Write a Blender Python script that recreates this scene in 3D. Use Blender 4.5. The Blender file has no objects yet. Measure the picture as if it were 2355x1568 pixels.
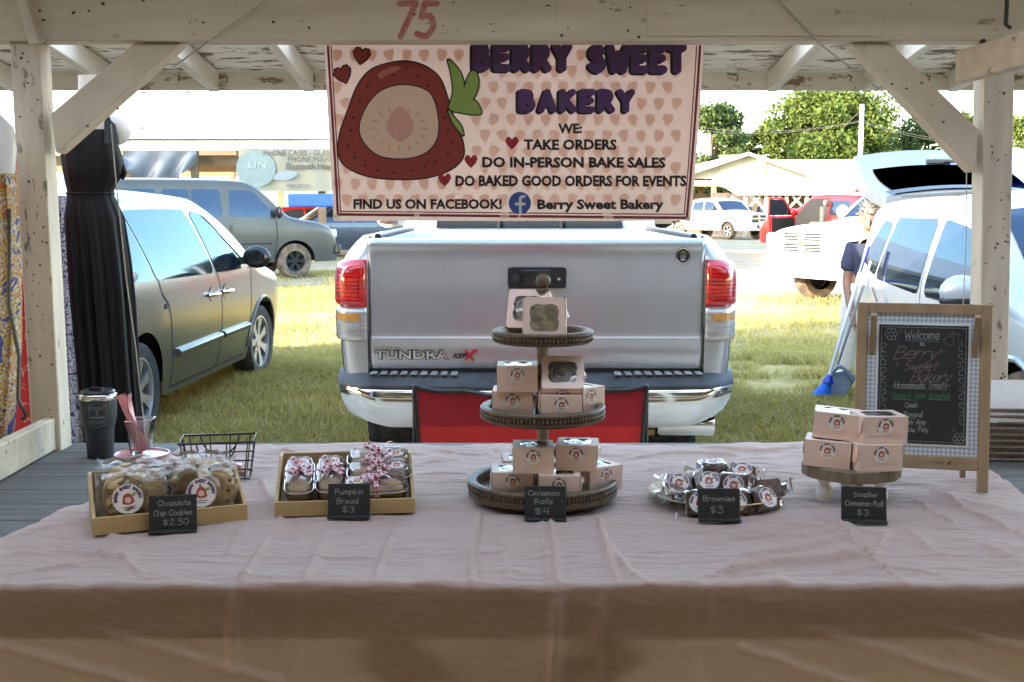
import bpy, bmesh, math, random
import numpy as np
from mathutils import Vector, Matrix, Euler
R = math.radians
random.seed(7)
rng = np.random.default_rng(7)
SC = bpy.context.scene
COL = SC.collection

# ---------------------------------------------------------------- camera, world, sun, exposure
PITCH = R(6.53); EYE = 1.54; FPX = 2700.0
cam_d = bpy.data.cameras.new('camera'); cam = bpy.data.objects.new('camera', cam_d); COL.objects.link(cam)
cam_d.sensor_width = 36; cam_d.lens = 36 * FPX / 2354; cam_d.clip_start = .05; cam_d.clip_end = 2000
cam.location = (0, 0, EYE); cam.rotation_euler = (R(90) - PITCH, 0, 0)
SC.camera = cam
SUN_H = Vector((.80, .60)); SUN_EL = math.atan(.213)          # the way the light travels, and its height
wd = bpy.data.worlds.new('World'); SC.world = wd; wd.use_nodes = True
nt = wd.node_tree; nt.nodes.clear()
sky = nt.nodes.new('ShaderNodeTexSky'); sky.sky_type = 'NISHITA'; sky.sun_disc = False
sky.sun_elevation = SUN_EL; sky.sun_rotation = math.atan2(-SUN_H.x, -SUN_H.y) % (2 * math.pi)
sky.air_density = 1.0; sky.dust_density = 1.0; sky.ozone_density = 1.3
bg = nt.nodes.new('ShaderNodeBackground'); bg.inputs[1].default_value = .15
ow = nt.nodes.new('ShaderNodeOutputWorld')
nt.links.new(sky.outputs[0], bg.inputs[0]); nt.links.new(bg.outputs[0], ow.inputs[0])
sd = bpy.data.lights.new('sun', 'SUN'); sd.energy = 2.0; sd.angle = R(.55); sd.color = (1, .86, .66)
sun = bpy.data.objects.new('sun', sd); COL.objects.link(sun)
sun.rotation_euler = Vector((SUN_H.x, SUN_H.y, -.213)).to_track_quat('-Z', 'Y').to_euler()
SC.view_settings.view_transform = 'Standard'; SC.view_settings.look = 'None'
SC.view_settings.exposure = 3.85; SC.view_settings.gamma = 1
SC.render.engine = 'CYCLES'
SC.cycles.use_denoising = True
SC.cycles.max_bounces = 9; SC.cycles.diffuse_bounces = 5; SC.cycles.transparent_max_bounces = 24
SC.cycles.caustics_reflective = False; SC.cycles.caustics_refractive = False
SC.cycles.sample_clamp_indirect = 6
# ---------------------------------------------------------------- helpers
def at(px, py, Y=None, Z=None):
    """point of the place seen at that spot of the 2354 px wide photograph, at world depth Y or height Z"""
    u = (px - 1177) / FPX; w = (784 - py) / FPX
    d = Vector((u, math.cos(PITCH) + w * math.sin(PITCH), -math.sin(PITCH) + w * math.cos(PITCH)))
    t = Y / d.y if Y is not None else (Z - EYE) / d.z
    return Vector((d.x * t, d.y * t, EYE + d.z * t))

def tag(o, label=None, cat=None, group=None, kind=None):
    if label: o['label'] = label
    if cat: o['category'] = cat
    if group: o['group'] = group
    if kind: o['kind'] = kind
    return o
def empty(name, loc=(0, 0, 0), rz=0, label=None, cat=None, group=None, kind=None):
    o = bpy.data.objects.new(name, None); COL.objects.link(o)
    o.location = loc; o.rotation_euler = (0, 0, rz); o.empty_display_size = .05
    return tag(o, label, cat, group, kind)
def copy_tree(o, parent=None):
    c = o.copy(); COL.objects.link(c)
    if parent: c.parent = parent
    for ch in list(o.children): copy_tree(ch, c)
    return c
def link_mesh(name, me, mats, parent=None, smooth=None):
    for m in (mats if isinstance(mats, (list, tuple)) else [mats]): me.materials.append(m)
    if smooth is not None:
        me.shade_smooth()
        if smooth < 179: me.set_sharp_from_angle(angle=R(smooth))
    o = bpy.data.objects.new(name, me); COL.objects.link(o)
    if parent: o.parent = parent
    return o
def np_mesh(name, V, F, mats, parent=None, smooth=None, mi=None):
    """V (n,3) array, F (m,k) array of equal-sided faces"""
    V = np.asarray(V, np.float32); F = np.asarray(F, np.int32)
    me = bpy.data.meshes.new(name); k = F.shape[1]
    me.vertices.add(len(V)); me.vertices.foreach_set('co', V.ravel())
    me.loops.add(F.size); me.loops.foreach_set('vertex_index', F.ravel())
    me.polygons.add(len(F)); me.polygons.foreach_set('loop_start', np.arange(0, F.size, k, dtype=np.int32))
    if mi is not None: me.polygons.foreach_set('material_index', np.asarray(mi, np.int32))
    me.update(calc_edges=True); me.validate()
    return link_mesh(name, me, mats, parent, smooth)

class MB:
    def __init__(s): s.v = []; s.f = []; s.m = []; s.T = Matrix.Identity(4); s.mi = 0
    def add(s, vs, fs):
        b = len(s.v); T = s.T
        s.v += [T @ Vector(v) for v in vs]
        for f in fs: s.f.append([b + i for i in f]); s.m.append(s.mi)
        return s
    def box(s, c, d, rot=None):
        c = Vector(c); h = Vector(d) / 2
        M = (rot if isinstance(rot, Matrix) else Euler(rot).to_matrix()) if rot is not None else Matrix.Identity(3)
        vs = [c + M @ Vector((x * h.x, y * h.y, z * h.z)) for x in (-1, 1) for y in (-1, 1) for z in (-1, 1)]
        return s.add(vs, [(0, 1, 3, 2), (4, 6, 7, 5), (0, 4, 5, 1), (2, 3, 7, 6), (0, 2, 6, 4), (1, 5, 7, 3)])
    def bar(s, p0, p1, w, h, up=(0, 0, 1)):
        p0 = Vector(p0); p1 = Vector(p1); d = (p1 - p0); L = d.length; d.normalize()
        sd = d.cross(Vector(up)).normalized(); u = sd.cross(d)
        M = Matrix((sd, d, u)).transposed()
        return s.box((p0 + p1) / 2, (w, L, h), M)
    def tube(s, pts, r, n=8, cap=True, closed=False):
        pts = [Vector(p) for p in pts]; k = len(pts)
        rs = r if isinstance(r, (list, tuple)) else [r] * k
        vs = []; prev = None
        for i, p in enumerate(pts):
            if closed: d = pts[(i + 1) % k] - pts[i - 1]
            else: d = pts[min(i + 1, k - 1)] - pts[max(i - 1, 0)]
            d.normalize()
            if prev is None:
                a = d.orthogonal().normalized()
            else:
                a = (prev - d * prev.dot(d))
                a = a.normalized() if a.length > 1e-6 else d.orthogonal().normalized()
            prev = a; b = d.cross(a)
            for j in range(n):
                t = 2 * math.pi * j / n
                vs.append(p + (a * math.cos(t) + b * math.sin(t)) * rs[i])
        fs = []
        for i in range(k if closed else k - 1):
            for j in range(n):
                i2 = (i + 1) % k
                fs.append((i * n + j, i * n + (j + 1) % n, i2 * n + (j + 1) % n, i2 * n + j))
        if cap and not closed:
            fs.append(tuple(range(n))[::-1]); fs.append(tuple((k - 1) * n + j for j in range(n)))
        return s.add(vs, fs)
    def lathe(s, prof, c=(0, 0, 0), n=24, axis='z', sx=1, sy=1, cap=True):
        c = Vector(c); vs = []
        for (r, z) in prof:
            for j in range(n):
                t = 2 * math.pi * j / n
                x, y = r * math.cos(t) * sx, r * math.sin(t) * sy
                vs.append(c + Vector((x, y, z) if axis == 'z' else (x, z, y) if axis == 'y' else (z, x, y)))
        k = len(prof)
        fs = [(i * n + j, i * n + (j + 1) % n, (i + 1) * n + (j + 1) % n, (i + 1) * n + j) for i in range(k - 1) for j in range(n)]
        if cap and prof[0][0] > 1e-6: fs.append(tuple(range(n))[::-1])
        if cap and prof[-1][0] > 1e-6: fs.append(tuple((k - 1) * n + j for j in range(n)))
        return s.add(vs, fs)
    def ball(s, c, r, n=10, m=7, sc=(1, 1, 1)):
        prof = [(max(1e-7, math.sin(math.pi * i / m)) * 1, -math.cos(math.pi * i / m)) for i in range(m + 1)]
        c = Vector(c); vs = []
        for (q, z) in prof:
            for j in range(n):
                t = 2 * math.pi * j / n
                vs.append(c + Vector((q * math.cos(t) * r * sc[0], q * math.sin(t) * r * sc[1], z * r * sc[2])))
        fs = [(i * n + j, i * n + (j + 1) % n, (i + 1) * n + (j + 1) % n, (i + 1) * n + j) for i in range(m) for j in range(n)]
        return s.add(vs, fs)
    def grid(s, fn, nu, nv, wrap=False):
        vs = [fn(i / nu, j / nv) for j in range(nv + 1) for i in range(nu + 1)]
        w = nu + 1
        return s.add(vs, [(j * w + i, j * w + i + 1, (j + 1) * w + i + 1, (j + 1) * w + i) for j in range(nv) for i in range(nu)])
    def prism(s, poly, fn0, fn1):
        """poly of 2-D points; fn0/fn1 turn a point into its lower/upper 3-D point"""
        n = len(poly)
        s.add([fn0(*p) for p in poly] + [fn1(*p) for p in poly],
              [tuple(range(n))[::-1], tuple(range(n, 2 * n))] + [(i, (i + 1) % n, n + (i + 1) % n, n + i) for i in range(n)])
        return s
    def build(s, name, mats, parent=None, smooth=None, bevel=0, seg=1, fix=True):
        me = bpy.data.meshes.new(name)
        me.from_pydata([tuple(v) for v in s.v], [], s.f)
        me.polygons.foreach_set('material_index', s.m)
        if bevel or fix:
            bm = bmesh.new(); bm.from_mesh(me)
            if fix: bmesh.ops.remove_doubles(bm, verts=bm.verts, dist=1e-6); bmesh.ops.recalc_face_normals(bm, faces=bm.faces)
            if bevel:
                es = [e for e in bm.edges if len(e.link_faces) == 2 and e.calc_face_angle(0) > R(35)]
                bmesh.ops.bevel(bm, geom=es, offset=bevel, segments=seg, profile=.5, affect='EDGES', clamp_overlap=True)
            bm.to_mesh(me); bm.free()
        return link_mesh(name, me, mats, parent, smooth)

# ---- flat shapes as filled outlines of a distance field (lettering, prints, glass, patches)
def catmull(pts, n=6):
    P = [np.array(p, float) for p in pts]; out = []
    for i in range(len(P) - 1):
        a = P[max(i - 1, 0)]; b = P[i]; c = P[i + 1]; d = P[min(i + 2, len(P) - 1)]
        for k in range(n):
            t = k / n
            out.append(.5 * ((2 * b) + (c - a) * t + (2 * a - 5 * b + 4 * c - d) * t * t + (3 * b - a - 3 * c + d) * t ** 3))
    out.append(P[-1]); return [tuple(p) for p in out]
def catmull_closed(pts, n=6):
    k = len(pts); ext = [pts[-1]] + list(pts) + [pts[0], pts[1]]
    full = catmull(ext, n); return full[n:n + n * k]
def seg_dist(X, Z, strokes):
    D = np.full(X.shape, 1e9)
    for st in strokes:
        if len(st) == 1: st = [st[0], (st[0][0] + 1e-6, st[0][1])]
        for (x0, z0), (x1, z1) in zip(st[:-1], st[1:]):
            dx, dz = x1 - x0, z1 - z0; L = dx * dx + dz * dz + 1e-15
            t = np.clip(((X - x0) * dx + (Z - z0) * dz) / L, 0, 1)
            D = np.minimum(D, (X - x0 - t * dx) ** 2 + (Z - z0 - t * dz) ** 2)
    return np.sqrt(D)
def poly_sdf(X, Z, poly):
    inside = np.zeros(X.shape, bool); n = len(poly)
    for i in range(n):
        x0, z0 = poly[i]; x1, z1 = poly[(i + 1) % n]
        if z0 != z1:
            c = ((z0 > Z) != (z1 > Z)) & (X < (x1 - x0) * (Z - z0) / (z1 - z0) + x0)
            inside ^= c
    d = seg_dist(X, Z, [list(poly) + [poly[0]]])
    return np.where(inside, -d, d)
def fill(sdf, x0, x1, z0, z1, res):
    """2-D vertices and faces of the area where sdf < 0"""
    nx = max(2, int(math.ceil((x1 - x0) / res))); nz = max(2, int(math.ceil((z1 - z0) / res)))
    xs = np.linspace(x0, x1, nx + 1); zs = np.linspace(z0, z1, nz + 1)
    X, Z = np.meshgrid(xs, zs); S = sdf(X, Z); I = S < 0
    V = []; idx = {}; F = []
    cnt = I[:-1, :-1].astype(int) + I[1:, :-1] + I[:-1, 1:] + I[1:, 1:]
    def node(i, j):
        k = (i, j)
        if k not in idx: idx[k] = len(V); V.append((xs[i], zs[j]))
        return idx[k]
    def cut(a, b):
        k = (min(a, b), max(a, b))
        if k not in idx:
            sa, sb = S[a[1], a[0]], S[b[1], b[0]]; t = min(.98, max(.02, sa / (sa - sb)))
            idx[k] = len(V); V.append((xs[a[0]] + t * (xs[b[0]] - xs[a[0]]), zs[a[1]] + t * (zs[b[1]] - zs[a[1]])))
        return idx[k]
    for j, i in zip(*np.nonzero(cnt)):
        c = [(i, j), (i + 1, j), (i + 1, j + 1), (i, j + 1)]
        f = []
        for q in range(4):
            a, b = c[q], c[(q + 1) % 4]; ia, ib = I[a[1], a[0]], I[b[1], b[0]]
            if ia: f.append(node(*a))
            if ia != ib: f.append(cut(a, b))
        if len(f) > 2: F.append(f)
    return V, F
def fill_poly(poly, res, r=0):
    a = np.array(poly); lo = a.min(0) - r - res; hi = a.max(0) + r + res
    return fill(lambda X, Z: poly_sdf(X, Z, poly) - r, lo[0], hi[0], lo[1], hi[1], res)
def fill_strokes(strokes, w, res):
    a = np.array([p for s in strokes for p in s]); lo = a.min(0) - w; hi = a.max(0) + w
    return fill(lambda X, Z: seg_dist(X, Z, strokes) - w / 2, lo[0], hi[0], lo[1], hi[1], res)

_G = {
'A': (.62, "0,0 .3,1 .6,0;.1,.35 .5,.35"), 'B': (.55, "0,0 0,1;~0,1 .35,.97 .42,.76 .3,.56 .02,.53;~.02,.53 .42,.5 .52,.25 .36,.02 0,0"),
'C': (.62, "~.6,.8 .4,1 .15,.9 0,.5 .15,.1 .4,0 .62,.2"), 'E': (.5, ".5,1 0,1 0,0 .5,0;0,.52 .42,.52"),
'H': (.6, "0,0 0,1;.55,0 .58,1;0,.5 .57,.52"), 'K': (.55, "0,0 0,1;.5,1 0,.45;.14,.57 .54,0"),
'O': (.62, "~.3,1 .06,.82 0,.5 .08,.14 .3,0 .52,.14 .6,.5 .54,.84 .3,1"), 'P': (.5, "0,0 0,1;~0,1 .36,.97 .46,.74 .34,.5 .02,.47"),
'R': (.55, "0,0 0,1;~0,1 .36,.97 .46,.75 .34,.53 .02,.5;.2,.5 .54,0"), 'S': (.52, "~.48,.84 .28,1 .06,.86 .08,.62 .4,.45 .5,.2 .28,0 .02,.15"),
'T': (.56, "0,1 .56,1;.28,1 .28,0"), 'W': (.85, "0,1 .2,0 .42,.7 .64,0 .85,1"), 'Y': (.56, "0,1 .28,.5 .56,1;.28,.5 .28,0"),
'a': (.46, "~.42,.5 .25,.6 .05,.48 0,.25 .12,.02 .3,.08 .42,.35;.42,.6 .43,0"), 'c': (.42, "~.42,.48 .25,.6 .05,.45 0,.25 .12,.03 .3,0 .43,.12"),
'd': (.46, "~.42,.45 .25,.6 .05,.48 0,.25 .12,.02 .3,.08 .42,.3;.42,1 .43,0"), 'e': (.46, "~0,.3 .42,.32 .38,.52 .22,.6 .04,.46 0,.25 .12,.03 .3,0 .44,.1"),
'h': (.44, "0,1 0,0;~0,.35 .2,.6 .38,.5 .4,0"), 'i': (.1, ".05,.6 .05,0;.05,.8 .05,.85"), 'k': (.42, "0,1 0,0;.36,.6 0,.25;.12,.33 .4,0"),
'l': (.1, ".05,1 .05,0"), 'm': (.68, "0,.6 0,0;~0,.35 .15,.6 .3,.5 .32,0;~.32,.35 .48,.6 .62,.5 .64,0"), 'n': (.44, "0,.6 0,0;~0,.35 .2,.6 .38,.5 .4,0"),
'o': (.5, "~.25,.6 .05,.5 0,.3 .08,.06 .25,0 .42,.08 .48,.3 .42,.52 .25,.6"), 'p': (.46, "0,.6 0,-.35;~0,.4 .2,.6 .4,.48 .42,.2 .25,0 .02,.12"),
'r': (.34, "0,.6 0,0;~0,.35 .15,.57 .34,.56"), 's': (.4, "~.36,.5 .2,.6 .04,.5 .08,.36 .3,.27 .36,.13 .2,0 0,.08"),
't': (.36, ".16,.95 .16,.1 .3,0;0,.62 .35,.62"), 'u': (.44, "~0,.6 0,.2 .12,0 .3,.06 .4,.3;.4,.6 .42,0"), 'w': (.62, "0,.6 .15,0 .3,.5 .46,0 .6,.6"),
'y': (.44, "0,.6 .2,.05;~.42,.6 .25,.05 .1,-.3 0,-.32"), '$': (.5, "~.45,.8 .25,.9 .04,.76 .1,.55 .38,.42 .45,.22 .25,.08 .02,.2;.25,1.05 .25,-.08"),
'2': (.5, "~.02,.75 .2,1 .44,.85 .36,.5 0,.02;0,.02 .5,.02"), '3': (.48, "~.02,.88 .25,1 .44,.8 .2,.55;~.2,.55 .46,.35 .4,.06 .2,0 0,.12"),
'4': (.5, ".1,1 .02,.45 .48,.45;.38,1 .36,0"), '5': (.48, ".45,1 .08,1 .05,.6;~.05,.6 .3,.62 .46,.35 .3,.02 0,.08"), '0': (.5, "~.25,1 .04,.8 0,.5 .06,.15 .25,0 .44,.15 .5,.5 .44,.85 .25,1"),
'7': (.5, "0,1 .5,1 .2,0"), '.': (.12, ".05,0 .05,.04"), ':': (.12, ".05,.05 .05,.08;.05,.5 .05,.53"), '-': (.35, ".05,.4 .3,.4"), ' ': (.3, "")}
def stroke_text(txt, h, gap=.16, slant=0, jit=0, center=True):
    out = []; x = 0
    for ch in txt:
        w, s = _G[ch]
        dy = random.uniform(-jit, jit); sc = 1 + random.uniform(-jit, jit)
        for st in filter(None, s.split(';')):
            sm = st[0] == '~'; pts = [tuple(map(float, p.split(','))) for p in st.lstrip('~').split(' ')]
            if sm: pts = catmull(pts, 5)
            out.append([(x + (px * sc + py * slant), py * sc + dy) for px, py in pts])
        x += w + gap
    off = (x - gap) / 2 if center else 0
    return [[((px - off) * h, py * h) for px, py in st] for st in out], (x - gap) * h
_tc = {}
def font_text(txt, size, bold=0, align='CENTER', res=2):
    """filled 2-D lettering in the built-in font: vertices, faces"""
    cu = bpy.data.curves.new('t', 'FONT'); cu.body = txt; cu.size = size; cu.offset = bold; cu.align_x = align; cu.resolution_u = res; cu.fill_mode = 'FRONT'
    o = bpy.data.objects.new('t', cu); COL.objects.link(o)
    me = bpy.data.meshes.new_from_object(o.evaluated_get(bpy.context.evaluated_depsgraph_get()))
    V = [(v.co.x, v.co.y) for v in me.vertices]; F = [list(p.vertices) for p in me.polygons]
    bpy.data.objects.remove(o); bpy.data.curves.remove(cu); bpy.data.meshes.remove(me)
    return V, F
def squash(V, x0, x1, z0=None, z1=None):
    """fit 2-D points into the given span"""
    a = np.array(V); lo, hi = a.min(0), a.max(0)
    x = x0 + (a[:, 0] - lo[0]) / (hi[0] - lo[0]) * (x1 - x0)
    z = a[:, 1] if z0 is None else z0 + (a[:, 1] - lo[1]) / (hi[1] - lo[1]) * (z1 - z0)
    return list(zip(x, z))

# ---- noise for geometry
def vnoise(x, y, seed=0):
    xi = np.floor(x).astype(np.int64); yi = np.floor(y).astype(np.int64); fx = x - xi; fy = y - yi
    def h(a, b):
        n = (a * 374761393 + b * 668265263 + seed * 974711) & 0xffffffff
        n = ((n ^ (n >> 13)) * 1274126177) & 0xffffffff
        return ((n ^ (n >> 16)) & 0xffff) / 65535.0
    u = fx * fx * fx * (fx * (fx * 6 - 15) + 10); v = fy * fy * fy * (fy * (fy * 6 - 15) + 10)
    return (h(xi, yi) * (1 - u) + h(xi + 1, yi) * u) * (1 - v) + (h(xi, yi + 1) * (1 - u) + h(xi + 1, yi + 1) * u) * v - .5
def fbm(x, y, o=4, seed=0):
    s = 0; a = 1
    for k in range(o): s = s + a * vnoise(x * 2 ** k, y * 2 ** k, seed + k); a *= .5
    return s

# ---------------------------------------------------------------- materials
def _n(nt, t, **kw):
    n = nt.nodes.new(t)
    for k, v in kw.items(): setattr(n, k, v)
    return n
def mat(name, c, c2=None, scale=6, rough=.5, metal=0, bump=0, bscale=None, coat=0, spec=.5, stretch=(1, 1, 1), detail=4, lo=.35, hi=.65,
        transl=0, sheen=0, island=None, rvar=.0):
    m = bpy.data.materials.new(name); m.use_nodes = True; nt = m.node_tree; L = nt.links
    p = nt.nodes['Principled BSDF']; out = nt.nodes['Material Output']
    p.inputs['Roughness'].default_value = rough; p.inputs['Metallic'].default_value = metal
    p.inputs['Specular IOR Level'].default_value = spec; p.inputs['Coat Weight'].default_value = coat; p.inputs['Coat Roughness'].default_value = .04
    p.inputs['Sheen Weight'].default_value = sheen
    if c2 is None: c2 = tuple(min(1, x * .86) for x in c)
    tc = _n(nt, 'ShaderNodeTexCoord'); mp = _n(nt, 'ShaderNodeMapping'); mp.inputs['Scale'].default_value = stretch
    L.new(tc.outputs['Object'], mp.inputs[0])
    nz = _n(nt, 'ShaderNodeTexNoise'); nz.inputs['Scale'].default_value = scale; nz.inputs['Detail'].default_value = detail
    L.new(mp.outputs[0], nz.inputs['Vector'])
    rp = _n(nt, 'ShaderNodeValToRGB'); e = rp.color_ramp.elements
    e[0].position = lo; e[0].color = (*c, 1); e[1].position = hi; e[1].color = (*c2, 1)
    L.new(nz.outputs['Fac'], rp.inputs[0]); col = rp.outputs[0]
    if island:
        g = _n(nt, 'ShaderNodeNewGeometry'); r2 = _n(nt, 'ShaderNodeValToRGB'); els = r2.color_ramp.elements
        for i, q in enumerate(island):
            if i < 2: els[i].position = i / (len(island) - 1); els[i].color = (*q, 1)
            else: x = els.new(i / (len(island) - 1)); x.color = (*q, 1)
        for i, q in enumerate(island): els[i].position = i / (len(island) - 1); els[i].color = (*q, 1)
        L.new(g.outputs['Random Per Island'], r2.inputs[0])
        mx = _n(nt, 'ShaderNodeMix', data_type='RGBA'); mx.inputs[0].default_value = .62
        L.new(col, mx.inputs[6]); L.new(r2.outputs[0], mx.inputs[7]); col = mx.outputs[2]
    L.new(col, p.inputs['Base Color'])
    if rvar:
        mr = _n(nt, 'ShaderNodeMapRange'); mr.inputs[3].default_value = max(0, rough - rvar); mr.inputs[4].default_value = min(1, rough + rvar)
        L.new(nz.outputs['Fac'], mr.inputs[0]); L.new(mr.outputs[0], p.inputs['Roughness'])
    if bump:
        b = _n(nt, 'ShaderNodeBump'); b.inputs['Strength'].default_value = min(1, bump); b.inputs['Distance'].default_value = .02 if bump <= 1 else .02 * bump
        n2 = nz
        if bscale:
            n2 = _n(nt, 'ShaderNodeTexNoise'); n2.inputs['Scale'].default_value = bscale; n2.inputs['Detail'].default_value = 5; L.new(mp.outputs[0], n2.inputs['Vector'])
        L.new(n2.outputs['Fac'], b.inputs['Height']); L.new(b.outputs[0], p.inputs['Normal'])
    if transl:
        tr = _n(nt, 'ShaderNodeBsdfTranslucent'); ms = _n(nt, 'ShaderNodeMixShader'); ms.inputs[0].default_value = transl
        L.new(col, tr.inputs[0]); L.new(p.outputs[0], ms.inputs[1]); L.new(tr.outputs[0], ms.inputs[2]); L.new(ms.outputs[0], out.inputs[0])
    return m
def wood_mat(name, c, c2, axis=(1, 1, 1), scale=5, rough=.6, bump=.15, dirt=None, dirt_scale=3, dirt_pos=.6):
    """painted or bare wood with grain stretched along the board, optional worn patches"""
    m = mat(name, c, c2, scale=scale, rough=rough, stretch=axis, detail=8, lo=.3, hi=.7, bump=bump)
    if dirt:
        nt = m.node_tree; L = nt.links; p = nt.nodes['Principled BSDF']
        old = p.inputs['Base Color'].links[0].from_socket
        tc = _n(nt, 'ShaderNodeTexCoord'); mp = _n(nt, 'ShaderNodeMapping'); mp.inputs['Scale'].default_value = tuple(math.sqrt(a) for a in axis)
        nz = _n(nt, 'ShaderNodeTexNoise'); nz.inputs['Scale'].default_value = dirt_scale; nz.inputs['Detail'].default_value = 9; nz.inputs['Roughness'].default_value = .65
        L.new(tc.outputs['Object'], mp.inputs[0]); L.new(mp.outputs[0], nz.inputs['Vector'])
        rp = _n(nt, 'ShaderNodeValToRGB'); e = rp.color_ramp.elements; e[0].position = dirt_pos; e[0].color = (0, 0, 0, 1); e[1].position = dirt_pos + .05; e[1].color = (1, 1, 1, 1)
        L.new(nz.outputs['Fac'], rp.inputs[0])
        mx = _n(nt, 'ShaderNodeMix', data_type='RGBA'); L.new(rp.outputs[0], mx.inputs[0]); L.new(old, mx.inputs[6]); mx.inputs[7].default_value = (*dirt, 1)
        L.new(mx.outputs[2], p.inputs['Base Color'])
    return m
def film_mat(name, tint=(1, 1, 1), gloss=.12, rough=.06, ior=1.45, bump=0, bscale=40, haze=.0):
    """clear thin plastic: see-through with sharp reflections"""
    m = bpy.data.materials.new(name); m.use_nodes = True; nt = m.node_tree; L = nt.links; nt.nodes.clear()
    out = _n(nt, 'ShaderNodeOutputMaterial'); t = _n(nt, 'ShaderNodeBsdfTransparent'); t.inputs[0].default_value = (*tint, 1)
    g = _n(nt, 'ShaderNodeBsdfGlossy'); g.inputs['Roughness'].default_value = rough
    d = _n(nt, 'ShaderNodeBsdfDiffuse'); d.inputs[0].default_value = (.85, .85, .88, 1)
    fr = _n(nt, 'ShaderNodeFresnel'); fr.inputs[0].default_value = ior
    ad = _n(nt, 'ShaderNodeMath', operation='ADD'); ad.inputs[1].default_value = gloss; ad.use_clamp = True
    L.new(fr.outputs[0], ad.inputs[0]); m1 = _n(nt, 'ShaderNodeMixShader'); m2 = _n(nt, 'ShaderNodeMixShader'); m2.inputs[0].default_value = haze
    L.new(t.outputs[0], m2.inputs[1]); L.new(d.outputs[0], m2.inputs[2])
    L.new(ad.outputs[0], m1.inputs[0]); L.new(m2.outputs[0], m1.inputs[1]); L.new(g.outputs[0], m1.inputs[2]); L.new(m1.outputs[0], out.inputs[0])
    if bump:
        tc = _n(nt, 'ShaderNodeTexCoord'); nz = _n(nt, 'ShaderNodeTexNoise'); nz.inputs['Scale'].default_value = bscale; b = _n(nt, 'ShaderNodeBump')
        b.inputs['Strength'].default_value = bump; b.inputs['Distance'].default_value = .01
        L.new(tc.outputs['Object'], nz.inputs['Vector']); L.new(nz.outputs['Fac'], b.inputs['Height']); L.new(b.outputs[0], g.inputs['Normal']); L.new(b.outputs[0], fr.inputs['Normal'])
    return m

M = {}
M['black'] = mat('black_plastic', (.012, .012, .013), rough=.4)
M['rubber'] = mat('tyre_rubber', (.02, .02, .02), (.05, .042, .032), scale=9, rough=.85, bump=.2)
M['dirty_rubber'] = mat('muddy_tyre', (.16, .11, .07), (.05, .04, .03), scale=6, rough=.9, bump=.3)
M['under'] = mat('underbody', (.008, .008, .008), rough=.9)
M['glass'] = mat('car_glass', (.055, .072, .095), (.05, .066, .088), rough=.03, metal=.8)
M['glass'].node_tree.nodes['Principled BSDF'].inputs['Specular Tint'].default_value = (.45, .52, .6, 1)
M['chrome'] = mat('chrome', (.8, .8, .8), (.7, .7, .71), rough=.07, metal=1, scale=3, rvar=.05)
M['alloy'] = mat('alloy', (.5, .5, .5), (.38, .37, .36), rough=.35, metal=.8)
M['white_paint'] = mat('white_car_paint', (.6, .6, .58), (.54, .53, .5), rough=.35, coat=.3)
M['silver'] = mat('silver_car_paint', (.52, .522, .53), (.46, .463, .47), scale=1.5, rough=.26, metal=.6, coat=.9, rvar=.03)
M['pale_silver'] = mat('pale_silver_paint', (.42, .43, .44), (.38, .39, .4), scale=1.5, rough=.32, metal=.3, coat=.5)
M['grey'] = mat('grey_car_paint', (.14, .138, .124), (.12, .118, .106), scale=1.2, rough=.24, metal=.6, coat=.15, spec=.3)
M['van_grey'] = mat('brown_grey_van_paint', (.08, .078, .068), (.066, .064, .057), scale=1.2, rough=.35, metal=.3, coat=.25, spec=.3)
M['red'] = mat('red_car_paint', (.42, .008, .008), (.36, .006, .006), scale=1.5, rough=.3, coat=.4)
M['navy'] = mat('blue_grey_car_paint', (.06, .08, .12), (.05, .065, .1), rough=.25, metal=.5, coat=.8)
M['privacy'] = mat('privacy_glass', (.05, .052, .058), rough=.06, metal=1)
M['privacy'].node_tree.nodes['Principled BSDF'].inputs['Specular Tint'].default_value = (.25, .25, .265, 1)
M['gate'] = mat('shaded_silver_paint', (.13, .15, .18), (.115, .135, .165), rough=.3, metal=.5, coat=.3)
M['lamp'] = mat('headlamp', (.7, .72, .74), (.5, .52, .54), scale=30, rough=.08, metal=.3, coat=1)
M['lamp_red'] = mat('tail_lamp_red', (.75, .012, .012), (.3, .002, .004), scale=25, rough=.1, coat=1, stretch=(.2, .2, 3))
M['lamp_amber'] = mat('indicator_amber', (.6, .28, .08), (.45, .2, .06), scale=30, rough=.12, coat=1)
M['lamp_clear'] = mat('tail_lamp_clear', (.6, .58, .54), (.4, .38, .36), scale=30, rough=.1, metal=.4, coat=1, stretch=(.3, .3, 2))
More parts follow.
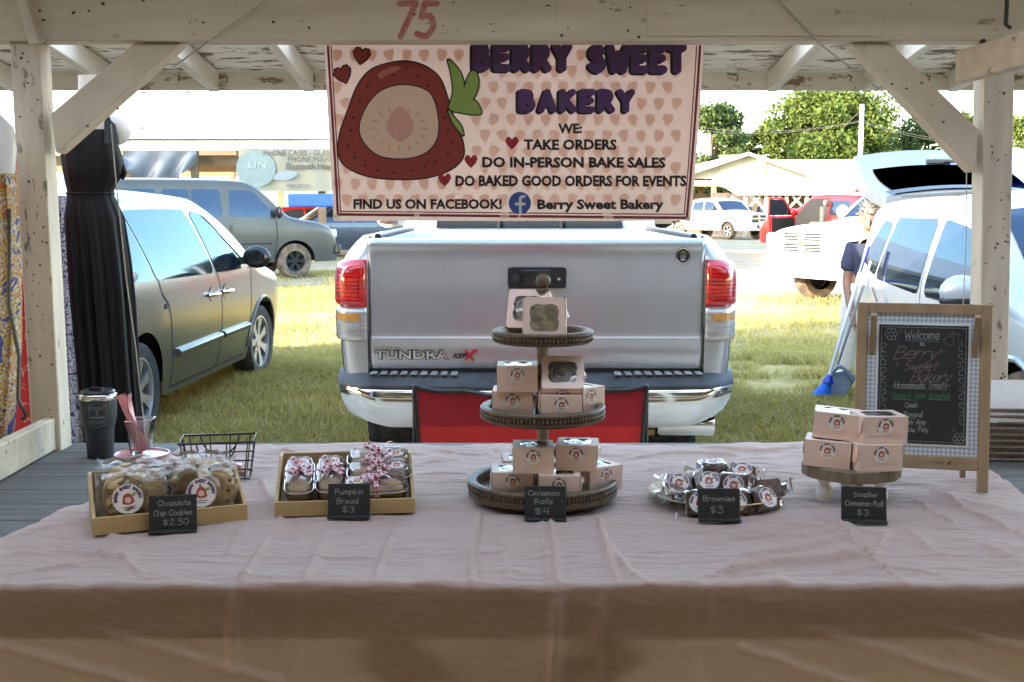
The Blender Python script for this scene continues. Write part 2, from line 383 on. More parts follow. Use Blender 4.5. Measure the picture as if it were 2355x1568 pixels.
# ---------------------------------------------------------------- ground
def ground_mat():
    m = bpy.data.materials.new('grass_and_sand'); m.use_nodes = True; nt = m.node_tree; L = nt.links; p = nt.nodes['Principled BSDF']
    p.inputs['Roughness'].default_value = .95; p.inputs['Specular IOR Level'].default_value = .1
    tc = _n(nt, 'ShaderNodeTexCoord')
    def noise(s, d=6, st=(1, 1, 1)):
        mp = _n(nt, 'ShaderNodeMapping'); mp.inputs['Scale'].default_value = st; L.new(tc.outputs['Object'], mp.inputs[0])
        n = _n(nt, 'ShaderNodeTexNoise'); n.inputs['Scale'].default_value = s; n.inputs['Detail'].default_value = d; L.new(mp.outputs[0], n.inputs['Vector']); return n.outputs['Fac']
    def ramp(f, a, b, ca=(0, 0, 0), cb=(1, 1, 1)):
        r = _n(nt, 'ShaderNodeValToRGB'); e = r.color_ramp.elements; e[0].position = a; e[1].position = b; e[0].color = (*ca, 1); e[1].color = (*cb, 1); L.new(f, r.inputs[0]); return r.outputs[0]
    def mix(f, a, b):
        x = _n(nt, 'ShaderNodeMix', data_type='RGBA'); L.new(f, x.inputs[0]); L.new(a, x.inputs[6]); L.new(b, x.inputs[7]); return x.outputs[2]
    grass = ramp(noise(3.5, 8), .3, .7, (.25, .18, .05), (.46, .34, .13))
    sand = ramp(noise(1.2, 8), .3, .7, (.23, .175, .11), (.34, .27, .18))
    # bare sand where cars drive: a band across the field plus worn patches
    sx = _n(nt, 'ShaderNodeSeparateXYZ'); L.new(tc.outputs['Object'], sx.inputs[0])
    mr = _n(nt, 'ShaderNodeMapRange'); mr.inputs[1].default_value = 10.5; mr.inputs[2].default_value = 17; mr.inputs[3].default_value = -.10; mr.inputs[4].default_value = .16; L.new(sx.outputs[1], mr.inputs[0])
    ad = _n(nt, 'ShaderNodeMath', operation='ADD'); L.new(mr.outputs[0], ad.inputs[0]); L.new(noise(.28, 9, (1, 1.6, 1)), ad.inputs[1])
    f = ramp(ad.outputs[0], .46, .6)
    L.new(mix(f, grass, sand), p.inputs['Base Color'])
    b = _n(nt, 'ShaderNodeBump'); b.inputs['Strength'].default_value = .6; b.inputs['Distance'].default_value = .05; L.new(noise(9, 8), b.inputs['Height']); L.new(b.outputs[0], p.inputs['Normal'])
    return m
mb = MB(); mb.add([(-700, -300, 0), (700, -300, 0), (700, 1200, 0), (-700, 1200, 0)], [(0, 1, 2, 3)])
tag(mb.build('ground', ground_mat()), kind='structure')
def strip(name, pts, w, m, z):
    mb = MB(); n = len(pts)
    vs = []
    for i, (x, y) in enumerate(pts):
        a = w * (1 + .25 * math.sin(i * 1.7)); b = w * (1 + .22 * math.cos(i * 2.3))
        vs += [(x, y - a, z), (x, y + b, z)]
    mb.add(vs, [(2 * i, 2 * i + 2, 2 * i + 3, 2 * i + 1) for i in range(n - 1)])
    return tag(mb.build(name, m), kind='structure')
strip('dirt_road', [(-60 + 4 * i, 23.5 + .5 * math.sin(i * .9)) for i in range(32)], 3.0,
      mat('shaded_dirt', (.17, .14, .105), (.24, .2, .15), scale=.8, rough=.95, detail=9, bump=.3, bscale=6), .004)  # dirt lane, darkened in colour for the shade lying over it
mb = MB(); mb.box((0, 5.5, .006), (14, 3.5, .008)); tag(mb.build('bounce_strip', mat('pale_bounce_sand', (.58, .47, .34), (.48, .38, .27), scale=1.4, rough=.95)), kind='structure')  # pale unseen strip added to bounce light up under the eave
# stall floor behind the counter: bare packed earth and boards
mb = MB(); mb.box((0, -1.75, .012), (46, 7.9, .024)); tag(mb.build('stall_floor', mat('packed_floor', (.24, .16, .09), (.19, .125, .07), scale=1.5, rough=.9)), kind='structure')

def grass(name, boxes, seed, cols, h0=.04, h1=.10):
    r = np.random.default_rng(seed); VV = []; n = 0
    for (x0, x1, y0, y1, cnt) in boxes:
        x = r.uniform(x0, x1, cnt * 3); y = r.uniform(y0, y1, cnt * 3)
        d = fbm(x * .9, y * .9, 3, seed)
        k = d > r.uniform(-.42, .45, cnt * 3); x = x[k][:cnt]; y = y[k][:cnt]; c = len(x)
        h = r.uniform(h0, h1, c) * (1 + .6 * fbm(x * 1.3, y * 1.3, 2, 5)); a = r.uniform(0, 2 * np.pi, c); l = r.uniform(.3, 1.2, c) * h; w = r.uniform(.003, .0075, c)
        b = r.uniform(0, 2 * np.pi, c)
        dx, dy = np.cos(a), np.sin(a); ex, ey = np.cos(b) * w, np.sin(b) * w
        P = np.zeros((c, 5, 3))
        P[:, 0] = np.stack([x - ex, y - ey, 0 * x], 1); P[:, 1] = np.stack([x + ex, y + ey, 0 * x], 1)
        P[:, 2] = np.stack([x + ex * .8 + dx * l * .35, y + ey * .8 + dy * l * .35, h * .65], 1); P[:, 3] = np.stack([x - ex * .8 + dx * l * .35, y - ey * .8 + dy * l * .35, h * .65], 1)
        P[:, 4] = np.stack([x + dx * l, y + dy * l, h], 1)
        VV.append(P.reshape(-1, 3)); n += c
    V = np.concatenate(VV); i = np.arange(n)[:, None] * 5
    F = np.concatenate([np.concatenate([i, i + 1, i + 2], 1), np.concatenate([i, i + 2, i + 3], 1), np.concatenate([i + 3, i + 2, i + 4], 1)])
    m = mat(name + '_blades', (.1, .14, .03), (.2, .21, .06), scale=.7, rough=.75, spec=.2, island=cols, transl=.35)
    return tag(np_mesh(name, V, F, m), kind='stuff')
GC = [(.46, .34, .07), (.58, .43, .1), (.72, .53, .19), (.56, .43, .11), (.78, .58, .3), (.3, .25, .055)]
grass('grass', [(-2.7, -.7, 7.25, 12.6, 36000), (-2.2, 4.2, 10.5, 13.5, 22000), (.8, 3.2, 7.25, 12.6, 46000), (-1.6, 2, 7.25, 8.4, 5000), (-5, 6, 13, 17.5, 26000),
                (-6.5, 0, 17.5, 22, 16000), (-9, -2, 22, 28, 9000), (2, 12, 17.5, 21, 5000)], 3, GC)

# ---------------------------------------------------------------- the market stall we stand in
WOODP = wood_mat('weathered_white_paint', (.69, .59, .45), (.54, .45, .33), (1, 8, 8), 2.2, .7, .15, dirt=(.3, .24, .17), dirt_scale=9, dirt_pos=.62)
WOODV = wood_mat('weathered_white_post_paint', (.71, .62, .49), (.54, .45, .35), (9, 9, 1.2), 2.2, .7, .15, dirt=(.24, .19, .13), dirt_scale=10, dirt_pos=.605)
WOODY = wood_mat('weathered_white_rafter_paint', (.78, .72, .6), (.62, .56, .45), (8, 1.2, 8), 2.2, .75, .15, dirt=(.22, .17, .12), dirt_scale=9, dirt_pos=.66)
DECK = wood_mat('peeling_white_deck_paint', (.88, .82, .70), (.76, .70, .58), (1.2, 9, 9), 2, .8, .3, dirt=(.2, .15, .1), dirt_scale=7, dirt_pos=.535)
FASC = wood_mat('flaking_fascia_paint', (.74, .67, .55), (.58, .51, .4), (1.2, 9, 9), 2, .8, .3, dirt=(.24, .17, .11), dirt_scale=6, dirt_pos=.55)
RUST = mat('rusty_nail', (.03, .022, .017), rough=.8)
PY = 3.62                                                       # line of the posts
stall = empty('market_stall', (0, PY, 0), 0, 'weathered white wooden market stall with rafters, knee braces and the number 75', 'market stall')
def spart(mb, name, m, bev=.003, smooth=None): return mb.build(name, m, stall, smooth, bev)
def L(p): p = Vector(p); return Vector((p.x, p.y - PY, p.z))
BZ = at(1177, 96, Y=PY - .045).z                                  # underside of the header beam
mb = MB(); mb.box((-1.9, -.05, BZ + .15), (7.6, .04, .3)); mb.box((3.87, -.05, BZ + .15), (3.94, .041, .302))
for z, x0, x1 in ((.006, -5.7, 5.8),): mb.box(((x0 + x1) / 2, .012, BZ + z + .02), (x1 - x0, .082, .045))
beam = spart(mb, 'header_beam', WOODP)
# nails, nail holes and two thin patch boards on the beam face
mb = MB()
for k in range(46):
    x = random.uniform(-1.7, 1.7); z = BZ + random.uniform(.01, .19); r = random.choice([.0025, .0035, .005])
    mb.box((x, -.0705, z), (r * random.uniform(1.2, 2.4), .003, r * random.uniform(1, 1.6)), (0, random.uniform(-.6, .6), 0))
for x, z, a in ((.86, .135, .6), (-1.25, .16, 1.2), (.1, .1, 0)): mb.bar((x, -.072, BZ + z), (x + .012 * math.cos(a), -.082, BZ + z + .012 * math.sin(a)), .003, .003)
nl = mb.build('nails', RUST, beam)
mb = MB(); x0 = at(1480, 50, Y=PY).x; x1 = at(2010, 50, Y=PY).x
mb.box(((x0 + x1) / 2, -.0735, BZ + .12), (x1 - x0, .006, .216)); mb.box((at(1278, 50, Y=PY).x, -.0712, BZ + .13), (.004, .003, .2))
mb.build('patch_board', WOODP, beam, None, .002)
# spray-painted stall number
st, w = stroke_text('75', .095, .2, .18); p = L(at(950, 84, Y=PY - .07))
V, F = fill_strokes(st, .018, .0025)
mb = MB(); mb.add([(p.x + a, -.0715, p.z + b) for a, b in V], F)
mb.build('stall_number', mat('faded_red_spray_paint', (.42, .12, .1), (.5, .3, .25), scale=30, rough=.8, lo=.4, hi=.75), beam)
# posts
for (tx0, tx1, bx0, bx1) in ((22, 89, 73, 140), (2265, 2334, 2250, 2314)):
    a0 = at(tx0, 100, Y=PY - .045).x; a1 = at(tx1, 100, Y=PY - .045).x; b0 = at(bx0, 1023, Y=PY - .045).x; b1 = at(bx1, 1023, Y=PY - .045).x
    zt, zb = BZ + .0, .0
    def xx(z, a, b): t = (z - .8) / (BZ - .8); return b + (a - b) * t
    mb = MB(); vs = [(xx(z, *q), y, z) for z in (zb, .8, 1.4, zt) for q, y in (((a0, b0), -.045), ((a1, b1), -.045), ((a1, b1), .045), ((a0, b0), .045))]
    mb.add(vs, [(3, 2, 1, 0), (12, 13, 14, 15)] + [(4 * k + i, 4 * k + (i + 1) % 4, 4 * k + 4 + (i + 1) % 4, 4 * k + 4 + i) for k in range(3) for i in range(4)])
    po = spart(mb, 'post', WOODV)
    mb = MB()
    for k in range(36):
        z = random.uniform(.85, 2.0); mb.box((random.uniform(xx(z, a0, b0) + .008, xx(z, a1, b1) - .008), -.0455, z), (random.choice([.003, .004, .007]), .003, random.choice([.003, .004, .006])), (0, random.uniform(0, 2), 0))
    mb.build('nails', RUST, po)
# knee braces
def plank(pix, y0, y1, name, m):
    P = [L(at(a, b, Y=PY + (y0 + y1) / 2)) for a, b in pix]
    mb = MB(); mb.prism([(q.x, q.z) for q in P], lambda a, b: (a, y0, b), lambda a, b: (a, y1, b)); return spart(mb, name, m)
BRM = wood_mat('weathered_white_brace_paint', (.69, .59, .455), (.54, .45, .335), (3, 8, 3), 2.2, .75, .15, dirt=(.28, .22, .15), dirt_scale=9, dirt_pos=.62)
bl = plank([(128, 264), (140, 355), (424, 104), (318, 104)], -.04, .04, 'knee_brace', BRM)
br = plank([(1948, 104), (2038, 104), (2238, 300), (2230, 398)], -.04, .04, 'knee_brace', BRM)
mb = MB()
for a, b in ((330, 213), (326, 294), (430, 212), (270, 250), (200, 290)): q = L(at(a, b, Y=PY - .045)); mb.box((q.x, -.0405, q.z), (.007, .003, .005))
mb.build('nails', RUST, bl)
mb = MB()
for a, b in ((2052, 193), (2085, 203), (2120, 190), (2170, 280)): q = L(at(a, b, Y=PY - .045)); mb.box((q.x, -.0405, q.z), (.007, .003, .005))
mb.build('nails', RUST, br)
# roof: deck boards, rafters, eave fascia; it goes on over our heads to a rear eave
EY = 5.25; ez = at(1177, 163, Y=EY).z; SL = .118; RIDGE = 0.3
def roofz(y): return ez + (EY - y) * SL if y > RIDGE else ez + (EY - RIDGE) * SL - (RIDGE - y) * SL
mb = MB(); X0, X1 = -24, 24
PA, PBY, PX = 4.64, 3.64, 5.0
PC, PD = 2.80, 2.05
for ya, yb in ((EY, PA), (PBY, PC), (PD, RIDGE), (RIDGE, -4.95)):
    n = max(1, int(abs(ya - yb) / .19))
    for k in range(n):
        y0 = ya + (yb - ya) * k / n; y1 = ya + (yb - ya) * (k + 1) / n; g = .004 if y1 < y0 else 0
        mb.add([(X0, y0 - PY, roofz(y0)), (X1, y0 - PY, roofz(y0)), (X1, y1 - PY + g, roofz(y1)), (X0, y1 - PY + g, roofz(y1))], [(0, 1, 2, 3)])
for xa, xb in ((X0, -PX), (PX, X1)):
    for pa, pb in ((PA, PBY), (PC, PD)): mb.add([(xa, pa - PY, roofz(pa)), (xb, pa - PY, roofz(pa)), (xb, pb - PY, roofz(pb)), (xa, pb - PY, roofz(pb))], [(0, 1, 2, 3)])
spart(mb, 'roof_deck', DECK, 0)
FILLM = mat('translucent_fill_sheet', (.84, .85, .88), (.8, .82, .85), scale=2, rough=.5, transl=.92)  # translucent panels added to the unseen roof to brighten the table
for pa, pb in ((PA, PBY), (PC, PD)): mb = MB(); mb.add([(-PX, pa - PY, roofz(pa) + .03), (PX, pa - PY, roofz(pa) + .03), (PX, pb - PY, roofz(pb) + .03), (-PX, pb - PY, roofz(pb) + .03)], [(0, 1, 2, 3)]); spart(mb, 'added_fill_panel', FILLM, 0)
mb = MB()
def rq(xa, xb, y0, y1): mb.add([(xa, y0 - PY, roofz(y0) + .03), (xb, y0 - PY, roofz(y0) + .03), (xb, y1 - PY, roofz(y1) + .03), (xa, y1 - PY, roofz(y1) + .03)], [(0, 1, 2, 3)])
rq(X0, X1, EY + .05, PA); rq(X0, -PX, PA, PBY); rq(PX, X1, PA, PBY); rq(X0, X1, PBY, PC); rq(X0, -PX, PC, PD); rq(PX, X1, PC, PD); rq(X0, X1, PD, RIDGE); rq(X0, X1, RIDGE, -5)
spart(mb, 'roof_sheet', mat('galvanised_roof', (.55, .56, .57), (.42, .4, .38), scale=.8, rough=.4, metal=.7), 0)
fz = at(1177, 207, Y=EY).z
mb = MB(); mb.box((0, EY - PY, (ez + fz) / 2 - .002), (X1 - X0, .04, ez - fz)); spart(mb, 'eave_fascia', FASC)
mb = MB(); mb.box((0, -4.95 - PY, roofz(-4.95) - .05), (X1 - X0, .04, .1)); spart(mb, 'rear_fascia', WOODP)
rx = [at(p, 205, Y=EY - .03).x for p in (35, 268, 492, 710, 1000, 1260, 1520, 1775, 1992, 2190, 2410)]
for x in rx:
    mb = MB(); mb.bar((x, EY - .022 - PY, ez - .05), (x, RIDGE - PY, roofz(RIDGE) - .055), .042, .088)
    spart(mb, 'rafter', WOODY)
# hooks and bent nails along the fascia
mb = MB()
for px in (190, 265, 410, 520, 720, 1690, 1800, 1950, 2130): q = L(at(px, 172, Y=EY - .03)); mb.tube([(q.x, q.y, q.z), (q.x + .01, q.y - .02, q.z - .012), (q.x + .004, q.y - .012, q.z - .03)], .0025, 5)
spart(mb, 'hooks', RUST, 0)
# left tie board in front of the beam, right tie board with its hook
mb = MB(); a, b = L(at(48, -20, Y=PY - .12)), L(at(85, 100, Y=PY - .09)); mb.bar(a, b, .03, .05, (0, 1, 0)); spart(mb, 'tie_board', WOODV)
P = [at(2212, 150, Y=PY - .11), at(2360, 100, Y=PY - .5)]
mb = MB(); mb.bar(L(P[0]) + Vector((0, 0, -.005)), L(P[1]) + Vector((.06, -.1, .0)), .045, .09); spart(mb, 'tie_board', WOODP)
mb = MB(); q = L(at(2258, 92, Y=PY - .2)); mb.tube([q, q + Vector((.01, -.01, -.03)), q + Vector((0, -.015, -.055)), q + Vector((-.02, -.015, -.065))], [.008, .009, .006, .003], 6)
spart(mb, 'hook', RUST, 0)
mb = MB(); q = L(at(2315, 0, Y=PY - .11)); mb.tube([q, q + Vector((0, 0, -.07)), q + Vector((.015, 0, -.08))], .006, 6); spart(mb, 'cable', M['black'], 0)
# counter of grey boards, its front apron and the braces below
TZ = .795
GREY = wood_mat('bare_grey_boards', (.15, .145, .135), (.085, .082, .075), (1, 14, 14), 3, .8, .3)
ya, yb = 2.292, 3.70; n = 9
for k in range(n):
    mb = MB(); w = (yb - ya) / n; mb.box((0, ya + w * (k + .5) - PY, TZ - .026), (9, w - .004, .04)); spart(mb, 'counter_board', GREY, .002)
mb = MB(); mb.box((0, 2.272 - PY, TZ - .058), (9, .026, .106)); spart(mb, 'counter_apron', GREY)
zb = TZ - .111
for pa, pb in ((865, 1000), (1442, 1215)):
    x0 = at(pa, 1463, Y=2.29).x; x1 = x0 + (.45 if pa < 1100 else -.45)
    mb = MB(); mb.bar((x0, 2.272 - PY, zb - .004), (x1, 2.272 - PY, zb - .45), .02, .105, (1, 0, 1) if pa < 1100 else (-1, 0, 1)); spart(mb, 'counter_brace', GREY)
mb = MB(); mb.box((at(1160, 1500, Y=2.4).x, 2.36 - PY, .33), (.09, .09, .66)); spart(mb, 'counter_leg', GREY)
# rail board on the left end of the counter
a, b = L(at(118, 997, Y=PY - .03)), L(at(0, 1062, Y=3.2)); d = (b - a); d.z = 0; d.normalize()
mb = MB(); mb.bar((a.x, a.y, TZ + .047), (a.x + d.x * 2.2, a.y + d.y * 2.2, TZ + .047), .038, .098); spart(mb, 'rail_board', WOODP)

# loose cords
def cord(pts, r, label, name='cord', m=None):
    mb = MB(); mb.tube(pts, r, 6); o = mb.build(name, m or CORD, None, 60); return tag(o, label, 'cord')
CORD = mat('dusty_white_cord', (.5, .47, .4), (.4, .37, .31), scale=60, rough=.9)
cord([at(612, 0, Y=PY - .09), at(500, 80, Y=PY - .085), at(395, 157, Y=3.68)], .0024, 'thin cord running diagonally over the beam near the red number 75')
cord([at(1785, -5, Y=PY - .09), at(1890, 105, Y=PY - .08), at(2060, 235, Y=3.75), at(2238, 315, Y=3.7)], .0024, 'long cord slanting from the beam to the right post')
cord([at(2222, 395, Y=3.66), at(2221, 560, Y=3.66), at(2214, 700, Y=3.66)], .0016, 'thin pale cord hanging straight beside the right post')
cord([at(255, 285, Y=3.78), at(268, 430, Y=3.78), at(290, 640, Y=3.78), at(312, 800, Y=3.78), at(335, 1010, Y=3.75)], .0024, 'white cord hanging down over the black dress')

# ---------------------------------------------------------------- far pavilions
ROOFW = mat('white_metal_roof', (.78, .77, .73), (.7, .68, .63), scale=.5, rough=.45, stretch=(4, .4, 1))
FARW = mat('white_painted_timber', (.5, .45, .35), (.4, .35, .26), scale=2, rough=.8)
FARB = mat('brown_timber', (.22, .15, .09), (.15, .1, .06), scale=3, rough=.85)
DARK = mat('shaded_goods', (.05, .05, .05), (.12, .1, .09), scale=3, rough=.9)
def post(mb, x, y, z, w=.2): mb.box((x, y, z / 2), (w, w, z))
# left pavilion, its long side towards us
Yp = 34.; ev = at(500, 345, Y=Yp).z; et = at(500, 322, Y=Yp).z; xl = -16.5; xr = -1.0
pv = empty('market_pavilion', (-8, Yp, 0), 0, 'long open pavilion with white metal roof behind the grey vans', 'pavilion')
O = Vector((-8, Yp, 0))
def pp(mb, name, m, par=pv, bev=0): return mb.build(name, m, par, None, bev)
mb = MB(); mb.T = Matrix.Translation(-O)
rz = at(500, 206, Y=Yp + 7).z + .3
mb.add([(xl, Yp - .25, et + .02), (xr, Yp - .25, et + .02), (xr, Yp + 7, rz), (xl, Yp + 7, rz), (xr, Yp + 14.2, et), (xl, Yp + 14.2, et)], [(0, 1, 2, 3), (3, 2, 4, 5)])
mb.add([(xl, Yp - .25, et - .06), (xr, Yp - .25, et - .06), (xr, Yp + 7, rz - .12), (xl, Yp + 7, rz - .12), (xr, Yp + 14.2, et - .1), (xl, Yp + 14.2, et - .1)], [(3, 2, 1, 0), (5, 4, 2, 3)])
pp(mb, 'roof', ROOFW)
mb = MB(); mb.T = Matrix.Translation(-O); mb.box(((xl + xr) / 2, Yp - .2, (ev + et) / 2 - .03), (xr - xl, .1, et - ev)); pp(mb, 'fascia', FARW)
mb = MB(); mb.T = Matrix.Translation(-O)
for k in range(3): mb.box(((xl + xr) / 2, Yp + .5 + k * 6, ev - .28 - .0 * k), (xr - xl, .15, .3))
pp(mb, 'beam', FARB)
for px in (450, 592, 740, 300):
    x = at(px, 450, Y=Yp).x
    for dy in (0, 12.5):
        mb = MB(); mb.T = Matrix.Translation(-O); post(mb, x, Yp + dy, ev); pp(mb, 'post', FARB)
        if px == 450 and dy == 0:
            mb = MB(); mb.T = Matrix.Translation(-O); mb.bar((x - 1.3, Yp, ev - .1), (x, Yp, ev - 1.25), .12, .14, (0, 1, 0)); pp(mb, 'knee_brace', FARB)
for k in range(9):
    x = xl + 1 + k * 1.9; mb = MB(); mb.T = Matrix.Translation(-O); mb.bar((x, Yp + .2, ev - .05), (x, Yp + 6.9, rz - .3), .08, .16); pp(mb, 'rafter', FARW)
# grey tarp slung below its eave
def tarpf(u, v):
    a = at(282 + u * 170, 347, Y=Yp - .45); s = 4 * u * (1 - u)
    d = v * (.25 + .75 * s ** .8 * (1.25 - .6 * u))
    return (a.x, a.y + .15 * math.sin(u * 17 + v * 4) * v, a.z - d)
mb = MB(); mb.grid(tarpf, 26, 8)
tag(mb.build('tarp', mat('grey_tarp', (.09, .10, .12), (.13, .145, .16), scale=2, rough=.35, bump=.5), None, 60), 'sagging grey tarp slung under the far pavilion eave', 'tarp')
# phone goods banner on that pavilion
sg = empty('hanging_banner', at(650, 440, Y=Yp - .5), 0, 'long faded phone accessories banner hanging from the far pavilion', 'banner'); so = sg.location
A = at(548, 342, Y=Yp - .5); B = at(800, 440, Y=Yp - .5)
def sgp(px, py, o=0): q = at(px, py, Y=Yp - .5 - o); return (q.x - so.x, q.y - so.y, q.z - so.z)
mb = MB(); mb.grid(lambda u, v: Vector(sgp(548 + 262 * u, 440 - 98 * v)) + Vector((0, .04 * math.sin(u * 25 + v * 3), 0)), 40, 8)
m = mat('faded_banner', (.34, .31, .21), (.27, .28, .24), scale=.45, rough=.7, transl=.35)
mb.build('sheet', m, sg, 60)
mb = MB(); c = sgp(588, 388, .07); V, F = fill(lambda X, Z: np.sqrt(X ** 2 + (Z * 1.1) ** 2) - .56, -.7, .7, -.7, .7, .06); mb.add([(c[0] + a, c[1], c[2] + b) for a, b in V], F)
mb.build('logo_disc', mat('faded_teal', (.17, .215, .205), rough=.7), sg)
mb = MB()
V, F = fill(lambda X, Z: np.sqrt((X * .38) ** 2 + Z ** 2) - .13, -.5, .5, -.3, .3, .04); c = sgp(655, 404, .07); mb.add([(c[0] + a, c[1], c[2] + b + a * .15) for a, b in V], F)
mb.build('logo_oval', mat('faded_blue', (.2, .23, .24), rough=.7), sg)
INKF = mat('faded_ink', (.05, .045, .035), (.08, .07, .06), scale=4, rough=.8)
def lettering(par, txt, px0, px1, py0, py1, fn, m, bold=.02, name='lettering', off=.08):
    V, F = font_text(txt, 1, bold); V = squash(V, 0, 1, 0, 1)
    mb = MB(); mb.add([fn(px0 + a * (px1 - px0), py1 + b * (py0 - py1), off) for a, b in V], F); return mb.build(name, m, par)
lettering(sg, 'PHONE CASES - GLASS', 606, 764, 345, 358, sgp, INKF, .01)
lettering(sg, 'PHONE POUCHES', 662, 790, 360, 372, sgp, INKF, .01)
lettering(sg, 'Bluetooth Headsets', 658, 792, 375, 389, sgp, INKF, .03)
lettering(sg, 'verizon', 657, 712, 420, 431, sgp, mat('faded_grey_ink', (.14, .14, .13), rough=.8), .01)
lettering(sg, 'LIN', 570, 612, 372, 386, sgp, mat('pale_print', (.28, .33, .3), rough=.8), .01, off=.09)
# blue stall cover further right
mb = MB(); a = at(735, 452, Y=32); mb.box((a.x, 32, a.z - .1), (1.6, .8, .35)); tag(mb.build('stall_cover', mat('blue_tarp', (.02, .1, .5), rough=.5), None, None, .03), 'bright blue stall cover under the far banner', 'tarp')

# right: gabled pavilion, gable end towards us
Yg = 66.; gx = at(1718, 350, Y=Yg).x; gz = at(1718, 351, Y=Yg).z; eL = at(1575, 395, Y=Yg); eR = at(1903, 414, Y=Yg); ez2 = eR.z; hw = eR.x - gx
gb = empty('gabled_pavilion', (gx, Yg, 0), 0, 'white gable-ended pavilion with a pale square on its gable', 'pavilion')
mb = MB(); bk = 30; hl = hw
mb.add([(-hl, -.5, ez2), (0, -.5, gz), (hl, -.5, ez2), (-hl, bk, ez2), (0, bk, gz), (hl, bk, ez2), (-hl, -.5, ez2 - .15), (0, -.5, gz - .15), (hl, -.5, ez2 - .15), (-hl, bk, ez2 - .15), (0, bk, gz - .15), (hl, bk, ez2 - .15)],
       [(0, 1, 4, 3), (1, 2, 5, 4), (6, 9, 10, 7), (7, 10, 11, 8), (0, 6, 7, 1), (1, 7, 8, 2)])
mb.build('roof', ROOFW, gb)
mb = MB(); gy = .1; bot = at(1700, 407, Y=Yg).z
w2 = hw * (gz - .2 - bot) / (gz - ez2)
mb.prism([(-hw * .86, bot), (hw * .80, bot), (hw * .80, ez2 + .0), (0, gz - .2), (-hw * .86, ez2 + .0)], lambda a, b: (a, gy, min(b, gz - .16 - abs(a) * (gz - ez2) / hw)), lambda a, b: (a, gy + .2, min(b, gz - .16 - abs(a) * (gz - ez2) / hw)))
mb.build('gable_wall', mat('cream_boards', (.36, .295, .215), (.3, .24, .17), scale=1, rough=.85), gb)
mb = MB(); a = at(1683, 374, Y=Yg); mb.box((a.x - gx + .6, gy - .03, a.z - .2), (2.6, .04, 1.25)); mb.build('gable_panel', mat('mossy_panel', (.24, .24, .15), (.3, .27, .2), scale=1.2, rough=.9), gb)
for k in range(5):
    for j in (0, 2):
        mb = MB(); post(mb, -hw * .8 + hw * 1.6 * k / 4, .1 + j * 8, bot, .25); mb.build('post', FARB, gb)
mb = MB(); mb.box((0, 0, bot - .35), (hw * 1.75, .2, .3)); mb.box((0, 9, bot - .2), (hw * 1.75, .2, .3)); mb.build('beam', FARW, gb)
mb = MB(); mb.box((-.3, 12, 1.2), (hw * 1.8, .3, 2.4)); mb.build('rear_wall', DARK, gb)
# long white roof behind it
lx0 = at(1790, 380, Y=84).x; lx1 = at(2500, 380, Y=84).x; lz0 = at(1800, 402, Y=84).z; lz1 = at(1800, 367, Y=92).z
lp = empty('long_pavilion', ((lx0 + lx1) / 2, 84, 0), 0, 'very long low pavilion with a white roof below the trees', 'pavilion'); hx = (lx1 - lx0) / 2
mb = MB(); mb.add([(-hx, 0, lz0), (hx, 0, lz0), (hx, 8, lz1), (-hx, 8, lz1), (hx, 16, lz0), (-hx, 16, lz0)], [(0, 1, 2, 3), (3, 2, 4, 5)]); mb.build('roof', ROOFW, lp)
mb = MB(); mb.box((0, .2, lz0 - .25), (2 * hx, .2, .4)); mb.build('fascia', FARW, lp)
for k in range(12): mb = MB(); post(mb, -hx + .3 + k * (2 * hx - .6) / 11, .6, lz0 - .4, .25); mb.build('post', FARW, lp)
# low shed with many braces (stalls) in front of it
Ys = 60.; s0 = at(1688, 445, Y=Ys); s1 = at(2130, 428, Y=Ys + 2)
sh = empty('stall_shed', (s0.x, Ys, 0), math.atan2(1.2, s1.x - s0.x), 'low white stall shed with braced posts behind the red truck', 'market shed')
sl = (s1 - s0).length; zt = at(1750, 430, Y=Ys).z; zb_ = at(1750, 446, Y=Ys).z
mb = MB(); mb.add([(0, -.4, zb_ + .08), (sl, -.4, zb_ + .08), (sl, 4, zt + .6), (0, 4, zt + .6), (0, -.4, zb_ - .06), (sl, -.4, zb_ - .06), (sl, 4, zt + .45), (0, 4, zt + .45)], [(0, 1, 2, 3), (4, 7, 6, 5), (0, 4, 5, 1), (0, 3, 7, 4)])
mb.build('roof', mat('cream_roof_edge', (.46, .39, .27), (.4, .33, .22), scale=1, rough=.7), sh)
for k in range(10):
    x = .6 + k * (sl - 1) / 9; mb = MB(); post(mb, x, 0, zb_ - .05, .15); mb.bar((x - .75, 0, zb_ - .1), (x, 0, zb_ - .85), .1, .12, (0, 1, 0)); mb.bar((x + .75, 0, zb_ - .1), (x, 0, zb_ - .85), .1, .12, (0, 1, 0)); mb.build('post', FARW, sh)
mb = MB(); mb.box((sl / 2, .0, .85), (sl, .12, .14)); mb.build('rail', FARW, sh)
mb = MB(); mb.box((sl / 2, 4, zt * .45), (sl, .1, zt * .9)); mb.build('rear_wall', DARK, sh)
for px, h, c, lb in ((1755, .6, (.1, .12, .2), 'dark folded goods on the shed counter'), (1795, .9, (.75, .72, .68), 'pale clothing hung at the shed front'), (1835, .5, (.4, .4, .42), 'grey crate on the shed rail'), (1880, .8, (.35, .05, .07), 'dark red cloth hung in the shed')):
    q = at(px, 500, Y=Ys + .9); mb = MB()
    mb.grid(lambda u, v: (q.x + (u - .5) * .7 * (1 - .3 * v), Ys + .9 + .1 * math.sin(u * 9), .95 + h * v), 8, 4); mb.grid(lambda u, v: (q.x + (u - .5) * .7 * (1 - .3 * v), Ys + 1.2 + .1 * math.sin(u * 7), .95 + h * v), 8, 4)
    tag(mb.build('market_goods', mat('goods', c, rough=.8)), lb, 'market goods')
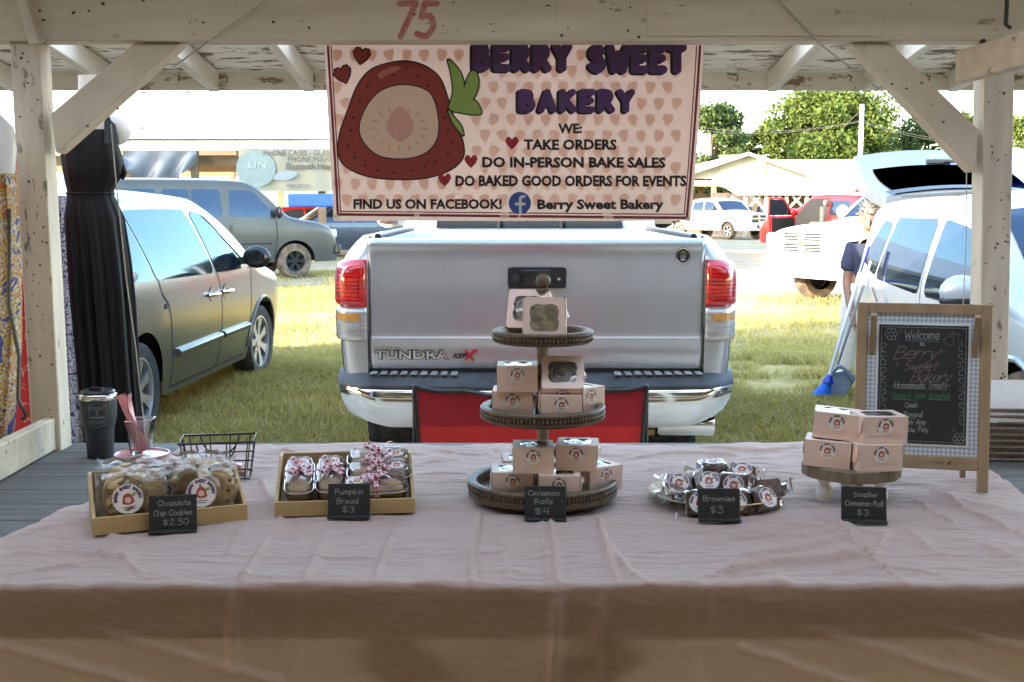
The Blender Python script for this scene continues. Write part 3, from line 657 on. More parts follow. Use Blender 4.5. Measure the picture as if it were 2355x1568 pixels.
# pavilion at the far right with lettering
Yr = 46.; rp_ = empty('corner_pavilion', at(2345, 470, Y=Yr), 0, 'cream pavilion at the right edge lettered PARKING ONLY', 'pavilion'); ro = Vector(rp_.location)
rp_.location.z = 0; ro.z = 0
def rpp(px, py, o=0): q = at(px, py, Y=Yr - o); return tuple(q - ro)
mb = MB(); a = rpp(2290, 388); b = rpp(2480, 400); mb.box(((a[0] + b[0]) / 2, 0, (a[2] + b[2]) / 2), (b[0] - a[0], .2, a[2] - b[2])); mb.build('sign_board', FARW, rp_)
mb = MB(); a = rpp(2285, 386); b = rpp(2490, 370); mb.add([(a[0], -.3, a[2]), (b[0], -.3, a[2]), (b[0], 6, b[2] + .8), (a[0], 6, b[2] + .8)], [(0, 1, 2, 3)]); mb.build('roof', ROOFW, rp_)
mb = MB(); a = rpp(2290, 402); mb.box(((a[0] + 1.8), .2, a[2] - .25), (4, .1, .5)); mb.build('fascia', mat('cream_fascia', (.7, .6, .42), rough=.8), rp_)
lettering(rp_, 'PARKING ONLY', 2262, 2354, 391, 398, rpp, INKF, .01, off=.12)
lettering(rp_, '2', 2333, 2346, 400, 412, rpp, mat('red_letter', (.6, .06, .04), rough=.7), .04, off=.2)
for px in (2300, 2350, 2420):
    a = rpp(px, 420); mb = MB(); post(mb, a[0], .2, a[2], .2); mb.bar((a[0] - .7, .2, a[2] + .1), (a[0], .2, a[2] - .9), .1, .1, (0, 1, 0)); mb.build('post', FARW, rp_)

# ---------------------------------------------------------------- trees, pole, wires
BARK = mat('bark', (.1, .075, .05), (.06, .045, .03), scale=4, rough=.95)
def tree(x, y, h, w, label, cols, seed, n=9000, leaf=.34, base=.25, name='broadleaf_tree', group=None, lobes=26):
    r = np.random.default_rng(seed); t = empty(name, (x, y, 0), 0, label, 'tree', group)
    mb = MB(); mb.tube([(0, 0, 0), (.1, 0, h * .2), (-.05, .1, h * .45), (0, 0, h * .75)], [h * .035, h * .028, h * .02, h * .006], 8)
    C = []
    for k in range(lobes):
        a = r.uniform(0, 2 * np.pi); v = r.uniform(0, 1); rad = w * .5 * math.sqrt(r.uniform(.05, 1)) * (1 - .75 * max(0, v - .35) ** 1.3) * (.7 + .3 * min(1, v * 4))
        C.append((math.cos(a) * rad, math.sin(a) * rad, h * (base + (1 - base) * v * .93), w * r.uniform(.09, .17) * (1 if lobes > 40 else 1.35)))
        if k % 3 == 0: c = C[-1]; mb.tube([(0, 0, h * (.2 + .3 * v)), (c[0] * .5, c[1] * .5, (h * (.25 + .3 * v) + c[2]) / 2), c[:3]], [h * .012, h * .008, h * .002], 5)
    mb.build('trunk', BARK, t, 60)
    Pn = []
    for c in C:
        k = n // lobes; d = r.normal(size=(k, 3)); d /= np.linalg.norm(d, axis=1)[:, None]; q = r.uniform(.35, 1.12, (k, 1)) ** .6
        p = np.array(c[:3]) + d * q * c[3] * np.array([1.15, 1.15, .85]); Pn.append(p)
    P = np.concatenate(Pn); k = len(P); s = r.uniform(.5, 1.1, (k, 1)) * leaf
    nrm = r.normal(size=(k, 3)) + np.array([0, 0, .6]); nrm /= np.linalg.norm(nrm, axis=1)[:, None]
    a = np.cross(nrm, r.normal(size=(k, 3))); a /= np.linalg.norm(a, axis=1)[:, None]; b = np.cross(nrm, a)
    V = np.stack([P - a * s, P - b * s * .55, P + a * s, P + b * s * .55], 1).reshape(-1, 3)
    F = np.arange(4 * k).reshape(-1, 4)
    m = mat('foliage', cols[0], cols[-1], scale=.35, rough=.7, spec=.25, island=cols, transl=.3)
    np_mesh('crown', V, F, m, t); return t
GA = [(.04, .07, .012), (.07, .1, .018), (.1, .125, .025), (.055, .085, .014)]
GB = [(.035, .06, .018), (.055, .085, .02), (.08, .115, .03), (.045, .07, .02)]
def tpx(px, top, Y, wpx, **k):
    q = at(px, top, Y=Y); return (q.x, Y, q.z, wpx * Y / FPX)
for (px, top, Y, wp, lb, cols, sd_, n, lobes) in (
    (1905, 203, 108, 330, 'big bright green tree right behind the white pole', GA, 11, 60000, 70),
    (1640, 238, 100, 150, 'dark green loose tree just right of the hanging banner', GB, 12, 14000, 26),
    (1745, 300, 112, 110, 'small olive tree between the loose tree and the big bright tree', GB, 13, 9000, 20),
    (2110, 285, 116, 200, 'dark evergreen tree right of the white pole', GB, 14, 16000, 30),
    (2245, 262, 112, 150, 'grey green tree behind the right knee brace', GB, 15, 12000, 24),
    (2375, 236, 104, 170, 'light green tree at the right edge beyond the post', GA, 16, 14000, 24)):
    tree(*tpx(px, top, Y, wp), lb, cols, sd_, n, .24, .10, group='trees beyond the pavilions', lobes=lobes)
# hedge line that closes the horizon below the crowns
r = np.random.default_rng(4); k = 16000; X = r.uniform(14, 66, k); Z = r.uniform(0, 1, k) ** .8 * (5.2 + 1.6 * np.sin(X * .5) + 1.2 * np.sin(X * 1.3 + 1)); Yv = r.uniform(118, 124, k)
P = np.stack([X, Yv, Z], 1); s = r.uniform(.3, .6, (k, 1)); nn = r.normal(size=(k, 3)); nn /= np.linalg.norm(nn, axis=1)[:, None]; a = np.cross(nn, r.normal(size=(k, 3))); a /= np.linalg.norm(a, axis=1)[:, None]; b = np.cross(nn, a)
tag(np_mesh('woodland', np.stack([P - a * s, P - b * s * .6, P + a * s, P + b * s * .6], 1).reshape(-1, 3), np.arange(4 * k).reshape(-1, 4), mat('woodland_foliage', GB[0], GB[2], scale=.3, rough=.8, island=GB, transl=.2)), kind='stuff')
q = at(1982, 240, Y=74); mb = MB(); mb.tube([(q.x, 74, 0), (q.x, 74, q.z)], [.16, .13], 10)
tag(mb.build('utility_pole', mat('white_pole', (.75, .74, .7), rough=.6), None, 60), 'slim white utility pole in front of the big bright tree', 'pole')
mb = MB(); pz = q.z - 1.0
for (xa, za, xb, zb2, ya, yb2) in ((q.x, pz, at(1560, 283, Y=95).x, at(1560, 283, Y=95).z, 74, 95), (q.x, pz, at(2420, 318, Y=70).x, at(2420, 318, Y=70).z, 74, 70), (q.x, pz - .1, at(2420, 326, Y=70).x, at(2420, 326, Y=70).z, 74, 70), (q.x, pz - .05, at(1560, 290, Y=95).x, at(1560, 290, Y=95).z, 74, 95)):
    mb.tube([(xa + (xb - xa) * t, ya + (yb2 - ya) * t, za + (zb2 - za) * t - 1.1 * 4 * t * (1 - t) * .6) for t in [i / 12 for i in range(13)]], .010, 5)
mb.tube([(q.x, 74, q.z - .3), (q.x - 1.1, 74, pz - .35)], .02, 5)
tag(mb.build('overhead_wire', mat('wire', (.06, .06, .06), rough=.6)), 'overhead wires sagging from the white pole', 'wire')
# out of the picture to the left: an unseen block added to throw shade over van and drive
mb = MB(); mb.box((-27, 16, 3.8), (9, 16, 7.6)); mb.add([(-32, 7.6, 7.6), (-22, 7.6, 7.6), (-22, 16, 8.0), (-32, 16, 8.0), (-22, 24.4, 7.6), (-32, 24.4, 7.6)], [(0, 1, 2, 3), (3, 2, 4, 5)])
tag(mb.build('added_side_block', FARW), 'unseen white block added on the left to cast shade', 'light block')

mb = MB(); mb.box((-12, -14, 2.3), (90, 4, 4.6)); mb.add([(-57, -16.3, 4.6), (33, -16.3, 4.6), (33, -14, 4.75), (-57, -14, 4.75), (33, -11.7, 4.6), (-57, -11.7, 4.6)], [(0, 1, 2, 3), (3, 2, 4, 5)])
tag(mb.build('added_rear_block', mat('warm_fill_brown', (.42, .26, .15), (.33, .2, .11), scale=1, rough=.9)), 'unseen long brown block added behind the stall against low sun', 'light block')  # unseen block added to stop the low sun, brown for warm fill
# ---------------------------------------------------------------- vehicles
def interp(keys, x):
    if x <= keys[0][0]: return keys[0][1]
    for (a, za), (b, zb) in zip(keys[:-1], keys[1:]):
        if x <= b: return za + (zb - za) * (x - a) / (b - a)
    return keys[-1][1]
class Car:
    """body as one skin of cross-sections; glass, seams and trim are laid on the same surface"""
    def __init__(s, name, label, cat, loc, rz, L, W, top, wheels, wr, paint, z0=.26, belt=1.0, tumble=.3, rc=.16, crown=.05, end=.5, endk=.16, tw=.22, group=None):
        s.root = empty(name, loc, rz, label, cat, group); s.L = L; s.hw = W / 2
        s.top = catmull(top, 5); s.wheels = wheels; s.wr = wr; s.z0 = z0; s.belt = belt; s.tum = tumble; s.rc = rc; s.crown = crown; s.end = end; s.endk = endk; s.paint = paint; s.tw = tw
    def zt(s, x): return interp(s.top, x)
    def plan(s, x):
        d = max(0, abs(x) - (s.L / 2 - s.end)) / s.end
        return 1 - s.endk * min(1, d) ** 2.2
    def w(s, x, z):
        y = s.hw * s.plan(x)
        if z > s.belt: y -= s.tum * (z - s.belt) ** 1.25
        y -= .05 * max(0, (s.belt - .25 - z)) ** 1.5 * 2
        y -= .022 * ((z - .72) / .5) ** 2 if z < s.belt else .022 * ((s.belt - .72) / .5) ** 2
        return y
    def zb(s, x):
        z = s.z0
        for wx in s.wheels:
            r = s.wr * 1.2; d = abs(x - wx)
            if d < r: z = max(z, s.wr + math.sqrt(r * r - d * d) * .98)
        return z
    def section(s, x):
        zt, zb = s.zt(x), s.zb(x); zb = min(zb, zt - .06); rc = min(s.rc, (zt - zb) * .45); P = []
        for i in range(13): z = zb + (zt - rc - zb) * i / 12; P.append((s.w(x, z), z))
        yw = P[-1][0]
        for i in range(1, 5): a = math.pi / 2 * i / 4; P.append((yw - rc + rc * math.cos(a), zt - rc + rc * math.sin(a)))
        ye = P[-1][0]
        for i in range(1, 6): y = ye * (1 - i / 5); P.append((y, zt + s.crown * (1 - (y / ye) ** 2)))
        return P
    def ztop(s, x, y):
        zt, zb = s.zt(x), s.zb(x); rc = min(s.rc, (zt - zb) * .45); ye = max(.05, s.w(x, zt - rc) - rc)
        return zt + s.crown * max(0, 1 - (y / ye) ** 2)
    def body(s, name='body', x0=None, x1=None):
        x0 = -s.L / 2 if x0 is None else x0; x1 = s.L / 2 if x1 is None else x1
        xs = set(np.round(np.linspace(x0, x1, int((x1 - x0) / .07) + 1), 4))
        for wx in s.wheels: xs |= set(np.round(wx + s.wr * 1.2 * np.cos(np.linspace(0, np.pi, 17)), 4))
        for a, _ in s.top: xs.add(round(a, 4))
        xs = sorted(x for x in xs if x0 <= x <= x1); out = [xs[0]]
        for x in xs[1:]:
            if x - out[-1] > .006: out.append(x)
        mb = MB(); vs = []; k = None
        for x in out:
            P = s.section(x); full = [(x, y, z) for y, z in P] + [(x, -y, z) for y, z in P[-2::-1]]; k = len(full); vs += full
        fs = [(i * k + j, i * k + j + 1, (i + 1) * k + j + 1, (i + 1) * k + j) for i in range(len(out) - 1) for j in range(k - 1)]
        fs += [tuple(range(k))[::-1], tuple((len(out) - 1) * k + j for j in range(k))]
        mb.add(vs, fs); mb.mi = 1
        mb.box((0, 0, s.z0 + .12), (s.L * .9, s.hw * 1.5, .2))
        s.bo = mb.build(name, [s.paint, M['under']], s.root, 32); return s.bo
    def side(s, name, poly, m, sd, r=.03, off=.004, res=.05, parent=None):
        V, F = fill_poly(poly, res, r); mb = MB()
        mb.add([(x, sd * (s.w(x, z) + off), z) for x, z in V], F if sd < 0 else [f[::-1] for f in F]); return mb.build(name, m, parent or s.root, 60, fix=False)
    def line(s, name, pts, w, m, sd, off=.003, parent=None, thick=0):
        mb = MB()
        if thick: mb.tube([(x, sd * (s.w(x, z) + off), z) for x, z in pts], w / 2, 6)
        else:
            vs = []
            for i, (x, z) in enumerate(pts):
                a = pts[max(0, i - 1)]; b = pts[min(len(pts) - 1, i + 1)]; d = Vector((b[0] - a[0], b[1] - a[1])).normalized() * w / 2
                for q in ((x - d.y, z + d.x), (x + d.y, z - d.x)): vs.append((q[0], sd * (s.w(*q) + off), q[1]))
            mb.add(vs, [(2 * i, 2 * i + 1, 2 * i + 3, 2 * i + 2) for i in range(len(pts) - 1)])
        return mb.build(name, m, parent or s.root, 60)
    def deck(s, name, x0, x1, fy0, fy1, m, off=.006, nu=10, nv=12, parent=None):
        """patch over the top skin between stations x0 (half width fy0) and x1 (half width fy1)"""
        def fn(u, v):
            x = x0 + (x1 - x0) * v; y = (2 * u - 1) * (fy0 + (fy1 - fy0) * v); e = .02
            dz = (s.zt(x + e) - s.zt(x - e)) / (2 * e); n = Vector((-dz, 0, 1)).normalized()
            return Vector((x, y, s.ztop(x, y))) + n * off
        mb = MB(); mb.grid(fn, nu, nv); return mb.build(name, m, parent or s.root, 60)
    def wheel(s, x, sd, rim='spoke', tyre='rubber', steer=0, n=7, rimr=.66, rimm='alloy'):
        r = s.wr; wy = sd * (s.hw - .02 - s.tw / 2); wt = s.tw
        e = empty('wheel', (x, wy, r), 0); e.parent = s.root; e.rotation_euler = (0, 0, steer + (0 if sd > 0 else math.pi))
        mb = MB(); h = wt / 2; rr = r * rimr
        mb.lathe([(rr, -h * .9), (r * .9, -h), (r * .97, -h * .8), (r, -h * .4), (r, h * .4), (r * .97, h * .8), (r * .9, h), (rr, h * .9), (rr * .97, h * .4)], n=36, axis='y', cap=False)
        mb.build('tyre', M[tyre], e, 40)
        mb = MB(); mb.lathe([(rr * 1.0, h * .86), (rr * .93, h * .86), (rr * .9, h * .5), (rr * .9, -h * .3)], n=32, axis='y', cap=False)
        mb.lathe([(.001, h * .68), (r * .17, h * .68), (r * .2, h * .55), (r * .2, h * .2)], n=18, axis='y', cap=False)
        for k in range(n):
            a = 2 * math.pi * k / n; c, sn = math.cos(a), math.sin(a)
            w0, w1 = r * .075, r * .15 if rim == 'spoke' else r * .19
            vs = []
            for rad, ww, yy in ((r * .15, w0, h * .62), (rr * .55, w0 * 1.1, h * .66), (rr * .96, w1, h * .74)):
                for t in (-ww, ww):
                    for dy in (0, -.03): vs.append((c * rad - sn * t, yy + dy, sn * rad + c * t))
            mb.add(vs, [(0, 2, 6, 4), (4, 6, 10, 8), (1, 5, 7, 3), (5, 9, 11, 7), (0, 4, 5, 1), (4, 8, 9, 5), (2, 3, 7, 6), (6, 7, 11, 10)])
        mb.build('rim', M[rimm], e, 40)
        mb = MB(); mb.lathe([(.001, h * .1), (rr * .9, h * .1), (rr * .9, 0)], n=24, axis='y'); mb.build('brake_disc', M['under'], e)
        return e
    def mirror(s, x, z, sd, m, size=(.12, .22, .16), steer=0):
        mb = MB(); y = sd * (s.w(x, z) + size[1] * .62)
        mb.ball((x, y, z), .5, 12, 8, size); mb.bar((x, sd * (s.w(x, z) - .03), z - .03), (x, y, z - .03), .05, .06)
        e = mb.build('mirror', m, s.root, 60); return e
    def handle(s, x, z, sd, m):
        mb = MB(); y = sd * (s.w(x, z)); mb.tube([(x - .1, y, z), (x - .07, y + sd * .035, z), (x + .07, y + sd * .035, z), (x + .1, y, z)], .016, 8)
        mb.mi = 1
        V, F = fill(lambda X, Z: np.sqrt((X / .085) ** 2 + (Z / .06) ** 2) - 1, -.1, .1, -.07, .07, .02); mb.add([(x + a, y + sd * .004, z + b) for a, b in V], F)
        return mb.build('door_handle', [m, s.paint], s.root, 60)
def lerp_pts(p, n): return catmull(p, n)

# --- grey minivan on the left, seen from its right side
fr = at(605, 875, Y=10.5); 
V1 = Car('minivan', 'dark metallic grey minivan parked beside the black dress', 'car', (-3.26, 9.06, 0), R(87.2), 5.1, 1.92,
    [(-2.55, .62), (-2.53, 1.0), (-2.46, 1.25), (-2.28, 1.52), (-1.9, 1.60), (-1.0, 1.63), (-.1, 1.62), (.3, 1.57), (.8, 1.38), (1.3, 1.12), (1.65, 1.03), (2.15, .95), (2.42, .82), (2.53, .64), (2.55, .45)],
    [-1.47, 1.5], .335, M['grey'], .24, 1.02, .36, .13, .05, .7, .2, .2)
V1.body()
T = lambda x: V1.zt(x) - .13
for sd in (-1, 1):
    V1.side('rear_side_window', [(-2.2, 1.1), (-1.25, 1.07), (-1.42, 1.44), (-1.52, 1.49), (-2.05, 1.46)], M['glass'], sd, .02)
    V1.side('sliding_door_window', [(-1.17, 1.07), (.05, 1.05), (-.15, 1.42), (-.22, 1.51), (-1.38, 1.51)], M['glass'], sd, .02)
    V1.side('front_door_window', [(.15, 1.05), (.85, 1.045), (.38, 1.35), (.15, 1.46), (-.06, 1.50)], M['glass'], sd, .02)
    SEAM = M['under']
    for pts in (lerp_pts([(-1.15, 1.05), (-1.1, .95), (-.98, .85), (-.93, .62), (-.88, .45), (-.9, .3)], 5), lerp_pts([(.14, 1.04), (.22, .9), (.25, .6), (.22, .36), (.14, .28)], 5), lerp_pts([(1.12, 1.04), (1.1, .8), (1.08, .5), (1.0, .3)], 5),
                [(-.9, .285), (1.0, .285)], [(-2.5, 1.035), (1.15, 1.025)]): V1.line('panel_seam', pts, .012, SEAM, sd)
    V1.line('sliding_track', [(-2.3, .86), (-1.03, .865)], .035, SEAM, sd)
    V1.line('side_moulding', [(-.82, .52), (.2, .53)], .06, M['grey'], sd, .008, thick=1); V1.line('side_moulding', [(.27, .53), (1.0, .535)], .06, M['grey'], sd, .008, thick=1)
    V1.line('window_trim', lerp_pts([(-2.2, 1.50), (-1.5, 1.535), (-.3, 1.54), (.2, 1.47), (.6, 1.26), (.98, 1.06)], 5), .022, M['under'], sd, .002)
    V1.handle(.0, .87, sd, M['chrome']); V1.handle(.36, .87, sd, M['chrome'])
    for x in V1.wheels: V1.wheel(x, sd, tyre='rubber', n=7, rimr=.7, steer=R(-4) if x > 0 else 0)
    V1.line('wheel_arch_lip', [(1.5 + .42 * math.cos(a), .335 + .41 * math.sin(a)) for a in np.linspace(0, math.pi, 14)], .03, M['grey'], sd, .0, thick=1)
mi = V1.mirror(.86, 1.12, -1, M['black'], (.13, .24, .19))
mb = MB(); y = -(V1.w(.86, 1.12) + .15); mb.lathe([(.001, 0), (.085, 0)], (0, 0, 0), 16, 'x', .95, .75)
o = mb.build('mirror_glass', M['chrome'], mi); o.location = (.793, y, 1.12)
V1.mirror(.86, 1.12, 1, M['black'], (.13, .24, .19))
V1.deck('windshield', .42, 1.26, .62, .72, M['glass']); V1.deck('hood_seam', 1.62, 1.64, .74, .74, M['under'])
mb = MB(); mb.box((2.3, -.72, .72), (.35, .25, .16)); mb.box((2.3, .72, .72), (.35, .25, .16)); mb.build('headlight', M['lamp'], V1.root, 60, .04, 2)
mb = MB(); mb.box((-2.5, -.82, 1.05), (.1, .12, .5)); mb.box((-2.5, .82, 1.05), (.1, .12, .5)); mb.build('tail_light', M['lamp_red'], V1.root, 60, .03, 2)

# --- brown-grey cargo van behind it
V2 = Car('passenger_van', 'long brownish grey passenger van standing behind the minivan', 'van', (-6.7, 25.0, 0), R(33), 5.7, 2.02,
    [(-2.85, .7), (-2.83, 1.5), (-2.75, 1.98), (-2.5, 2.06), (-1, 2.09), (.5, 2.08), (.95, 2.0), (1.25, 1.78), (1.62, 1.42), (1.85, 1.3), (2.4, 1.2), (2.7, 1.08), (2.83, .8), (2.85, .5)],
    [-1.6, 1.83], .38, M['van_grey'], .36, 1.3, .22, .14, .04, .5, .12, .24)
V2.body()
for sd in (-1, 1):
    for nm, x0, x1 in (('rear_side_window', -2.6, -1.1), ('side_door_window', -.95, -.42), ('side_door_window', -.36, .22)):
        V2.side(nm, [(x0, 1.36), (x1, 1.36), (x1 - .03, 1.86), (x0 + .03, 1.86)], M['glass'], sd, .03)
    V2.side('front_door_window', [(.42, 1.36), (1.42, 1.34), (1.12, 1.62), (.92, 1.85), (.45, 1.86)], M['glass'], sd, .02)
    for pts in ([(-1.02, .4), (-1.02, 1.95)], [(-.39, .45), (-.39, 1.3)], [(.32, .4), (.32, 1.95)], lerp_pts([(1.4, 1.3), (1.42, .9), (1.35, .45)], 4)): V2.line('panel_seam', pts, .016, SEAM, sd)
    for x in (.2, .42): V2.line('door_handle', [(x, 1.0), (x, 1.16)], .045, M['black'], sd, .01, thick=1)
    V2.line('side_moulding', [(-2.6, .78), (1.3, .78)], .05, M['van_grey'], sd, .004, thick=1)
    for x in V2.wheels: V2.wheel(x, sd, tyre='dirty_rubber', n=6, rimr=.58, rimm='under' if x > 0 else 'alloy')
V2.deck('windshield', 1.05, 1.55, .72, .8, M['glass'])
V2.mirror(1.42, 1.42, -1, M['black'], (.12, .26, .26)); V2.mirror(1.42, 1.42, 1, M['black'], (.12, .26, .26))
mb = MB(); mb.box((2.86, 0, .62), (.14, 1.9, .22)); mb.build('front_bumper', M['black'], V2.root, None, .04)
mb = MB(); mb.box((0, 0, 2.2), (.3, .3, .14)); o = mb.build('roof_vent', M['white_paint'], V2.root, None, .02); o.location = (-2.0, .3, -.02)
for y in (-.75, .75): mb = MB(); mb.box((2.75, y, .95), (.2, .3, .2)); mb.build('headlight', M['lamp'], V2.root, None, .04)

# --- blue-grey car and a red one farther back
def small_car(name, label, loc, rz, paint, L=4.5, H=1.5, W=1.8):
    s = H / 1.5
    c = Car(name, label, 'car', loc, rz, L, W, [(-L / 2, .6), (-L / 2 + .04, .95 * s), (-L / 2 + .25, 1.12 * s), (-1.2, 1.42 * s), (-.5, 1.5 * s), (.3, 1.48 * s), (1.1, 1.05 * s), (1.6, .95 * s), (L / 2 - .12, .78), (L / 2, .5)], [-1.35, 1.35], .33, paint, .22, .92 * s, .4, .12, .04, .6, .16)
    c.body()
    for sd in (-1, 1):
        c.side('rear_window', [(-1.25, .97 * s), (-.25, .96 * s), (-.3, 1.36 * s), (-.95, 1.34 * s)], M['glass'], sd, .02); c.side('front_window', [(-.17, .96 * s), (.85, .96 * s), (.3, 1.36 * s), (-.2, 1.37 * s)], M['glass'], sd, .02)
        for x in c.wheels: c.wheel(x, sd, n=6)
        c.mirror(.8, 1.0 * s, sd, paint)
    c.deck('windshield', .4, 1.05, .58, .66, M['glass']); c.deck('rear_glass', -1.7, -1.15, .6, .58, M['glass'])
    for y in (-.65, .65): mb = MB(); mb.box((L / 2 - .14, y, .68), (.22, .34, .14)); mb.build('headlight', M['lamp'], c.root, None, .03)
    return c
a = at(772, 545, Y=36); small_car('parked_car', 'blue grey car half hidden behind the passenger van nose', (a.x, 37, 0), R(-160), M['navy'], 4.6, 1.68)
a = at(704, 470, Y=44); small_car('parked_car', 'dark red car roof peeking over the blue grey car', (a.x, 45, 0), R(10), M['red'], 4.5, 1.55)

# --- pickups
def pickup(name, label, loc, rz, paint, old=False, group=None):
    c = Car(name, label, 'pickup truck', loc, rz, 5.8, 2.0,
        [(-2.9, .6), (-2.89, 1.3), (-2.8, 1.36), (-1.0, 1.37), (-.98, 1.39), (-.96, 1.7), (-.85, 1.86), (-.3, 1.92), (.45, 1.9), (.75, 1.8), (1.3, 1.36), (1.45, 1.3), (2.3, 1.22), (2.72, 1.12), (2.86, .95), (2.9, .5)],
        [-1.85, 1.85], .4, paint, .42, 1.3, .28, .1, .04, .5, .1, .27)
    c.body()
    for sd in (-1, 1):
        c.side('rear_door_window', [(-.8, 1.38), (.0, 1.37), (-.02, 1.76), (-.72, 1.74)], M['glass'], sd, .02); c.side('front_door_window', [(.1, 1.37), (1.1, 1.36), (.65, 1.74), (.1, 1.77)], M['glass'], sd, .02)
        for x in c.wheels: c.wheel(x, sd, tyre='dirty_rubber', n=5, rimr=.62)
        c.mirror(1.05, 1.45, sd, M['black'] if not old else paint, (.14, .26, .24))
        c.line('panel_seam', [(-.95, .5), (-.95, 1.35)], .02, SEAM, sd); c.line('panel_seam', [(.05, .5), (.05, 1.35)], .014, SEAM, sd); c.line('panel_seam', [(1.2, .55), (1.2, 1.3)], .014, SEAM, sd)
    c.deck('windshield', .78, 1.32, .74, .82, M['glass'])
    # front: grille with a cross bar, lamps, bumper, plate
    g = MB(); g.box((2.885, 0, .98), (.1, .98, .40)); go = g.build('grille_frame', paint if old else M['white_paint'], c.root, 60, .05, 3)
    bar = MB()
    for y in (-.235, .235):
        for z in (.885, 1.075): bar.box((2.928, y, z), (.03, .39, .15))
    bar.build('grille_opening', M['under'] if not old else M['black'], go, None, .02)
    fins = MB()
    for k in range(8):
        z = .83 + .30 * k / 7
        if old or k in (2, 5): fins.box((2.945, 0, z), (.012, .9, .009))
    fins.box((2.95, 0, .98), (.025, .07, .4)); fins.box((2.95, 0, .98), (.025, .98, .05)); fins.build('grille_bars', M['white_paint'] if old else M['chrome'], go)
    e = MB(); e.lathe([(.001, 2.985), (.06, 2.98), (.075, 2.96)], (0, 0, .99), 12, 'x'); e.build('emblem', M['chrome'], go, 60)
    for y in (-.74, .74):
        h = MB(); h.box((2.79, y, 1.0), (.2, .4, .24)); h.build('headlight', M['lamp'], c.root, 60, .06, 3)
        f = MB(); f.lathe([(.001, 2.99), (.07, 2.985), (.08, 2.95)], (0, y, .6), 12, 'x'); f.build('fog_light', M['lamp'], c.root, 60)
    b = MB(); b.grid(lambda u, v: (2.99 - .14 * abs(2 * u - 1) ** 3 - .04 * (2 * v - 1) ** 2, (2 * u - 1) * 1.0, .46 + .3 * v), 20, 6)
    b.box((2.86, 0, .61), (.16, 1.9, .28)); b.build('front_bumper', paint if old else M['white_paint'], c.root, 60)
    p = MB(); p.box((3.0, 0, .62), (.02, .32, .16)); p.build('licence_plate', M['black'] if not old else M['lamp'], c.root, None)
    return c
P1 = pickup('pickup_truck', 'white pickup truck facing us near the gabled pavilion', (at(1668, 548, Y=57).x - .3, 57.5, 0), R(-60), M['white_paint'])
q = at(1862, 650, Y=18.9)
P2 = pickup('pickup_truck', 'older white pickup truck nosing in beside the grey haired person', (q.x + 2.35, 19.9, 0), R(-152), M['white_paint'], True)
# --- red sport utility truck with its front door open
q = at(1795, 585, Y=38); 
A1 = Car('sport_utility_truck', 'bright red truck with its front door standing wide open', 'truck', (q.x + 1.754, 37.1, 0), R(123), 5.6, 2.0,
    [(-2.8, .6), (-2.79, 1.2), (-2.7, 1.28), (-2.3, 1.3), (-1.35, 1.75), (-1.2, 1.86), (-.4, 1.92), (.4, 1.9), (.7, 1.8), (1.3, 1.34), (1.5, 1.26), (2.3, 1.16), (2.66, 1.02), (2.78, .8), (2.8, .5)],
    [-1.62, 1.68], .4, M['red'], .36, 1.22, .3, .12, .04, .5, .12, .26)
A1.body()
for sd in (-1, 1):
    A1.side('rear_door_window', [(-1.05, 1.3), (-.25, 1.29), (-.25, 1.72), (-.95, 1.7)], M['glass'], sd, .02)
    A1.side('rear_side_window', [(-1.9, 1.33), (-1.25, 1.31), (-1.15, 1.66), (-1.3, 1.66)], M['glass'], sd, .02)
    for x in A1.wheels: A1.wheel(x, sd, tyre='dirty_rubber', n=5, rimr=.66)
    A1.line('panel_seam', [(-.2, .45), (-.2, 1.8)], .016, SEAM, sd)
    A1.mirror(1.1, 1.38, sd, M['red'], (.13, .24, .2))
A1.deck('windshield', .75, 1.32, .72, .8, M['glass']); A1.deck('roof_cover', -2.1, -1.4, .6, .62, M['black'])
A1.side('cabin_opening', [(-.12, .5), (1.12, .5), (1.1, 1.25), (.62, 1.76), (-.12, 1.79)], M['under'], 1, .02, .006)
mb = MB(); mb.box((.1, .62, .95), (.5, .45, .25)); mb.box((-.12, .62, 1.25), (.16, .45, .6)); mb.box((-.14, .62, 1.65), (.12, .26, .2)); mb.build('seat', DARK, A1.root, 60, .05, 2).location = (0, .34, 0)
dr = empty('open_door', (1.15, .99, 0), R(-85)); dr.parent = A1.root
mb = MB(); mb.prism([(0, .52), (-1.2, .52), (-1.22, 1.25), (0, 1.25)], lambda a, b: (a, 0, b), lambda a, b: (a, .1, b)); mb.mi = 1; mb.prism([(-.06, .56), (-1.14, .56), (-1.16, 1.2), (-.06, 1.2)], lambda a, b: (a, -.03, b), lambda a, b: (a, -.002, b))
mb.mi = 0
for p0, p1 in (((0, .05, 1.25), (-.5, .05, 1.78)), ((-.5, .05, 1.78), (-1.2, .05, 1.8)), ((-1.2, .05, 1.8), (-1.21, .05, 1.25))): mb.bar(p0, p1, .06, .06, (0, 1, 0))
mb.build('door_panel', [M['red'], M['black']], dr, None, .01)
mb = MB(); mb.prism([(-.06, 1.27), (-.5, 1.74), (-1.17, 1.76), (-1.18, 1.27)], lambda a, b: (a, .04, b), lambda a, b: (a, .06, b)); mb.build('door_glass', M['glass'], dr)
mb = MB(); mb.box((2.79, 0, .85), (.1, 1.3, .25)); mb.build('grille', M['black'], A1.root, None, .03)
for y in (-.75, .75): mb = MB(); mb.box((2.66, y, .95), (.22, .36, .2)); mb.build('headlight', M['lamp'], A1.root, None, .04)
mb = MB(); mb.box((-1.25, .5, 2.02), (.5, .5, .12)); mb.build('roof_box', M['red'], A1.root, None, .04)

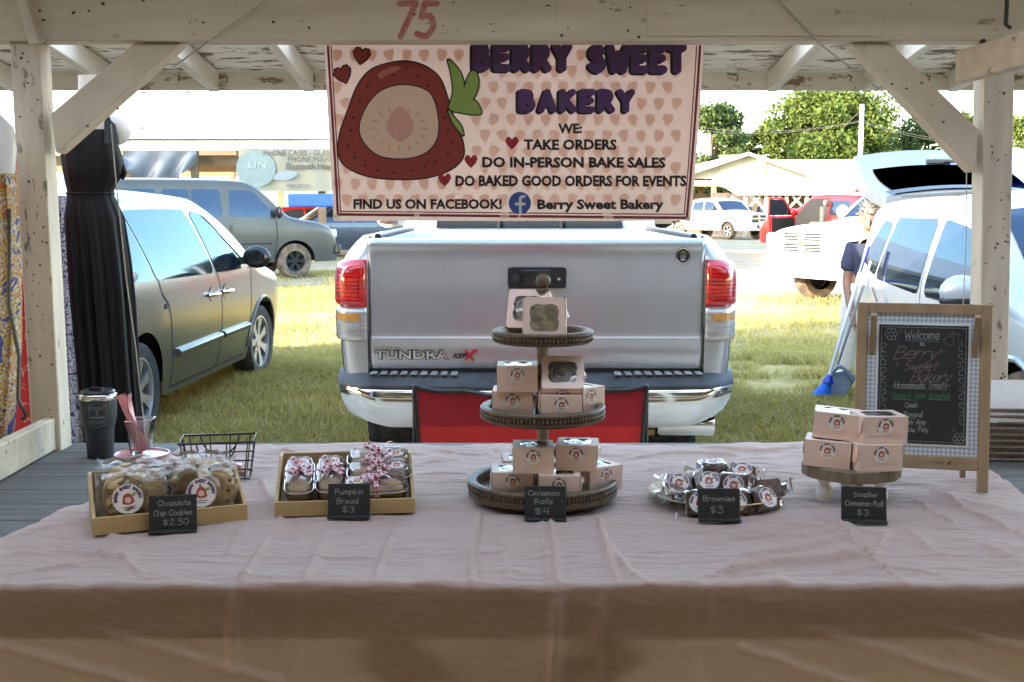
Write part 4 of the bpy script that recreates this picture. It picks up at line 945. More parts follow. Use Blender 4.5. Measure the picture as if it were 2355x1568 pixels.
# --- silver boxy hatchback on the right, nose towards us, tailgate up
K = Car('hatchback', 'silver boxy hatchback on the right with its tailgate raised', 'car', (3.63, 7.62, 0), R(-90), 4.1, 1.79,
    [(-2.05, .55), (-2.04, 1.0), (-1.97, 1.35), (-1.85, 1.5), (-1.6, 1.575), (-.7, 1.61), (-.1, 1.6), (.3, 1.52), (.7, 1.33), (1.12, 1.09), (1.3, 1.03), (1.75, .95), (1.98, .82), (2.05, .5)],
    [-1.28, 1.27], .325, M['pale_silver'], .24, .98, .3, .12, .04, .55, .15, .2)
K.body()
for sd in (-1, 1):
    K.side('quarter_window', [(-1.62, 1.14), (-1.28, 1.04), (-1.2, 1.4), (-1.38, 1.42)], M['glass'], sd, .02)
    K.side('rear_door_window', [(-1.22, 1.02), (-.32, .97), (-.28, 1.44), (-1.08, 1.44)], M['glass'], sd, .02)
    K.side('front_door_window', [(-.16, .965), (.98, .95), (.55, 1.25), (.3, 1.39), (-.12, 1.44)], M['glass'], sd, .02)
    for pts in (lerp_pts([(-.24, 1.45), (-.25, .95), (-.22, .6), (-.25, .32)], 5), lerp_pts([(.95, .95), (.93, .6), (.85, .32)], 5), lerp_pts([(-1.35, 1.0), (-1.28, .92), (-1.0, .7), (-.92, .45), (-.9, .3)], 5), [(-.9, .29), (.85, .29)]): K.line('panel_seam', pts, .01, SEAM, sd)
    K.handle(-1.0, .82, sd, M['pale_silver']); K.handle(.0, .81, sd, M['pale_silver'])
    for x in K.wheels: K.wheel(x, sd, tyre='rubber' if x < 0 else 'dirty_rubber', n=8 if x > 0 else 10, rimr=.68, rimm='under' if x < 0 else 'alloy')
    K.line('wheel_arch_lip', [(-1.28 + .40 * math.cos(a), .325 + .39 * math.sin(a)) for a in np.linspace(0, math.pi, 14)], .04, M['pale_silver'], sd, .0, thick=1)
    K.line('wheel_arch_lip', [(1.27 + .40 * math.cos(a), .325 + .39 * math.sin(a)) for a in np.linspace(0, math.pi, 14)], .04, M['pale_silver'], sd, .0, thick=1)
    km = K.mirror(.86, 1.05, sd, [M['pale_silver']], (.17, .26, .2))
    mb = MB(); mb.ball((.86, sd * (K.w(.86, 1.05) + .16), 1.0), .5, 12, 6, (.172, .262, .14)); mb.build('mirror_base', M['black'], km, 60)
    mb = MB(); mb.bar((-1.5, sd * .62, 1.62), (.2, sd * .62, 1.635), .03, .03); mb.build('roof_rail', M['black'], K.root, None, .008)
    mb = MB(); mb.box((1.9, sd * .66, .76), (.24, .36, .18)); mb.build('headlight', M['lamp'], K.root, 60, .05, 3)
    mb = MB(); mb.box((-2.0, sd * .62, 1.05), (.12, .16, .5)); mb.build('tail_light', M['lamp_red'], K.root, 60, .03, 2)
K.deck('windshield', .33, 1.06, .62, .72, M['glass'])
mb = MB(); mb.bar((1.1, -.6, 1.13), (.95, .1, 1.19), .015, .015); mb.build('wiper', M['black'], K.root)
mb = MB(); mb.box((-1.9, 0, 1.15), (.22, 1.1, .7)); mb.build('boot_opening', M['under'], K.root, None, .03)
# the raised tailgate: outer skin, glass, wiper, badge; it slopes up away from the hinge
hx, hz = -1.78, 1.60; ga = R(15); gl = 1.02; gw = .64
tg = empty('tailgate', (hx, 0, hz), 0); tg.parent = K.root; tg.rotation_euler = (0, ga, 0)      # local -x runs from hinge to the free edge
def gate(u, v): # u across, v along
    y = (2 * u - 1) * (gw + .06 * math.sin(math.pi * min(1, v * 1.2))) ; x = -.05 - gl * v
    return (x, y, .06 * (1 - (2 * u - 1) ** 2) + .17 * math.sin(math.pi * .5 * v) ** 2 * 0 + .1 * v * v)
mb = MB(); mb.grid(gate, 16, 12); mb.grid(lambda u, v: Vector(gate(u, v)) - Vector((0, 0, .09 + .05 * v)), 16, 12)
bd = [(0, t / 12) for t in range(13)] ; 
for es in ([(i / 16, 1) for i in range(17)], [(i / 16, 0) for i in range(17)], [(0, i / 12) for i in range(13)], [(1, i / 12) for i in range(13)]):
    vs = []
    for u, v in es: p = Vector(gate(u, v)); vs += [p, p - Vector((0, 0, .09 + .05 * v))]
    mb.add(vs, [(2 * i, 2 * i + 1, 2 * i + 3, 2 * i + 2) for i in range(len(es) - 1)])
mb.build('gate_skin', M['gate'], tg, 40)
mb = MB(); mb.grid(lambda u, v: Vector(gate(.08 + .84 * u, .04 + .62 * v)) + Vector((0, 0, .008)), 14, 8); mb.build('gate_glass', M['privacy'], tg, 60)
mb = MB(); mb.grid(lambda u, v: Vector(gate(.02 + .96 * u, .0 + .09 * v)) + Vector((0, 0, .02)), 14, 3); mb.build('gate_spoiler', M['black'], tg, 60)
mb = MB(); p = Vector(gate(.5, .68)) + Vector((0, 0, .03)); mb.tube([p, p + Vector((.05, .02, .01)), p + Vector((.07, .3, .01))], .014, 6); mb.tube([p + Vector((.03, -.12, .0)), p + Vector((.03, .08, 0))], .022, 6); mb.build('gate_wiper', M['black'], tg)
V, F = font_text('KIA', .1, .005); mb = MB(); c = Vector(gate(.5, .8)) + Vector((0, 0, .04)); mb.add([(c.x + b, c.y - a, c.z - b * .2) for a, b in V], F); mb.build('gate_badge', M['chrome'], tg)
mb = MB()
for sd in (-1, 1): mb.tube([(hx - .1, sd * .6, 1.5), (hx - .55, sd * .62, 1.72)], .012, 6)
mb.build('gas_strut', M['black'], K.root)
mb = MB()
for sd in (-1, 1): mb.tube([(.1, sd * .35, .9), (.12, sd * .35, 1.25)], .01, 5)

# --- silver pickup, tailgate towards us
TYr = 6.03
tk = empty('pickup_truck', (.124, TYr, 0), 0, 'silver full size pickup truck backed up to the stall', 'pickup truck')
def tp(mb, name, m, sm=None, bev=0, seg=1, par=None, fix=True): return mb.build(name, m, par or tk, sm, bev, seg, fix)
SIL = M['silver']
# bed sides: a plan curve from the tailgate gap round the corner to the flank, swept up
planc = [(.868, .0), (.93, .005), (.985, .03), (1.02, .09), (1.03, .2), (1.03, .5), (1.03, 2.3)]
planc = catmull(planc, 6); pl = [0]
for a, b in zip(planc[:-1], planc[1:]): pl.append(pl[-1] + math.dist(a, b))
def bedp(u, z, sd, off=0):
    """u in metres along the plan curve"""
    for i in range(len(pl) - 1):
        if u <= pl[i + 1] or i == len(pl) - 2: break
    t = (u - pl[i]) / (pl[i + 1] - pl[i]); a, b = planc[i], planc[i + 1]
    x = a[0] + (b[0] - a[0]) * t; y = a[1] + (b[1] - a[1]) * t; d = Vector((b[0] - a[0], b[1] - a[1])).normalized(); n = Vector((d.y, -d.x))
    k = max(0, (z - 1.16) / .22); sh = .11 * k ** 2.2 * min(1, max(0, (x - .868) / .1)); lo = .03 * max(0, (.95 - z) / .4) ** 2
    return Vector((sd * (x - sh - lo * (x > .9) + n.x * off), y + .05 * k * k - .012 * math.sin((z - .62) * 4) + n.y * off, z))
for sd in (-1, 1):
    mb = MB(); mb.grid(lambda u, v: bedp(pl[-1] * (u ** 1.8), .60 + .79 * v, sd), 40, 22)
    mb.grid(lambda u, v: bedp(pl[-1] * u, 1.39, sd) * (1 - v) + v * Vector((sd * .80, .06 + 2.2 * u, 1.375)), 20, 2)
    mb.grid(lambda u, v: Vector((sd * .80, .06 + 2.2 * u, 1.375 - .6 * v)), 10, 4)
    mb.grid(lambda u, v: Vector((sd * (.80 + .068 * v), .03, .62 + .76 * u)), 4, 2)
    tp(mb, 'bed_side', SIL, 40)
    for nm, z0, z1, m, bul in (('tail_lamp_red_lens', 1.03, 1.265, M['lamp_red'], .022), ('tail_lamp_clear_lens', .85, 1.022, M['lamp_clear'], .02)):
        mb = MB()
        def lens(u, v):
            e = min(u, 1 - u, v, 1 - v); r = min(1, e / .09)
            ue = .235 * (1 - .18 * v * (z1 > 1.1) if False else 1)
            return bedp(.004 + ue * u, z0 + (z1 - z0) * v, sd, .003 + bul * (1 - (1 - r) ** 2))
        mb.grid(lens, 20, 16); mb.grid(lambda u, v: bedp(.002 + .24 * u, z0 - .004 + (z1 - z0 + .008) * v, sd, .002), 12, 4)
        lo = tp(mb, nm, m, 60)
        rib = MB()
        if 'red' in nm:
            for k in range(9): rib.grid(lambda u, v: lens(.1 + .8 * u, .12 + .085 * k + .012 * v) + Vector((0, -.002, 0)), 10, 1)
            rib.build('lens_ribs', mat('lamp_red_deep', (.12, .0, .002), rough=.2), lo)
        else:
            rib.grid(lambda u, v: lens(.12 + .76 * u, .62 + .22 * v) + Vector((0, -.002, 0)), 10, 2); rib.build('indicator', M['lamp_amber'], lo)
    mb = MB(); mb.grid(lambda u, v: bedp(.18 + .02 * u, .62 + .22 * v, sd, .001), 2, 6); tp(mb, 'quarter_seam', M['under'])
# tailgate
prof = [(.702, .03), (.705, .012), (.74, .0), (.80, -.008), (.86, -.004), (.9, .0), (1.1, -.012), (1.25, -.018), (1.31, -.024), (1.345, -.034), (1.366, -.03), (1.376, -.01), (1.379, .03), (1.379, .07)]
pr = catmull(prof, 4)
def tgp(u, v, off=0):
    i = v * (len(pr) - 1); k = min(int(i), len(pr) - 2); t = i - k
    z = pr[k][0] + (pr[k + 1][0] - pr[k][0]) * t; y = pr[k][1] + (pr[k + 1][1] - pr[k][1]) * t; x = (2 * u - 1) * .862
    e = max(0, abs(x) - .842) / .02
    return Vector((x, y + .02 * e * e - off, z))
us = [0, .003, .006, .0095] + [.02 + .96 * i / 14 for i in range(15)] + [.9905, .994, .997, 1]
mb = MB(); mb.grid(lambda u, v: tgp(us[round(u * (len(us) - 1))], v), len(us) - 1, 52); tgo = tp(mb, 'tailgate', SIL, 50)
mb = MB(); mb.box((0, .1, 1.03), (1.74, .06, .66)); mb.build('gate_inner', M['under'], tgo)
def ty(z):
    for (a, ya), (b, yb) in zip(pr[:-1], pr[1:]):
        if a <= z <= b and b > a: return ya + (yb - ya) * (z - a) / (b - a)
    return 0
def flat(name, V, F, cx, cz, m, off=.003, thick=0, par=None):
    mb = MB(); mb.add([(cx + a, ty(cz + b) - off, cz + b) for a, b in V], F)
    if thick: mb.add([(cx + a, ty(cz + b) - off + thick, cz + b) for a, b in V], F)
    return tp(mb, name, m, None, par=par or tgo)
def rrect(w, h, r): return lambda X, Z: np.sqrt(np.maximum(np.abs(X) - w / 2 + r, 0) ** 2 + np.maximum(np.abs(Z) - h / 2 + r, 0) ** 2) - r
hz_ = 1.178; V, F = fill(rrect(.30, .108, .02), -.16, .16, -.06, .06, .012)
bz = flat('handle_bezel', V, F, .004, hz_, M['black'], .012)
mb = MB(); V, F = fill(rrect(.30, .108, .02), -.16, .16, -.06, .06, .012)
mb.box((.004, ty(hz_) - .004, hz_), (.298, .014, .104)); mb.build('bezel_edge', M['black'], bz, None, .006)
mb = MB(); mb.box((.0, ty(hz_) - .015, hz_ - .002), (.15, .006, .085)); mb.build('latch_paddle', mat('gloss_black', (.006, .006, .006), rough=.12, coat=.5), bz, None, .004)
mb = MB(); mb.lathe([(.001, -.05), (.016, -.048), (.02, -.035), (.022, -.01)], (-.105, ty(hz_), hz_ - .004), 16, 'y', 1, 1.4); mb.build('rear_camera', M['black'], bz, 50)
mb = MB(); mb.lathe([(.001, -.02), (.009, -.019), (.01, -.01)], (.115, ty(hz_), hz_ - .008), 12, 'y'); mb.build('keyhole', M['chrome'], bz, 50)
# lettering and badges
LET = mat('satin_chrome', (.75, .75, .75), rough=.22, metal=.85)
cx = lambda px: (px - 1177) / FPX * 6.0 - .124
def zpx(py): return at(1177, py, Y=TYr - .02).z
V, F = font_text('TUNDRA', 1, .075); V = squash(V, cx(856.5), cx(1031.5), zpx(828), zpx(804.5)); flat('letter_shadow', V, F, 0, 0, M['black'], .003)
V, F = font_text('TUNDRA', 1, .02); V = squash(V, cx(858), cx(1030), zpx(826), zpx(806)); flat('model_lettering', V, F, 0, 0, LET, .008, .006)
V, F = font_text('TOYOTA', 1, .01); V = squash(V, cx(856), cx(916), zpx(804), zpx(796)); flat('maker_lettering', V, F, 0, 0, LET, .006, .004)
V, F = font_text('XSP-', 1, .03); V = squash(V, cx(1036), cx(1074), zpx(825), zpx(813)); V = [(a + (b - zpx(825)) * .35, b) for a, b in V]; flat('trim_badge', V, F, 0, 0, M['black'], .006, .004)
st = [[(0, 0), (.045, .05)], [(.0, .05), (.018, .02), (.04, 0)], [(.022, .025), (.06, .05)]]; V, F = fill_strokes(st, .011, .003); flat('trim_letter', V, F, cx(1069), zpx(828), mat('badge_red', (.5, .02, .03), rough=.3, coat=.5), .008, .006)
ex, ezb = cx(1570), zpx(588)
V, F = fill(lambda X, Z: np.sqrt((X / .038) ** 2 + (Z / .041) ** 2) - 1, -.05, .05, -.05, .05, .006); em = flat('round_emblem', V, F, ex, ezb, M['chrome'], .006, .005)
V, F = fill(lambda X, Z: np.sqrt((X / .032) ** 2 + (Z / .035) ** 2) - 1, -.05, .05, -.05, .05, .006); flat('emblem_field', V, F, ex, ezb, M['black'], .0075, par=em)
V, F = fill_poly([(-.012, -.024), (.012, -.024), (.01, -.01), (.02, -.002), (.016, .004), (.018, .014), (.008, .026), (-.008, .024), (-.018, .012), (-.014, -.004)], .003); flat('emblem_profile', V, F, ex, ezb, M['chrome'], .009, par=em)
# bed floor front wall, rails, cab
mb = MB(); mb.box((0, 2.2, 1.02), (1.6, .04, .72)); tp(mb, 'bed_front_wall', SIL)
mb = MB(); mb.grid(lambda u, v: Vector(((2 * u - 1) * .8, 2.02 + .22 * v, 1.312 + .075 * math.sin(math.pi * v * .5))), 2, 10); tp(mb, 'bed_front_rail', SIL, 50, .01)
for sd in (-1, 1): mb = MB(); mb.tube([(sd * .82, .08, 1.385), (sd * .82, 2.2, 1.385)], .018, 8); tp(mb, 'bed_rail_cap', M['black'], 60)
CB = Car('cab', None, None, (0, 0, 0), R(90), 2.4, 1.92, [(-1.2, .6), (-1.19, 1.36), (-1.14, 1.6), (-1.02, 1.84), (-.85, 1.9), (-.2, 1.93), (.5, 1.9), (.75, 1.8), (1.15, 1.4), (1.2, 1.3)], [], .4, SIL, .45, 1.34, .3, .12, .03, .3, .06)
CB.root.parent = tk; CB.root.location = (0, 3.5, 0); CB.body('cab_shell')
mb = MB(); mb.grid(lambda u, v: Vector((-(1.2 - .01 - .0 * v) - .012 + .17 * max(0, v - .25), (2 * u - 1) * (.66 - .05 * v), 1.39 + .4 * v)), 10, 8); mb.build('rear_window', M['glass'], CB.root, 60)
mb = MB()
for y in (-.22, .22): mb.box((-1.216, y, 1.5), (.012, .02, .22))
mb.build('window_divider', M['black'], CB.root)
for sd in (-1, 1):
    CB.side('rear_door_window', [(-.95, 1.38), (-.1, 1.37), (-.12, 1.74), (-.8, 1.74)], M['glass'], sd, .02); CB.side('front_door_window', [(0, 1.37), (.95, 1.36), (.6, 1.72), (.0, 1.76)], M['glass'], sd, .02)
    mb = MB(); mb.ball((.85, sd * 1.2, 1.47), .5, 14, 10, (.16, .26, .24)); mb.bar((.85, sd * .92, 1.42), (.85, sd * 1.15, 1.42), .06, .08); mi = mb.build('mirror', M['white_paint'] if sd > 0 else M['black'], CB.root, 60)
    mb = MB(); mb.grid(lambda u, v: Vector((.775, sd * (1.12 + .16 * u), 1.39 + .16 * v)), 2, 2); mb.build('mirror_glass', M['chrome'], mi)
mb = MB(); mb.box((0, 4.9, 1.0), (1.9, 1.8, .7)); mb.box((0, 2.4, .75), (1.5, 4.6, .3)); tp(mb, 'front_body', SIL, 50, .12, 3)
# rear bumper: chrome face wrapping round, black step pad
def bump_plan(x): return -.13 + .06 * abs(x) ** 2 + max(0, abs(x) - .86) ** 1.6 * 2.3
def bface(u, v):
    x = (2 * u - 1) * 1.03; t = math.sin(math.pi * v)
    zb = .405 + .05 * max(0, abs(x) - .8) / .23 + .0; zt_ = .632
    return Vector((x * (1 - .045 * (1 - v) ** 1.5), bump_plan(x) - .035 * t ** .7 + .06 * (1 - v) ** 2, zb + (zt_ - zb) * v))
mb = MB(); mb.grid(bface, 60, 14)
bo = tp(mb, 'rear_bumper', M['chrome'], 60, fix=False)
mb = MB(); mb.grid(lambda u, v: Vector(((2 * u - 1) * 1.035, bump_plan((2 * u - 1) * 1.03) - .012 + .2 * v - .012 * (v == 0), .634 + .05 * min(1, v * 3) ** .6)), 60, 8); mb.grid(lambda u, v: Vector(((2 * u - 1) * 1.035, bump_plan((2 * u - 1) * 1.03) - .012 - .012, .62 + .014 * v)), 60, 1)
pad = mb.build('step_pad', mat('lit_step_plastic', (.06, .06, .06), (.035, .035, .035), scale=8, rough=.6), bo, 50)
mb = MB()
for sd in (-1, 1):
    for k in range(9): x = sd * (.42 + k * .052); mb.box((x, bump_plan(x) + .07, .688), (.034, .1, .008))
mb.build('tread_blocks', mat('lit_ridge_plastic', (.34, .33, .31), (.2, .19, .18), scale=20, rough=.6), bo, None, .002)  # light on the pad and its ridges put into their paler colours
mb = MB(); mb.box((0, .06, .66), (1.78, .1, .08)); tp(mb, 'gate_gap', M['under'])
for sd in (-1, 1):
    e = empty('wheel', (sd * .86, 1.32, .395)); e.parent = tk; e.rotation_euler = (0, 0, R(90) if sd < 0 else R(-90)); h = .14; r = .395
    mb = MB(); mb.lathe([(r * .6, -h * .9), (r * .92, -h), (r * .985, -h * .75), (r, -h * .35), (r, h * .35), (r * .985, h * .75), (r * .92, h), (r * .6, h * .9)], (0, 0, 0), 40, 'y')
    for k in range(40):
        a = 2 * math.pi * k / 40
        for yy in (-.75, .0, .75): mb.box((math.cos(a + yy * .06) * r, yy * h, math.sin(a + yy * .06) * r), (.022, h * .42, .028), Euler((0, -a, 0)).to_matrix())
    mb.build('tyre', M['rubber'], e, 40)
    mb = MB(); mb.lathe([(.001, h * .5), (r * .58, h * .6), (r * .6, h * .85)], (0, 0, 0), 24, 'y', cap=False); mb.build('rim', M['alloy'], e, 40)
    e.rotation_euler = (0, 0, R(-90) if sd > 0 else R(90))
    e2 = copy_tree(e, tk); e2.location = (sd * .86, 5.1, .395)
mb = MB(); mb.tube([(-.8, 1.32, .4), (.8, 1.32, .4)], .06, 10); mb.ball((0, 1.32, .4), .16); mb.tube([(.3, .5, .5), (.3, 3, .5)], .05, 8); mb.box((0, .5, .52), (.9, .12, .1)); tp(mb, 'rear_axle', M['under'], 60)
mb = MB(); mb.tube([(.42, .02, .385), (.62, .0, .385)], .03, 12); mb.build('tail_pipe', mat('heated_steel', (.35, .24, .1), (.25, .17, .08), rough=.3, metal=1), tk, 60)
mb = MB(); mb.lathe([(.05, .6), (.062, .62), (.064, .9), (.05, .9), (.048, .7)], (0, 0, .375), 24, 'x', cap=False); mb.build('exhaust_tip', M['chrome'], tk, 60).location = (0.05, .16, .012)
mb = MB(); mb.box((0, .05, .36), (.12, .2, .1)); tp(mb, 'tow_hitch', M['black'], None, .01)
# ---------------------------------------------------------------- the pink cloth
CZ = TZ + .0                                                       # cloth surface rests here
def onT(px, py, z=0): return at(px, py, Z=CZ + z)
CLOTH = mat('pink_cotton_cloth', (.83, .64, .57), (.79, .60, .53), scale=3, rough=.9, sheen=.2, bump=.7, bscale=26, stretch=(.45, 1.7, 1), detail=6, transl=.48)
def ridge(X, Y, pts, w, h, asym=0):
    P = [tuple(onT(*p))[:2] for p in pts]
    w *= .72; d = seg_dist(X, Y, [catmull(P, 4)]); ends = seg_dist(X, Y, [[P[0]], [P[-1]]])
    return h * np.exp(-(d / w) ** 2) * (1 if asym else np.clip(ends / .05, .0, 1) ** .5)
def cloth():
    yb, yf = 3.635, 2.262; rad = .012; drop = .42
    nu, nv, nd = 520, 300, 96
    U = np.linspace(0, 1, nu + 1); 
    V = np.concatenate([np.linspace(0, 1, nv + 1), 1 + np.linspace(0, 1, nd + 1)[1:]])
    u, v = np.meshgrid(U, V); top = np.minimum(v, 1); d = np.maximum(v - 1, 0)
    y = yb + (yf - yb) * top
    xl = -1.012 + (-1.20 + 1.012) * top ** 1.3 - .015 * np.sin(top * 9); xr = 1.335 + .02 * np.sin(top * 7)
    x = xl + (xr - xl) * u
    y = y + np.where(top < .05, .012 * np.sin(x * 9) * (1 - top / .05), 0)
    z = np.zeros_like(x)
    # fine crumple, broad waves, then the pressed folds one sees
    z += .0058 * fbm(x * 4.5 + 9, y * 10, 4, 2) + .0034 * fbm(x * 11, y * 30, 3, 8) * (1 + vnoise(x * 3, y * 3, 4) * 2)
    warp = x * 5 + 1.2 * fbm(x * 2, y * 2, 2, 6)
    z += .0035 * np.maximum(0, np.sin(warp * 3.1 + y * 7)) ** 6 * np.clip(fbm(x * 1.7, y * 1.7, 2, 12) * 3, 0, 1)
    z += .003 * np.exp(-((y - 2.43 - .012 * fbm(x * 3, x * 0, 2, 3)) / .006) ** 2)
    for pts, w, h in (([(915, 1215), (880, 1285), (862, 1345)], .008, .006), ([(1105, 1180), (1090, 1260), (1083, 1345)], .008, .008), ([(645, 1205), (590, 1290), (552, 1345)], .012, .009), ([(560, 1215), (520, 1290)], .012, .005),
        ([(1266, 1200), (1276, 1280), (1283, 1345)], .009, .010), ([(1245, 1200), (1262, 1345)], .008, .005), ([(1375, 1190), (1398, 1280), (1420, 1345)], .009, .009), ([(1385, 1250), (1450, 1320), (1490, 1345)], .012, .006),
        ([(1640, 1330), (1800, 1300), (1960, 1282), (2010, 1265)], .014, .016), ([(1700, 1290), (1850, 1262), (1990, 1225)], .012, .011), ([(1740, 1252), (1880, 1230), (2000, 1195)], .010, .008), ([(1660, 1243), (1790, 1236), (1880, 1228)], .008, .008),
        ([(1930, 1215), (2010, 1290), (2080, 1345)], .008, .006), ([(2040, 1230), (2010, 1290)], .012, .010), ([(2080, 1220), (2170, 1290)], .014, .006), ([(2250, 1250), (2340, 1290)], .02, .009), ([(1780, 1210), (1900, 1215), (2010, 1180)], .012, .008),
        ([(1900, 1330), (2020, 1310), (2150, 1322)], .010, .006), ([(1700, 1338), (1780, 1318)], .01, .006), ([(30, 1240), (160, 1215), (330, 1255)], .014, .008), ([(0, 1290), (170, 1280), (330, 1300)], .016, .009), ([(20, 1205), (120, 1170)], .012, .008),
        ([(60, 1320), (200, 1300), (300, 1250)], .012, .006), ([(240, 1255), (330, 1330)], .01, .006), ([(640, 1040), (760, 1058), (980, 1045)], .012, .008), ([(960, 1070), (1060, 1060)], .010, .005), ([(960, 1095), (1075, 1092)], .008, .005),
        ([(1000, 1035), (1100, 1050), (1160, 1030)], .012, .007), ([(1430, 1060), (1560, 1045), (1700, 1050)], .010, .007), ([(1480, 1085), (1560, 1075)], .008, .004), ([(1600, 1032), (1760, 1040), (1850, 1028)], .012, .009), ([(1850, 1190), (1960, 1215)], .01, .007),
        ([(600, 1100), (640, 1190), (700, 1250)], .012, .006), ([(760, 1215), (700, 1345)], .016, .006), ([(1150, 1215), (1170, 1345)], .014, .004), ([(2120, 1120), (2250, 1190), (2354, 1240)], .014, .010), ([(2100, 1150), (2200, 1215)], .012, .007)):
        z += ridge(x, y, pts, w, h)
    z = np.maximum(z * 1.2, -.004) + .004
    # scalloped front edge and hanging front with soft flutes
    k = fbm(x * 26, x * 0, 2, 31); edge = np.clip((top - .93) / .07, 0, 1)
    z += edge * (.004 * k + .006 * np.maximum(0, vnoise(x * 17, x * 0, 41)) ** 2 * 4)
    flute = .004 * fbm(x * 2.6 + .8 * d, d * .5, 2, 51) + .002 * fbm(x * 9 + 2 * d, d, 2, 52)
    for px, a in ((541, .012), (1283, .014), (1380, .008), (690, .006), (1630, .006)): xx = onT(px, 1345).x; flute = flute + .55 * a * np.exp(-((x - xx + .02 * d) / .012) ** 2)
    diag = .010 * np.maximum(0, np.sin((x - 1.4 * d) * 22 + 2)) ** 3 * np.clip((d - .2) * 4, 0, 1) * (np.abs(x) > .45)
    s = d * drop
    ang = np.minimum(s / rad, np.pi / 2); ov = np.maximum(0, s - rad * np.pi / 2)
    yy = np.where(d > 0, y - rad * np.sin(ang) - (flute + diag) * np.clip(s / .05, 0, 1) + .001, y)
    zz = np.where(d > 0, z - rad * (1 - np.cos(ang)) - ov, z)
    # the ends hang over nothing: they lie flat with a slightly lifted hem
    Vv = np.stack([x, yy, CZ + zz], -1).reshape(-1, 3); w = nu + 1; H = len(V)
    i = np.arange(nu)[None, :] + np.arange(H - 1)[:, None] * w; i = i.ravel()
    o = np_mesh('tablecloth', Vv, np.stack([i, i + w, i + w + 1, i + 1], 1), CLOTH, None, 179)
    return tag(o, 'wrinkled pale pink tablecloth spread over the wooden counter', 'tablecloth')
cloth()
CT = CZ + .007                                                      # things stand on the cloth

# ---------------------------------------------------------------- banner
BY0 = PY + .055; BYb = BY0 + .17
btl = at(745, 60, Y=BY0); ban = empty('hanging_banner', (0, BY0, 0), 0, 'pink bakery banner with purple title hanging from the stall beam', 'banner')
bx0, bx1 = at(745, 110, Y=BY0).x, at(1618, 110, Y=BY0).x
zt_ = BZ + .02; zbn = at(1180, 508, Y=BYb).z
qx0, qx1 = at(765, 505, Y=BYb).x, at(1590, 510, Y=BYb).x
def bp(s, t, o=0):
    """s across 0..1, t up 0..1 from the lower hem"""
    e = 1 - t; x = (bx0 + (bx1 - bx0) * s) * t + (qx0 + (qx1 - qx0) * s) * e
    x += (.010 * math.sin(math.pi * t)) * (1 if s < .5 else -1) * abs(2 * s - 1) * .0
    y = (BYb - BY0) * (max(0, e) ** 1.1) + .018 * math.sin(s * 8 + t * 3) * max(0, e) + .012 * math.sin(s * 21 + 1 + t * 2) * max(0, e) ** .6 + .004 * math.sin(s * 47 + t * 9) * max(0, e)
    return Vector((x, y - o, zbn + (zt_ - zbn) * t - .006 * math.sin(math.pi * s) * 0))
def bpx(px, py):
    """banner coordinates of a point of the photograph"""
    t = .5
    for _ in range(12):
        yy = BY0 + (BYb - BY0) * (max(0, 1 - t) ** 1.1); q = at(px, py, Y=yy); t = (q.z - zbn) / (zt_ - zbn)
    e = 1 - t; a = bx0 * t + qx0 * e; b = bx1 * t + qx1 * e; return ((q.x - a) / (b - a), t)
def bprint(name, V, F, m, o=.0012, par=None):
    """V in photograph pixels"""
    mb = MB(); mb.add([bp(*bpx(a, b), o) for a, b in V], F); return mb.build(name, m, par or ban, None, fix=False)
def vinyl(name, c, c2=None, t=.16): return mat(name, c, c2 or tuple(q * .93 for q in c), scale=3, rough=.42, transl=t, spec=.4)
SHEET = vinyl('pink_vinyl', (.72, .50, .39), (.68, .46, .36), .26)
mb = MB(); mb.grid(lambda u, v: bp(u, v), 60, 30); sheet = mb.build('sheet', SHEET, ban, 60)
MAROON = vinyl('maroon_print', (.22, .035, .045)); PINK2 = vinyl('strawberry_pattern', (.95, .69, .57), t=.42); INK = vinyl('black_print', (.018, .014, .013), t=.02)
def band(px0, py0, px1, py1, w):
    d = Vector((px1 - px0, py1 - py0)).normalized(); n = Vector((-d.y, d.x)) * w / 2; k = 24; V = []
    for i in range(k + 1): c = Vector((px0 + (px1 - px0) * i / k, py0 + (py1 - py0) * i / k)); V += [tuple(c + n), tuple(c - n)]
    return V, [(2 * i, 2 * i + 1, 2 * i + 3, 2 * i + 2) for i in range(k)]
V = []; F = []
for l in ((754, 105, 775, 496, 5.5), (761, 105, 781, 489, 2.6), (1609, 105, 1581, 502, 5.5), (1601, 105, 1575, 494, 2.6), (772, 493, 1584, 501, 6), (780, 486, 1577, 493, 2.6)):
    a, f = band(*l); b = len(V); V += a; F += [tuple(b + i for i in q) for q in f]
bprint('border', V, F, MAROON)
# pale strawberry pattern
V = []; F = []
berry = catmull_closed([(0, 9), (-5, 4), (-8, -3), (-6, -8), (0, -9), (6, -8), (8, -3), (5, 4)], 2)
for row in range(10):
    for c in range(22):
        px = 775 + c * 40 + (row % 2) * 20; py = 128 + row * 37
        if px > 1565 or (800 < px < 1090 and 150 < py < 410): continue
        a = random.uniform(-.3, .3); b = len(V); V += [(px + 1.5 * (x * math.cos(a) - y * math.sin(a)), py + 1.6 * (x * math.sin(a) + y * math.cos(a))) for x, y in berry]; F.append(tuple(range(b, b + len(berry))))
bprint('strawberry_pattern', V, F, PINK2, .0006)
